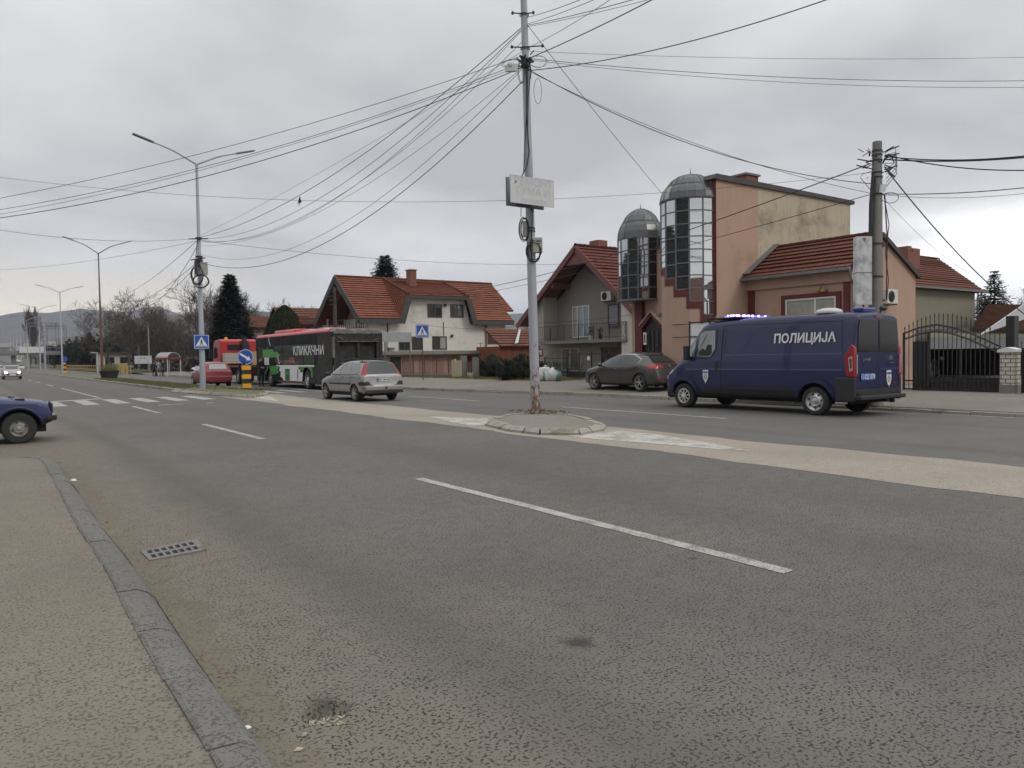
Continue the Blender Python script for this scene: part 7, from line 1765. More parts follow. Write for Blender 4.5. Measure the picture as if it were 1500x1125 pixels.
c = cp(107, -.38, .15); b = MB(); b.obox(c, _r0*.13, Vector((0, .06, 0)), (0, 0, .09)); b.ball(c+Vector((0, 0, .08)), (.12, .08, .1), 10, 6); b.build('splice_box', 'faded_board', CPO)
# boards on it
YBD = PB0.y-.30
SB = thing('direction_board', ony(778, 280, YBD), 'faded white rectangular board with arrow outline high on the centre pole', 'sign')
Q = [ony(746.6, 256, YBD), ony(810.8, 264.2, YBD), ony(810.8, 303.8, YBD), ony(747.8, 296.5, YBD)]
xl, xr_, zt_, zb_ = (Q[0].x+Q[3].x)/2, (Q[1].x+Q[2].x)/2, (Q[0].z+Q[1].z)/2, (Q[2].z+Q[3].z)/2
b = MB(); b.box(xl, xr_, YBD-.012, YBD+.012, zb_, zt_); o = b.build('plate', 'faded_board', SB)
b = MB()
def bx_(x0, x1, z0, z1): b.box(lerp(xl, xr_, x0), lerp(xl, xr_, x1), YBD-.015, YBD-.0125, lerp(zb_, zt_, z0), lerp(zb_, zt_, z1))
bx_(0, 1, .985, 1); bx_(0, 1, 0, .015); bx_(0, .008, 0, 1); bx_(.992, 1, 0, 1)
bx_(.24, .70, .17, .18); bx_(.24, .70, .08, .09); bx_(.24, .246, .08, .18); bx_(.30, .66, .12, .135)
b.build('border', 'faded_text', o)
text_on('faded_lettering', 'РЕМОНТ', .26, 'faded_text', o, (lerp(xl, xr_, .52), YBD-.013, lerp(zb_, zt_, .80)), (1, 0, 0), (0, 0, 1), off=.003, sx=1.1)
text_on('faded_lettering', 'ГУМА И', .26, 'faded_text', o, (lerp(xl, xr_, .52), YBD-.013, lerp(zb_, zt_, .47)), (1, 0, 0), (0, 0, 1), off=.003, sx=1.1)
b = MB(); bx2 = lambda a, c2: Vector((lerp(xl, xr_, a), YBD-.014, lerp(zb_, zt_, c2)))
for a, c2 in (((.70, .04), (.70, .22)), ((.70, .22), (.83, .13)), ((.83, .13), (.70, .04))): b.bar(bx2(*a), bx2(*c2), .008, .003, (0, 1, 0))
b.build('arrow_outline', 'faded_text', o)
SB2 = thing('rear_board', ony(770, 283, YBD+.55), 'dark backed board mounted behind the white direction board', 'sign')
q0, q1 = ony(742.5, 259, YBD+.5), ony(797, 306.5, YBD+.5); zq = ony(743.5, 299.5, YBD+.5).z
b = MB(); b.box(q0.x, q1.x, YBD+.5, YBD+.56, zq-.02, q0.z); b.build('plate', 'steel_dark', SB2)
b = MB(); b.box(q1.x-.9, q1.x-.05, YBD+.49, YBD+.499, zq-.01, zq+.05); b.build('frame', 'black_iron', SB2)
# --- boxes and coils on the lamp post ---
LB_ = COL.objects.get('street_lamp')
def lp(py, side=0, front=0):
    z = onx(288, py, LX).z; return Vector((LX, LY, z))+_r0*side-Vector((math.sin(HEAD), math.cos(HEAD), 0))*front
b = MB(); c = lp(396, .25, .12); b.obox(c, _r0*.18, Vector((0, .12, 0)), (0, 0, .32)); b.build('cable_box', 'box_grey', LB_)
b = MB(); coil(b, lp(415, .18, .3), .38, .36, 5, .018, seed=9); b.build('cable_coil', 'cable', LB_); b = MB(); coil(b, lp(405, -.05, .2), .3, .5, 3, .02, seed=10); b.tube([lp(352, .0, .16), lp(380, -.12, .16), lp(410, -.2, .16)], .02, 5); b.build('cable_coil', 'cable', LB_)
b = MB()
for py in (351, 378, 383, 386): c = lp(py); b.lathe([(.13, -.04), (.17, -.04), (.17, .04), (.13, .04)], c, 'z', 12)
b.build('clamp_ring', 'black_iron', LB_)
for p_ in ((352, -.45, 352, .5), (383, -.4, 380, .35)): b = MB(); b.bar(lp(p_[0], p_[1], .1), lp(p_[2], p_[3], .1), .05); b.build('crossarm', 'black_iron', LB_)
b = MB(); b.box(LX-.28, LX-.16, LY-.25, LY-.1, lp(405).z, lp(385).z); b.build('bracket', 'black_iron', LB_)
# --- concrete pole at the right ---
CT = atd(1285, 208, 21.3); CB = atd(1281.5, 446, 21.2); CB.z = .1
RP = thing('concrete_pole', (CB.x, CB.y, .15), 'grey concrete utility pole rising behind the police van', 'utility pole')
def rp(py, side=0, front=0):
    z = atd(1283, py, 21.2).z; k = (z-.1)/(CT.z-.1); return lerp(CB, CT, k)+_r0*side-Vector((math.sin(HEAD), math.cos(HEAD), 0))*front
b = MB(); b.tube([CB, lerp(CB, CT, .5), CT], [.228, .172, .122], 16); b.build('shaft', 'concrete', RP, smooth=True)
b = MB()
for py in (220, 226, 234, 252, 259, 284, 357, 405): c = rp(py); k = (c.z-.1)/(CT.z-.1); r_ = lerp(.228, .122, k)+.006; b = MB(); b.lathe([(r_, -.02), (r_+.008, -.02), (r_+.008, .02), (r_, .02)], c, 'z', 16); b.build('clamp_ring', 'black_iron', RP)
b = MB()
rr = random.Random(14)
for k in range(22): c = rp(rr.uniform(218, 262), rr.choice((-1, 1))*rr.uniform(.14, .45), rr.uniform(0, .16)); b.tube([c, c+Vector((rr.uniform(-.2, .2), rr.uniform(-.2, .2), rr.uniform(-.15, .15)))], rr.uniform(.01, .03), 5)
for k in range(8): s_ = rr.choice((-1, 1)); c = rp(rr.uniform(222, 250), s_*.15, .12); b.tube([c, c+_r0*s_*rr.uniform(.2, .5)+Vector((0, 0, rr.uniform(-.1, .15)))], .018, 5)
b.build('fitting', 'black_iron', RP)
b = MB(); b.tube([rp(255, -.16, .12), rp(300, -.22, .12), rp(360, -.23, .12), rp(440, -.26, .14)], .045, 8); b.tube([rp(262, -.12, .15), rp(340, -.17, .16), rp(440, -.2, .2)], .02, 6)
b.tube([rp(285, .2, .05), rp(320, .24, .05), rp(345, .26, .08), rp(370, .25, .1), rp(440, .22, .15)], .018, 6); b.tube([rp(285, .15, .1), rp(330, .3, .1), rp(372, .2, .12), rp(410, .3, .1), rp(440, .24, .15)], .012, 5)
for k in range(6): sx_ = rr.choice((-1, 1)); b.tube([rp(225+k*5, sx_*.15, .1), rp(215+k*8, sx_*.45, .1), rp(235+k*5, sx_*.5, .1), rp(250+k*6, sx_*.2, .12)], .009, 5)
coil(b, rp(290, .30, .1), .22, .14, 1, .009, seed=20); b.build('pole_cable', 'cable', RP)
c = rp(277, .07, .2); b = MB(); b.obox(c, _r0*.07+Vector((0, 0, .01)), Vector((0, .02, 0)), (.02, 0, .11)); b.build('tag_plate', 'faded_board', RP)
b = MB(); c0 = rp(395, -.47, .22); zt_, zb_ = atd(1260, 346, 20.9).z, atd(1260, 446, 20.9).z
b.obox((c0.x, c0.y, (zt_+zb_)/2), _r0*.212, Vector((math.sin(HEAD), math.cos(HEAD), 0))*.10, (0, 0, (zt_-zb_)/2)); o = b.build('metal_cabinet', 'zinc', RP)
b = MB(); b.obox((c0.x, c0.y, lerp(zb_, zt_, .47)), _r0*.215, Vector((math.sin(HEAD), math.cos(HEAD), 0))*.103, (0, 0, .012)); c1 = Vector((c0.x, c0.y, zt_-.1))-Vector((math.sin(HEAD), math.cos(HEAD), 0))*.102; b.poly([c1-_r0*.06+Vector((0, 0, .06)), c1+_r0*.06+Vector((0, 0, .06)), c1-Vector((0, 0, .06))]); b.build('cabinet_marking', 'steel_dark', o)
b = MB()
for py in (360, 440): b.bar(rp(py, -.6, .1), rp(py, .2, .1), .05)
b.bar(rp(446, -.45, .2), rp(470, -.3, .3), .04); b.build('cabinet_bracket', 'rust_iron', RP)
# small pole before the white house
q = atd(492.5, 540, 58); t = thing('wooden_pole', (q.x, q.y, .2), 'dark wooden utility pole left of the white house gable', 'utility pole'); zt_ = atd(492, 422, 58).z
b = MB(); b.tube([(q.x, q.y, 0), (q.x, q.y, zt_)], [.17, .12], 10); b.build('shaft', 'bark', t, smooth=True); b = MB(); coil(b, Vector((q.x, q.y, zt_-.5)), .45, .5, 3, .02, seed=31)
b.build('cable_coil', 'black_iron', t)
for k in range(4): b = MB(); b.bar((q.x-.5, q.y-.1, zt_-.35-k*.3), (q.x+.1, q.y-.1, zt_-.3-k*.3), .06); b.build('crossarm', 'black_iron', t)
for px_, X_, H_, lab in ((204, 22.5, 7.5, 'grey post left behind the white board'), (219, 22.0, 6.8, 'grey post right behind the white board')):
    f_ = X_/(.575+.818*(px_-750)/1130*1.0); q = onx(px_, 540, X_); t = thing('utility_post', (q.x, q.y, 0), lab, 'post'); b = MB(); b.tube([(q.x, q.y, 0), (q.x, q.y, H_)], [.15, .1], 8); b.build('shaft', 'concrete', t)
# billboard by the shelter
t = thing('billboard', onz(210, 548, .05), 'small white notice board on two posts left of the bus shelter', 'billboard'); q = t.location.copy(); t.location.z = 0
ux, uy, n = facing(None, 200); dp = 98; a_, c_ = atd(199.5, 533, dp), atd(220, 521, dp); c = (a_+c_)/2; wd = (c_.x-a_.x)/ux.x if abs(ux.x) > .3 else 2
b = MB(); b.obox(c, ux*.95*1.05, uy*(c_.z-a_.z)/2, n*.04); o = b.build('board', 'faded_board', t); b = MB()
for s_ in (-.5, .55): p = c+ux*s_; b.tube([(p.x, p.y, 0), (p.x, p.y, c.z)], .05, 6)
b.build('post', 'steel_dark', t)
b = MB(); [b.obox(c+n*.042+ux*(-.45+k*.2)+uy*.2, ux*.07, uy*.03*(1+k % 2), n*.002) for k in range(5)]; b.build('print', 'bus_greendark', o)
# bus shelter
q = atd(247, 548, 84); SHX, SHY = q.x, q.y
t = thing('bus_shelter', (SHX, SHY, .05), 'bus shelter with arched clear roof and dark red edge beams', 'bus shelter')
ux, uy, n = facing(None, 245); W2, D2 = .95, .8; H0 = 1.95
cpt = lambda a, d, z: Vector((SHX, SHY, z))+ux*a+n*d
b = MB(); AR = [k*math.pi/10 for k in range(11)]
for i in range(10): b.quad(cpt(-W2, D2*math.cos(AR[i]), H0+.62*math.sin(AR[i])), cpt(W2, D2*math.cos(AR[i]), H0+.62*math.sin(AR[i])), cpt(W2, D2*math.cos(AR[i+1]), H0+.62*math.sin(AR[i+1])), cpt(-W2, D2*math.cos(AR[i+1]), H0+.62*math.sin(AR[i+1])))
b.build('arched_roof', 'shelter_clear', t)
b = MB()
for a in (-W2, -W2/2, 0, W2/2, W2): b.tube([cpt(a, D2*math.cos(x), H0+.02+.62*math.sin(x)) for x in AR], .04, 6)
b.build('roof_hoop', 'aluminium', t)
b = MB()
for d in (-D2, D2): b.bar(cpt(-W2-.1, d, H0), cpt(W2+.1, d, H0), .1, .2)
for a in (-W2, W2): b.bar(cpt(a, -D2, H0), cpt(a, D2, H0), .08, .16)
b.build('edge_beam', 'shelter_red', t)
for a in (-W2, W2):
    for d in (-D2, D2): b = MB(); b.tube([cpt(a, d, 0), cpt(a, d, H0)], .05, 8); b.build('post', 'faded_board', t)
b = MB(); b.bar(cpt(-W2, -D2, .9), cpt(W2, -D2, .9), .05); b.bar(cpt(-W2+.1, -D2+.25, .48), cpt(W2-.1, -D2+.25, .48), .3, .05); b.build('bench', 'steel_dark', t)
# planter, barrier
q = onz(146, 556.5); t = thing('median_planter', (10.6, q.y-1.5 if False else 81.0, .1), 'big dark round planter with green plants on the median', 'planter'); q = t.location
b = MB(); b.lathe([(.62, 0), (.82, .66), (.86, .7), (.86, .76), (.76, .76), (.72, .66), (0, .66)], (q.x, q.y-1.6, .1), 'z', 20); b.build('tub', 'dark_interior', t)
b = MB(); rr = random.Random(3)
for k in range(500): a, d = rr.uniform(0, 6.3), rr.uniform(0, .8); p = Vector((q.x+d*math.cos(a), q.y-1.6+d*math.sin(a), .75+rr.uniform(0, .7)*(1-d*.5))); e = Vector((rr.uniform(-.1, .1), rr.uniform(-.1, .1), rr.uniform(.02, .16))); b.quad(p, p+e, p+e+Vector((.05, .02, .04)), p+Vector((.06, 0, 0)))
b.build('foliage', 'grass_blade', t)
q = onz(181, 548, .05); t = thing('yellow_barrier', (q.x, q.y, 0), 'dull yellow barrier block by the bare tree left of the white board', 'barrier'); b = MB(); b.box(q.x-1.7, q.x+.6, q.y, q.y+.5, 0, 1.0); b.box(q.x-.7, q.x+.5, q.y+.0, q.y+.4, 1.0, 1.5); o = b.build('panel', 'yellow_old', t); b = MB()
for k in range(4): b.box(q.x-1.6+k*.6, q.x-1.52+k*.6, q.y-.01, q.y, .05, .95)
b.build('panel_rib', 'brown_wood', o)
# drain grate
G4 = [onz(205.5, 808, .004), onz(288, 791, .004), onz(303, 806, .004), onz(219, 822, .004)]
for p in G4: p.z = 0
gp = lambda u, v_, z: lerp(lerp(G4[0], G4[1], u), lerp(G4[3], G4[2], u), v_)+Vector((0, 0, z))
t = thing('drain_grate', gp(.5, .5, 0), 'cast iron drain grate with two rows of slots in the road', 'drain grate')
b = MB(); b.quad(gp(.02, .03, .0035), gp(.02, .97, .0035), gp(.98, .97, .0035), gp(.98, .03, .0035)); b.build('shaft_shade_sheet', 'black', t)  # flat black sheet painted in for the shade below the slots
b = MB(); H_ = .014
def cell(u0, u1, v0, v1):
    P_ = [gp(u0, v0, H_), gp(u0, v1, H_), gp(u1, v1, H_), gp(u1, v0, H_)]; b.poly(P_); Q_ = [p-Vector((0, 0, H_-.001)) for p in P_]
    for i in range(4): b.quad(P_[i], Q_[i], Q_[(i+1) % 4], P_[(i+1) % 4])
for v0, v1 in ((0, .14), (.43, .55), (.86, 1)): cell(0, 1, v0, v1)
us = [0]+[x for k in range(7) for x in (.075+k*.122+.0, .075+k*.122+.078)]+[1]
for k in range(0, 16, 2):
    u0, u1 = (us[k], us[k+1]); cell(u0, u1, .14, .43); cell(u0, u1, .55, .86)
b.build('grate_bars', speckle('cast_iron', (.16, .155, .15), (.21, .205, .2), (.12, .09, .07), 20, 6), t)
b = MB(); cell(-.03, 0, -.05, 1.05) if False else None
# litter
rr = random.Random(6)
for i, (px_, py_, lab, m_) in enumerate(((107, 704, 'white paper scrap beside the far end of the kerb', 'white_paint'), (362, 1066, 'white cigarette end on the foot of the kerb', 'white_paint'), (149, 772, 'small pale stone in the gutter dirt', 'kerb_old'), (446, 1076, 'pale pebble just below the pothole', 'kerb_old'), (437, 1098, 'crumpled pale scrap nearest the bottom of the photo', 'wall_cream'), (157, 765, 'brownish leaf in the gutter dirt next to the stone', 'brown_wood'))):
    q = onz(px_, py_, .01 if px_ != 362 else .05); b = MB(); s_ = .018 if i else .05; a = rr.uniform(0, 3)
    b.add([q+Vector((s_*math.cos(a+k*math.pi/3)*(1.3 if k % 3 == 0 else .6), s_*math.sin(a+k*math.pi/3)*.7, 0)) for k in range(6)]+[q+Vector((s_*.5*math.cos(a+k*math.pi/3), s_*.35*math.sin(a+k*math.pi/3), s_*.45)) for k in range(6)], [(k, (k+1) % 6, (k+1) % 6+6, k+6) for k in range(6)]+[(6, 7, 8, 9, 10, 11)])
    tag(b.build('litter_scrap' if 'stone' not in lab and 'pebble' not in lab else 'pebble', m_, loc=q), lab, 'litter' if 'stone' not in lab and 'pebble' not in lab else 'stone')
b = MB()
for k in range(46): q = onz(rr.uniform(446, 506), rr.uniform(1042, 1064)); a = rr.uniform(0, 3); l = rr.uniform(.008, .035); z = near_z(q.x, q.y)+.004; b.bar((q.x, q.y, z), (q.x+l*math.cos(a), q.y+l*math.sin(a), z+.003), .004)
tag(b.build('dry_straw', 'wall_cream'), kind='stuff')
# bags on the verge
for i, (px_, py_, s_, m_, lab) in enumerate(((791, 553, .42, 'bag_white', 'leftmost white rubbish bag of the pile before the balcony house'), (797, 552, .36, 'bag_green', 'lower green bag between two white ones in the pile'), (803, 553, .40, 'bag_white', 'middle white bag of the pile on the grass'), (810, 552, .42, 'bag_white', 'large white bag right of the middle of the pile'), (816, 553, .34, 'bag_green', 'rightmost greenish bag of the pile by the fence'), (799, 547, .34, 'bag_white', 'topmost white bag lying on the others'))):
    q = atd(px_, py_, 39.5); q.z = .28+(.25 if i == 5 else 0); b = MB(); b.ball((0, 0, s_*.75), (s_*.8, s_*.75, s_*.8), 14, 9)
    v2 = []; r2 = random.Random(i)
    for (x, y, z) in b.v: k = 1+.16*math.sin(7*x/s_+i)*math.cos(6*z/s_+i); v2.append((x*k, y*k, max(0, z*k)))
    b.v = v2; b.tube([(0, 0, s_*1.45), (.03, .02, s_*1.75)], [.05, .09], 7)
    o = b.build('rubbish_bag', m_, loc=(0, 0, 0), smooth='all'); o.location = q; tag(o, lab, 'bag', 'pile of bags')
q = atd(668, 548, 49.5); b = MB(); b.prism([(q.y-.62, .25), (q.y+.55, .25), (q.y+.52, 1.45), (q.y+.1, 1.5), (q.y, 1.38), (q.y-.6, 1.42)], 'x', q.x, q.x+.06); tag(b.build('leaning_board', 'wall_cream', loc=(q.x, q.y, .25)), 'pale broken board leaning on the garden fence', 'board')
q = atd(1490, 556, 30)
# framed notice hoarding behind the van
t = thing('framed_board', (22.9, 21.5, .2), 'white panelled board in a black metal frame behind the van nose', 'board')
XH = 22.9; y0, y1, z0, z1 = rect('x', XH, 1011, 1072, 471, 530)
b = MB(); b.box(XH-.02, XH+.02, y0, y1, 1.2, z1); o = b.build('panel', 'white_paint', t)
b = MB()
for y in (y0, y1, lerp(y0, y1, .5)): b.bar((XH-.03, y, .2), (XH-.03, y, z1+.05), .05)
for z in (z1, lerp(1.2, z1, .66), lerp(1.2, z1, .33)): b.bar((XH-.035, y0, z), (XH-.035, y1, z), .04)
qa = onx(986, 472, XH); b.bar((XH-.03, y1, z1-.05), (XH-.03, qa.y, z1-.05), .03); b.bar((XH-.03, y1, lerp(1.2, z1, .66)), (XH-.03, qa.y, lerp(1.2, z1, .66)), .03); b.build('frame', 'black_iron', t)
# ---------------- overhead cables ----------------
WN = [0]
def wire(a, b_, sag, r, label, n=22, m='cable', group='overhead cables'):
    a, b_ = Vector(a), Vector(b_); pts = []
    for i in range(n+1): t = i/n; p = lerp(a, b_, t); p.z -= sag*4*t*(1-t); pts.append(p)
    def off(p):                     # spans that leave the view run on towards their next pole
        q = p-CP; z_ = q.dot(_f); return z_ < .5 or not (-5 < CX+F_PX*q.dot(_r)/z_ < 1505 and -5 < CY-F_PX*q.dot(_u)/z_ < 1130)
    if off(b_): pts.append(pts[-1]+(pts[-1]-pts[-2]).normalized()*35)
    if off(a): pts.insert(0, pts[0]+(pts[0]-pts[1]).normalized()*35)
    mb = MB(); mb.tube(pts, r*.86, 5, False)
    o = mb.build('overhead_cable', m, loc=a, smooth='all'); tag(o, label, 'cable', group); return o
LT = lambda py: Vector((LX, LY, onx(288, py, LX).z))
# bundle from the centre pole out to the left edge
for i, (pc, x1, y1, dep, sg, r, lab) in enumerate(((84, -60, 301, 23, .35, .009, 'uppermost of the four long cables rising from the left edge to the centre pole'), (94, -60, 316, 23, .5, .009, 'second of the four long cables rising from the left edge to the centre pole'),
        (98, -60, 324, 23, .45, .007, 'thin third of the four long cables rising from the left edge to the centre pole'), (101, -60, 327, 23, .60, .013, 'thick lowest of the long cables rising from the left edge to the centre pole'))):
    wire(cp(pc), atd(x1, y1, dep), sg, r, lab)
# bundle to the lamp post
for i, (pc, pl, sg, r, lab) in enumerate(((44, 350, .9, .013, 'topmost thick black cable of the bundle between centre pole and lamp post'), (47, 352, 1.4, .010, 'second cable of the bundle between centre pole and lamp post'), (49, 353, 1.75, .008, 'thin third cable of the bundle between centre pole and lamp post'),
        (66, 356, 1.5, .008, 'cable from the middle bracket of the centre pole to the lamp post'), (104, 362, 1.2, .007, 'thin cable leaving the black clamp cluster towards the lamp post'), (106, 374, 1.9, .008, 'lower cable from the clamp cluster to the lamp post'))):
    wire(cp(pc, -.1), LT(pl), sg, r, lab)
wire(cp(124, -.1), LT(386), 1.9, .014, 'deeply sagging black cable between centre pole and lamp post', 30)
wire(cp(80, -.1), LT(348), .2, .006, 'straightest thin cable between centre pole and lamp post')
wire(atd(-80, 249, 24), rp(251, -.1), .9, .006, 'very thin level cable crossing the whole sky behind the direction board', 30)
wire(atd(-80, 323, 30), LT(351), .4, .010, 'cable coming in from the left edge to the lamp post, almost level')
wire(atd(-80, 396, 60), LT(354), .5, .010, 'thin cable rising gently from the left edge to the lamp post')
wire(LT(354), atd(905, 384, 60), .6, .012, 'faint cable from the lamp post past the centre pole towards the towers')
for i, (pl, x1, y1, sg, lab) in enumerate(((352, 166, 436, .6, 'upper cable slanting down left of the lamp post'), (358, 190, 432, 2.2, 'thin sagging cable left of the lamp post below the upper one'), (383, 176, 440, .9, 'middle cable slanting down left of the lamp post to the bare trees'), (386, 196, 436, 1.2, 'lowest cable slanting down left of the lamp post to the bare trees'))):
    wire(LT(pl), atd(x1, y1, 95), sg, .016, lab)
for i, (pc, x1, y1, r, lab) in enumerate(((28, 900, -22, .009, 'uppermost cable leaving the top of the photo right of the centre pole'), (38, 925, -25, .008, 'second cable leaving the top of the photo right of the centre pole'), (40, 1010, -25, .010, 'third cable leaving the top of the photo right of the centre pole'), (42, 1030, -22, .007, 'thin fourth cable leaving the top of the photo right of the centre pole'),
        (74, 905, -8, .007, 'cable from the middle bracket rising steeply to the upper right'), (90, 1000, -24, .014, 'thick double cable from the clamp cluster rising to the upper right'))):
    wire(cp(pc, .07), atd(x1, y1, 14), .05, r, lab)
wire(cp(108, .1), atd(1260, -18, 15), .25, .014, 'thick black cable from the centre pole to the top edge above the towers', 26)
wire(cp(79, .1), atd(1600, 81, 22), .15, .006, 'highest thin level cable running right from the centre pole')
wire(cp(90, .1), atd(1600, 116, 21), .25, .009, 'second level cable running right from the centre pole to the right edge', 26)
wire(cp(92, .1), atd(1600, 126, 21), .28, .007, 'third level cable running right from the centre pole to the right edge', 26)
wire(cp(108, .12), rp(268, -.15), .55, .013, 'thick black cable sagging from the centre pole to the concrete pole', 26)
wire(cp(110, .12), rp(282, -.15), .35, .008, 'thin cable under the thick one between centre pole and concrete pole', 26)
wire(cp(40, .09), Vector((24.9, 23.0, 7.75)), .1, .010, 'guy wire slanting from the top of the centre pole to the glass towers')
wire(rp(238, -.18), Vector((31.1, 59.3, 7.0)), .95, .019, 'thick cable from the concrete pole past the glass towers to the white house', 40)
wire(rp(284, -.2), Vector((31.0, 59.25, 6.4)), .55, .013, 'thin cable below the thick one from concrete pole to white house', 40)
wire(onx(1236, 411, 25.9), onx(795, 473, 30.9), .25, .014, 'low cable from the low shop corner to the balcony railing', 26)
wire(onx(795, 473, 30.9), ony(600, 471, 59.3), .5, .014, 'low cable from the balcony house to the white house wall')
for i, (p0, x1, y1, r, m_, lab) in enumerate(((233, 1600, 219, .022, 'cable_blue', 'thick blue black twisted cable right of the concrete pole, uppermost'), (229, 1600, 214, .018, 'cable', 'black cable twisted round the blue one right of the concrete pole'), (226, 1600, 243, .018, 'cable_blue', 'blue black cable crossing under the twisted pair right of the concrete pole'))):
    wire(rp(p0, .2, .05), atd(x1, y1, 18), .14+.05*i, r, lab, m=m_)
wire(rp(283, .15), atd(1600, 262, 18), .12, .014, 'straight cable from the middle of the concrete pole to the right edge')
wire(rp(284, .15), atd(1600, 268, 18), .2, .007, 'thinner cable just below the straight one to the right edge')
wire(rp(243, .2), atd(1560, 500, 26), .5, .020, 'thick cable slanting steeply down from the concrete pole to the right edge', 26)
wire(rp(290, .2), atd(1420, 400, 32), .2, .006, 'very thin wire sloping down right of the concrete pole towards the red chimney')
# bird on the wing / hanging scrap
q = atd(439, 294, 30); t = thing('bird', q, 'small dark bird in the air between lamp post and centre pole', 'bird'); b = MB()
b.ball((0, 0, 0), (.045, .045, .11), 10, 8); b.ball((.01, 0, .12), (.032, .032, .035), 8, 6); b.poly([(.02, 0, .13), (.06, 0, .135), (.02, .012, .12)]); b.add([(0, .03, .06), (0, .15, .02), (-.03, .22, -.14), (-.02, .05, -.06), (0, -.03, .06), (0, -.10, .05), (.03, -.16, -.10), (-.02, -.05, -.06)], [(0, 1, 2, 3), (4, 7, 6, 5)]); b.add([(-.02, -.03, -.08), (-.02, .03, -.08), (-.03, .03, -.2), (-.03, -.03, -.2)], [(0, 1, 2, 3)]); b.build('body', 'cloth_black', t, world=False)
# ---------------- people ----------------
def person(loc, h, head, label, top='cloth_black', legs='cloth_black', pose=0, hair='hair_dark', sway=0):
    "one skinned body; clothing as materials by height, hair a part"
    s = h/1.78; V = []; E = []; Rr = []
    def v(x, y, z, r, p=None):
        V.append((x*s, y*s, z*s)); Rr.append(r*s); i = len(V)-1
        if p is not None: E.append((p, i))
        return i
    pel = v(0, 0, .95, .135); ab = v(0, .01, 1.10, .125, pel); ch = v(0, .0, 1.30, .150, ab); nk0 = v(0, -.01, 1.45, .085, ch); nk = v(0, .005, 1.53, .055, nk0); hd = v(0, .02, 1.62, .085, nk); hd2 = v(0, .015, 1.71, .080, hd)
    v(0, .115, 1.635, .014, hd)
    for sg in (-1, 1):
        st = .10 if pose == 0 else .14
        hp = v(sg*.10, 0, .90, .105, pel); kn = v(sg*st, .03+.06*sg*pose, .50, .068, hp); an = v(sg*(st+.01), -.02+.12*sg*pose, .10, .048, kn); ft = v(sg*(st+.03), .05+.12*sg*pose, .045, .045, an); v(sg*(st+.04), .16+.12*sg*pose, .035, .035, ft)
        sh = v(sg*.19, -.01, 1.40, .075, nk0)
        if sway and sg > 0: el = v(sg*.27, .03, 1.14, .052, sh); wr = v(sg*.12, .22, 1.12, .036, el); d = Vector((-.5*sg, .6, .0))
        else: el = v(sg*.27, -.03, 1.12, .052, sh); wr = v(sg*.29, .05, .88, .034, el); d = Vector((0, .18, -1))
        d.normalize(); W = Vector((sg*.0, .9, .1)) if not (sway and sg > 0) else Vector((0, 0, 1))
        wp = Vector(V[wr])/s; pm = wp+d*.07; p = v(*pm, .030, wr)
        for k, (off, ln) in enumerate(((-.032, .068), (-.011, .078), (.011, .074), (.032, .058))):
            a = pm+W*off+d*.02; b1 = v(*a, .010, p); b2 = v(*(a+d*ln*.55+Vector((-sg*.01, 0, 0))), .009, b1); v(*(a+d*ln+Vector((-sg*.025, 0, 0))), .0075, b2)
        t0 = wp+d*.03+W*.035; b1 = v(*t0, .011, p); v(*(t0+d*.035+W*.022), .009, b1)
        v(sg*.083, .01, 1.64, .015, hd)
    me = bpy.data.meshes.new('person'); me.from_pydata(V, E, []); o = bpy.data.objects.new('person', me); COL.objects.link(o)
    m = o.modifiers.new('s', 'SKIN'); m.use_smooth_shade = True
    sv = me.skin_vertices[0].data
    for i, r in enumerate(Rr): sv[i].radius = (r, r*(.78 if i in (ab, ch, pel) else 1)); sv[i].use_root = (i == pel)
    m2 = o.modifiers.new('u', 'SUBSURF'); m2.levels = m2.render_levels = 1
    dg = bpy.context.evaluated_depsgraph_get(); me2 = bpy.data.meshes.new_from_object(o.evaluated_get(dg)); o.modifiers.clear(); o.data = me2; bpy.data.meshes.remove(me)
    for x in ('skin', top, legs, 'black', hair): me2.materials.append(MATS[x])
    for p in me2.polygons:
        c = p.center/s; a = 0
        if c.z < .09: a = 3
        elif c.z < .93 and abs(c.x) < .24: a = 2
        elif c.z < 1.50 and not (c.z < .90 and abs(c.x) > .24): a = 1
        if sway and c.y > .2 and 1.0 < c.z < 1.2: a = 0
        if c.z > 1.52 and (c.z > 1.70 or (c.y < .02 and c.z > 1.58 and abs(c.x) < .2)): a = 4
        p.material_index = a
    o.location = loc; o.rotation_euler = (0, 0, head); tag(o, label, 'person')
    hb = MB(); hb.lathe([(0, 1.81*s), (.05*s, 1.805*s), (.088*s, 1.76*s), (.096*s, 1.70*s), (.09*s, 1.66*s)], (0, .002, 0), 'z', 12); ho = hb.build('hair', hair, o, smooth='all', world=False)
    f = MB()
    for sg in (-1, 1): f.ball((sg*.032*s, .088*s, 1.66*s), .011*s, 6, 4)
    f.obox((0, .100*s, 1.585*s), (.022*s, 0, 0), (0, .006*s, 0), (0, 0, .004*s)); f.build('eyes_and_mouth', 'hair_dark', o, world=False)
    return o
q = onz(374, 572.5); person((14.55, 47.2, 0), 1.84, R(200), 'person in a black uniform and cap standing at the front of the bus', pose=.5, sway=1)
person((14.15, 49.4, 0), 1.80, R(150), 'person in black mostly hidden behind the round blue arrow sign')
sp = Vector((SHX, SHY, 0))
ux, uy, n = facing(None, 245)
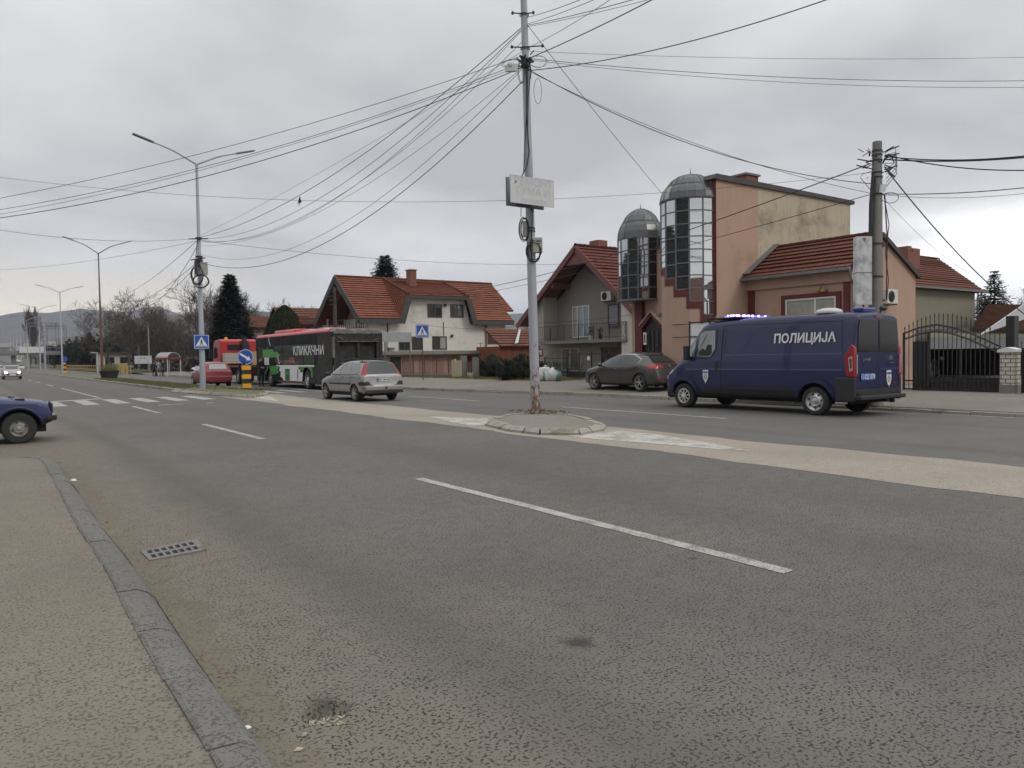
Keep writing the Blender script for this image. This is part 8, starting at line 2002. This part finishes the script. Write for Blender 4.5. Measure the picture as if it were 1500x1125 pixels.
for i, (a, d, h, top, legs, lab) in enumerate(((-.55, 1.1, 1.76, 'cloth_black', 'cloth_navy', 'person in black on the left under the shelter roof'), (.0, 1.2, 1.72, 'cloth_pale', 'cloth_grey', 'person in a pale grey coat in the middle under the shelter'), (.55, 1.1, 1.80, 'cloth_black', 'cloth_black', 'person in dark clothes on the right under the shelter'), (-.2, 1.6, 1.68, 'cloth_navy', 'cloth_black', 'person in dark blue half hidden behind the pale coat'))):
    p = sp+ux*a+n*d; person((p.x, p.y, .05), h, R(100+i*70), lab, top, legs, pose=.2*(i % 2))
# ---------------- trees ----------------
def bare_tree(name, h, spread, seed, label, m='twig', detail=1.0, rmin=.012, limbs=7, trunk=.22, upright=.5):
    rr = random.Random(seed); t = thing(name, (0, 0, 0), label, 'tree'); T = MB(); C = MB()
    def rv(s_=1): return Vector((rr.uniform(-1, 1), rr.uniform(-1, 1), rr.uniform(-1, 1)))*s_
    def grow(p, d, l, r, lev, mb):
        n = 3 if lev < 3 else 2; pts = [p]; rs = [r]; q = p.copy(); dd = d.normalized()
        for i in range(n): dd = (dd+rv(.16)+Vector((0, 0, .10*upright))).normalized(); q = q+dd*l/n; pts.append(q.copy()); rs.append(max(rmin*.6, r*(1-.55*(i+1)/n)))
        mb.tube(pts, rs, 5 if lev < 2 else 3, False)
        if lev >= 5: return
        k = {0: limbs, 1: 5, 2: 5, 3: 4, 4: 3}[lev]*detail; k = int(k)+(rr.random() < k % 1)
        for j in range(k):
            u = rr.uniform(.30 if lev else .32, 1); i = min(int(u*n), n-1); pp = lerp(pts[i], pts[i+1], u*n-i)
            ax = rv().normalized(); side = dd.cross(ax).normalized(); ang = rr.uniform(.45, .95)
            nd_ = (dd*math.cos(ang)+side*math.sin(ang)*(spread/h*1.5)+Vector((0, 0, .18*upright))).normalized()
            grow(pp, nd_, l*rr.uniform(.48, .78), max(rmin, lerp(rs[i], rs[i+1], .5)*rr.uniform(.45, .65)), lev+1, C)
    grow(Vector((0, 0, -.2)), Vector((rr.uniform(-.08, .08), rr.uniform(-.08, .08), 1)), h*.52, trunk, 0, T)
    T.build('trunk', 'bark', t, smooth='all', world=False); C.build('crown', m, t, world=False); return t
def conifer(name, h, r0, seed, label, m='needles', base=.08, n=900, droop=.35, power=.9, gap=.0, size=.34, dens=1., fill=0):
    rr = random.Random(seed); t = thing(name, (0, 0, 0), label, 'tree'); T = MB(); T.tube([(0, 0, -.2), (0, 0, h*.5), (0, 0, h*.98)], [h*.018+.05, h*.011+.02, .02], 8); T.build('trunk', 'bark', t, world=False)
    C = MB(); tiers = int(h*2.2*dens)
    for i in range(tiers):
        u = base+(1-base)*(i+rr.random()*.6)/tiers; z = h*u; R_ = r0*(1-u)**power*(rr.uniform(.82, 1.12))+.12; nb = max(5, int(R_*5+5)); a0 = rr.uniform(0, 6)
        for k in range(nb):
            if rr.random() < gap: continue
            a = a0+6.283*k/nb+rr.uniform(-.2, .2); Rb = R_*rr.uniform(.65, 1.1); d = Vector((math.cos(a), math.sin(a), 0)); side = Vector((-d.y, d.x, 0))
            steps = max(3, int(Rb/.22)); p0 = Vector((0, 0, z))
            for s_ in range(1, steps+1):
                f_ = s_/steps; p = p0+d*Rb*f_+Vector((0, 0, -droop*Rb*f_*f_+.18*Rb*f_*(f_ > .8)))
                w_ = size*(1.15-f_*.65)*rr.uniform(.7, 1.2)
                for sg in (-1, 1):
                    e = (side*sg*rr.uniform(.7, 1)+d*.75+Vector((0, 0, rr.uniform(-.45, .15)))).normalized()*w_; q = Vector((0, 0, 1)).cross(e).normalized()*w_*.22+Vector((0, 0, rr.uniform(-.04, .04)))
                    C.add([p, p+e*.55+q, p+e, p+e*.55-q], [(0, 1, 2, 3)])
                if s_ == steps: C.add([p, p+d*w_*.8+side*w_*.15, p+d*w_*1.2, p+d*w_*.8-side*w_*.15], [(0, 1, 2, 3)])
    for k in range(fill):
        u = base*.5+(1-base*.5)*(1-rr.random()**.62); a = rr.uniform(0, 6.283); R_ = r0*(1-u)**power*.8*(1+.2*math.sin(h*u*4.2+2*math.sin(a*3))+.14*math.sin(a*7+u*30)); d = Vector((math.cos(a), math.sin(a), 0)); q = R_*rr.uniform(.45, 1)
        p = d*q+Vector((0, 0, h*u-.12*q)); e = (d*rr.uniform(.3, 1)+Vector((rr.uniform(-.5, .5), rr.uniform(-.5, .5), rr.uniform(-.7, .25)))).normalized()*size*rr.uniform(.45, .9); s_ = Vector((-d.y, d.x, rr.uniform(-.3, .3)))*size*.13; C.add([p, p+e*.5+s_, p+e, p+e*.5-s_], [(0, 1, 2, 3)])
    C.build('crown', m, t, world=False); return t
def leafball(mb, c, r, n, rr, size=.12, jag=.25):
    for k in range(n):
        d = Vector((rr.gauss(0, 1), rr.gauss(0, 1), rr.gauss(0, 1))).normalized(); q = rr.uniform(.55, 1)**.6*(1+jag*math.sin(5*d.x+3*d.z)*math.cos(4*d.y)); p = Vector((c[0]+d.x*r[0]*q, c[1]+d.y*r[1]*q, c[2]+d.z*r[2]*q))
        if p.z < .05: continue
        a = Vector((rr.uniform(-1, 1), rr.uniform(-1, 1), rr.uniform(-1, 1))).normalized()*size; b_ = d.cross(a).normalized()*size*.55; mb.add([p-a*.5, p+b_*.5, p+a*.5, p-b_*.5], [(0, 1, 2, 3)])
def put(t, p, rz=0, sc=1, z=0): t.location = (p.x, p.y, z); t.rotation_euler = (0, 0, rz); t.scale = (sc,)*3; return t
def recopy(t, label, p, rz, sc, group=None, z=0):
    c = copy_tree(t); c['label'] = label
    if group: c['group'] = group
    put(c, p, rz, sc, z); return c
TA_ = bare_tree('bare_tree', 11.5, 8, 21, 'broad bare tree left of the white notice board', 'twig_far', .95, .022, 8, .3); put(TA_, atd(190, 540, 118))
TB_ = bare_tree('bare_tree', 10, 7, 5, 'bare tree right behind the lamp post, level with the fir tip', 'twig_far', .9, .020, 7, .24, .7); put(TB_, atd(318, 540, 92), 1, 1.12)
TC_ = bare_tree('bare_tree', 8, 5, 9, 'bare tree above the roof of the tiled house, left one', 'twig_far', .85, .020, 6, .18, .8); put(TC_, atd(408, 535, 112), 0, 1.15)
for i, (T_, px_, dep, rz, sc, lab) in enumerate(((TA_, 160, 132, 2, .95, 'bare tree above the low pale building'), (TA_, 225, 122, 4, .85, 'bare tree right of the white notice board'), (TB_, 262, 128, 2.2, 1.0, 'bare tree above the bus shelter'), (TB_, 290, 118, 5, 1.15, 'bare tree behind the crossing sign of the lamp post'),
        (TC_, 385, 120, 2, 1.3, 'slim bare tree between tall fir and tiled house'), (TC_, 437, 118, 3, 1.1, 'bare tree above the ridge of the tiled house'), (TC_, 468, 110, 1, 1.0, 'bare tree just left of the dark wooden pole'), (TB_, 450, 135, .5, .95, 'farther bare tree behind the tiled house ridge'),
        (TC_, 764, 112, 4, .75, 'small bare tree over the outbuilding roof'), (TC_, 826, 95, 5, .95, 'bare twigs left of the balcony house gable'), (TA_, 245, 150, 1, .9, 'bare tree deeper in the grove behind the shelter'), (TB_, 205, 150, 3, .9, 'bare tree deeper in the grove behind the notice board'), (TC_, 1494, 75, 3, .8, 'bare tree at the right edge beside the dark fir'))):
    recopy(T_, lab, atd(px_, 535, dep), rz, sc, 'bare trees')
for o in (TA_, TB_, TC_): o['group'] = 'bare trees'
# poplar
PO = bare_tree('poplar_tree', 17, 2.6, 3, 'tall narrow bare poplar behind the rail gantry', 'twig_far', 1.0, .03, 14, .3, 2.2); put(PO, atd(54, 533, 262))
pb = MB(); rr = random.Random(9)
for k in range(900): z = rr.uniform(1, 20); w_ = 3.1*math.sin(math.pi*min(1, (z+2)/21))**.6; a = rr.uniform(0, 6.3); d = rr.random()**.5*w_; p = Vector((d*math.cos(a), d*math.sin(a), z)); pb.tube([p, p+Vector((rr.uniform(-.3, .3), rr.uniform(-.3, .3), rr.uniform(.6, 1.6)))], .035, 3, False)
pb.build('twigs', 'twig_far', PO, world=False)
CF = conifer('fir_tree', 10.2, 3.9, 2, 'tall dense dark fir behind the red truck', 'needles', .02, droop=.18, power=.8, size=.7, dens=1.3, fill=15000); put(CF, atd(340, 540, 76))
C2 = conifer('spruce_tree', 14.4, 4.6, 7, 'dark spruce top showing above the white house roof', 'needles', .45, droop=.05, power=.6, size=.7, dens=1.5, fill=5000); put(C2, atd(567, 540, 96))
C3 = conifer('spruce_tree', 9.0, 3.6, 11, 'open dark spruce beside the beige house at the right', 'needles_light', .12, droop=.06, gap=.1, size=.55, dens=1.5, fill=2500); put(C3, atd(1456, 540, 72)); 
recopy(C3, 'smaller spruce partly behind the beige house hip', atd(1437, 540, 76), 2, .82)
for i, (px_, dep, sc, lab) in enumerate(((114, 190, .92, 'dark pointed conifer in the grove behind the third lamp'), (132, 175, .85, 'dark conifer right of the pointed one in the grove'), (100, 205, .8, 'low dark conifer left of the pointed one in the grove'), (237, 150, .95, 'slim dark conifer rising in the grove behind the shelter'), (88, 225, .8, 'dark conifer beside the rail gantry'))):
    recopy(C3 if i != 1 else CF, lab, atd(px_, 535, dep), i, sc*1.0)
th = thing('round_evergreen', (0, 0, 0), 'round dark green evergreen bush tree behind the bus', 'tree'); q = atd(419, 540, 66); put(th, q)
b = MB(); rr = random.Random(33); top_ = atd(419, 449, 66).z
for k in range(14000):
    u = rr.random(); z = top_*u; w_ = 2.05*(1-u**2.2)**.55*(1+.07*math.sin(z*5)); a = rr.uniform(0, 6.283); d = w_*rr.uniform(.8, 1.0)*(1+.05*math.sin(a*5+z*3)); p = Vector((d*math.cos(a), d*math.sin(a), z)); e = Vector((math.cos(a)*.3+rr.uniform(-.5, .5), math.sin(a)*.3+rr.uniform(-.5, .5), 1)).normalized()*.16; s_ = Vector((-math.sin(a), math.cos(a), 0))*.05; b.add([p-s_, p+s_, p+e], [(0, 1, 2)])
b.build('crown', 'thuja', th, world=False); b = MB(); b.tube([(0, 0, -.1), (0, 0, top_*.9)], [.25, .06], 8); b.build('trunk', 'bark', th, world=False)
# trees and a house on the near side of the street, behind the camera: the glass towers mirror them
for i, (x, y, s_, lab) in enumerate(((-7, 50, 1.35, 'fir up the near side of the street, mirrored in the right glass tower'), (-12.5, 15.4, 1.5, 'fir at the near corner of the side street, mirrored in the stepped tower'), (-26, 22.2, 1.75, 'fir at the far end of the side street, mirrored in the left tower'), (-8, 62.5, 1.25, 'farthest fir up the near side of the street, mirrored in the left tower'), (-6.8, -23.4, 1.5, 'fir far behind the camera on the near side, mirrored in the left tower'))): recopy(CF, lab, Vector((x, y, 0)), i, s_)
for (x0, x1, y0, y1, lab) in ((-14, -2, -38, -29, 'low dark roofed house far behind the camera, seen only in the tower glass'),):
    t = thing('near_side_house', ((x0+x1)/2, (y0+y1)/2, 0), lab, 'house'); b = MB(); b.box(x0, x1, y0, y1, 0, 6); b.build('wall', 'wall_grey', t); b = MB(); b.prism([(y0-.5, 6), ((y0+y1)/2, 10.5), (y1+.5, 6)], 'x', x0-.5, x1+.5); b.build('roof', 'tile_old', t)
NH = thing('near_side_house', (-18, 12, 0), 'house on the near side of the street, seen only in the tower glass', 'house'); b = MB(); b.box(-24, -14, 4, 15, 0, 5.5); b.build('wall', 'wall_lightgrey', NH); b = MB(); b.prism([(-24.6, 5.5), (-19, 9), (-13.4, 5.5)], 'y', 3.4, 15.6); b.build('roof', 'tile_old', NH)
# thickets that read as one mass
def thicket(name, X0, X1, Y0, Y1, hf, n, m, seed, size=.8, leafy=False):
    rr = random.Random(seed); b = MB()
    for k in range(n):
        x, y = rr.uniform(X0, X1), rr.uniform(Y0, Y1); H_ = hf(x, y)*(.75+.25*math.sin(x*.9+y*.31)*math.cos(y*.23)); z = H_*rr.random()**.7; p = Vector((x, y, z))
        if leafy: a = Vector((rr.uniform(-1, 1), rr.uniform(-1, 1), rr.uniform(-1, 1)))*size*.5; c = Vector((rr.uniform(-1, 1), rr.uniform(-1, 1), rr.uniform(-1, 1)))*size*.4; b.add([p-a, p+c, p+a, p-c], [(0, 1, 2, 3)])
        else: d = Vector((rr.uniform(-.5, .5), rr.uniform(-.5, .5), rr.uniform(.3, 1))).normalized()*size*rr.uniform(.6, 1.8); w_ = Vector((rr.uniform(-1, 1), rr.uniform(-1, 1), 0))*.045*size; b.add([p-w_, p+w_, p+d], [(0, 1, 2)])
    return tag(b.build(name, m), kind='stuff')
thicket('thicket', 24, 50, 112, 235, lambda x, y: 7.2 if y > 150 else 6.4, 26000, 'thicket', 1, 1.25)
thicket('evergreen_thicket', 22, 46, 165, 340, lambda x, y: 8.4, 21000, 'bush_dark', 2, 1.0, True)
thicket('undergrowth', 23, 42, 110, 160, lambda x, y: 2.4, 9000, 'thicket', 3, .8, True)
thicket('garden_hedge', 27.4, 29, 33.5, 43, lambda x, y: 1.45, 5000, 'bush_dark', 4, .2)
thicket('left_trees', -40, -18, 150, 340, lambda x, y: 6, 5000, 'thicket', 5, 1.2)
for i, (px_, py_, dep, s_, lab) in enumerate(((735, 545, 47, 1.0, 'dark bush on the reed fence, left one'), (758, 545, 43, 1.0, 'dark bush on the reed fence, right one'))):
    q = atd(px_, py_, dep); t = thing('garden_bush', (q.x, q.y, .2), lab, 'bush'); b = MB(); leafball(b, (0, 0, .55*s_), (1.2*s_, 1.0*s_, .75*s_), 2200, random.Random(40+i), .17); b.build('foliage', 'bush_dark', t, world=False); b = MB()
    r2 = random.Random(i)
    for k in range(40): a = r2.uniform(0, 6.3); b.tube([(0, 0, 0), (1.2*math.cos(a), .8*math.sin(a), 1.2), (1.7*math.cos(a), 1.1*math.sin(a), r2.uniform(1.3, 1.9)*s_)], .012, 3, False)
    b.build('stems', 'twig', t, world=False)
# grass: blades on verges
def grass(name, areas, n, seed, hmin=.05, hmax=.16):
    rr = random.Random(seed); b = MB(); tot = sum((a[1]-a[0])*(a[3]-a[2]) for a in areas)
    for (x0, x1, y0, y1, z0) in areas:
        k = int(n*(x1-x0)*(y1-y0)/tot)
        for i in range(k):
            x, y = rr.uniform(x0, x1), rr.uniform(y0, y1)
            if math.sin(x*2.1+y*.9)*math.sin(y*1.3-x) < -.25 and rr.random() < .8: continue
            a = rr.uniform(0, 6.3); h_ = rr.uniform(hmin, hmax); w_ = .012; c, s_ = math.cos(a), math.sin(a); b.add([(x-c*w_, y-s_*w_, z0), (x+c*w_, y+s_*w_, z0), (x+s_*h_*.4, y-c*h_*.4, z0+h_)], [(0, 1, 2)])
    return tag(b.build(name, 'grass_blade'), kind='stuff')
grass('grass', [(24.2, 26.5, 33, 56, .30), (9.3, 11.5, 43.6, 80, .10), (24.3, 27.8, 31.3, 40, .30), (9.9, 11.2, 39.5, 43.4, .13), (11.0, 12.4, 37.6, 39.6, .13)], 52000, 4)
grass('tall_grass', [(22, 30, 105, 125, .0), (19.5, 23, 118, 160, .05)], 9000, 6, .15, .4)
sheet('verge_grass', [24.2, 26.5], [33.0, 56.0], lambda x, y: .302, 'grassy')
sheet('bank', [19.6, 40], [126, 170], lambda x, y: .06 if x < 20 else 1.9, 'grassy')
# island tufts and rubble
b = MB(); rr = random.Random(15)
for k in range(60):
    a = rr.uniform(0, 6.3); d = rr.uniform(.25, 1.1); p = Vector((12.05+d*math.cos(a)*.6, 15.9+d*math.sin(a), .15)); s_ = rr.uniform(.01, .03)
    b.obox(p+Vector((0, 0, s_)), (s_*1.3, s_*.3, 0), (-s_*.2, s_, 0), (0, .1*s_, s_*.8))
tag(b.build('rubble', 'dirt'), kind='stuff')
# ---------------- hills ----------------
def ridge(name, pts, dist, m, base=-30, depth=900, seed=1, amp=6):
    "a rolling range: the crest follows real bearings at a real distance, foothills fall towards us"
    rr = random.Random(seed); P = []; 
    for (a, b_), (c, d) in zip(pts, pts[1:]):
        k = max(2, int(abs(c-a)/8))
        for i in range(k): u = i/k; P.append((lerp(a, c, u), lerp(b_, d, u*u*(3-2*u))))
    P.append(pts[-1]); rows = []; nR = 9
    for (px_, py_) in P:
        d0 = ray(px_, 530); d0.z = 0; crest = ray(px_, py_); t = dist/math.hypot(crest.x, crest.y); z = CAMH+crest.z*t; col = []
        for j in range(nR):
            u = j/(nR-1); rr2 = dist-depth*(1-u); q = d0.normalized()*rr2; zz = lerp(base, z, u**1.3)+(amp*math.sin(px_*.21+j*1.7)+amp*.6*math.sin(px_*.53+j))*math.sin(math.pi*u); col.append((q.x, q.y, zz))
        q = d0.normalized()*(dist+depth); col.append((q.x, q.y, base)); rows.append(col)
    n = nR+1; mb = MB(); mb.add([p for c in rows for p in c], [(i*n+j, (i+1)*n+j, (i+1)*n+j+1, i*n+j+1) for i in range(len(rows)-1) for j in range(n-1)])
    return struct(mb.build(name, m, smooth='all'))
ridge('distant_hills', [(-1600, 470), (-900, 466), (-500, 472), (-260, 470), (-60, 468), (0, 463), (20, 459), (40, 456.5), (70, 458.5), (100, 455), (122, 452), (140, 454.5), (180, 457), (230, 449), (270, 460), (320, 452), (380, 456), (450, 462), (560, 466), (700, 463), (770, 459), (860, 462), (1000, 470), (1200, 474), (1400, 470), (1600, 476), (1800, 480), (2300, 470), (3000, 480)], 3300, 'hill', -40, 1500, 1, 9)
ridge('near_hills', [(-200, 512), (0, 508), (60, 498), (120, 492), (180, 474), (230, 462), (262, 461), (300, 470), (340, 468), (400, 463), (470, 470), (560, 484), (700, 482), (800, 486), (1000, 492), (1500, 495), (1700, 500)], 1250, 'hill_near', -15, 500, 3, 4)
# ---------------- air ----------------
hz = MB(); hz.box(-4200, 5200, -900, 5200, -46, 420); ho = hz.build('haze', 'black'); ho.data.materials.clear()
hm = bpy.data.materials.new('haze_air'); hm.use_nodes = True; hn = hm.node_tree; hn.nodes.clear(); vo = hn.nodes.new('ShaderNodeVolumePrincipled'); vo.inputs['Color'].default_value = (.62, .69, .90, 1); vo.inputs['Density'].default_value = HAZE; vo.inputs['Anisotropy'].default_value = .2
mo = hn.nodes.new('ShaderNodeOutputMaterial'); hn.links.new(vo.outputs[0], mo.inputs['Volume']); ho.data.materials.append(hm); tag(ho, kind='stuff')
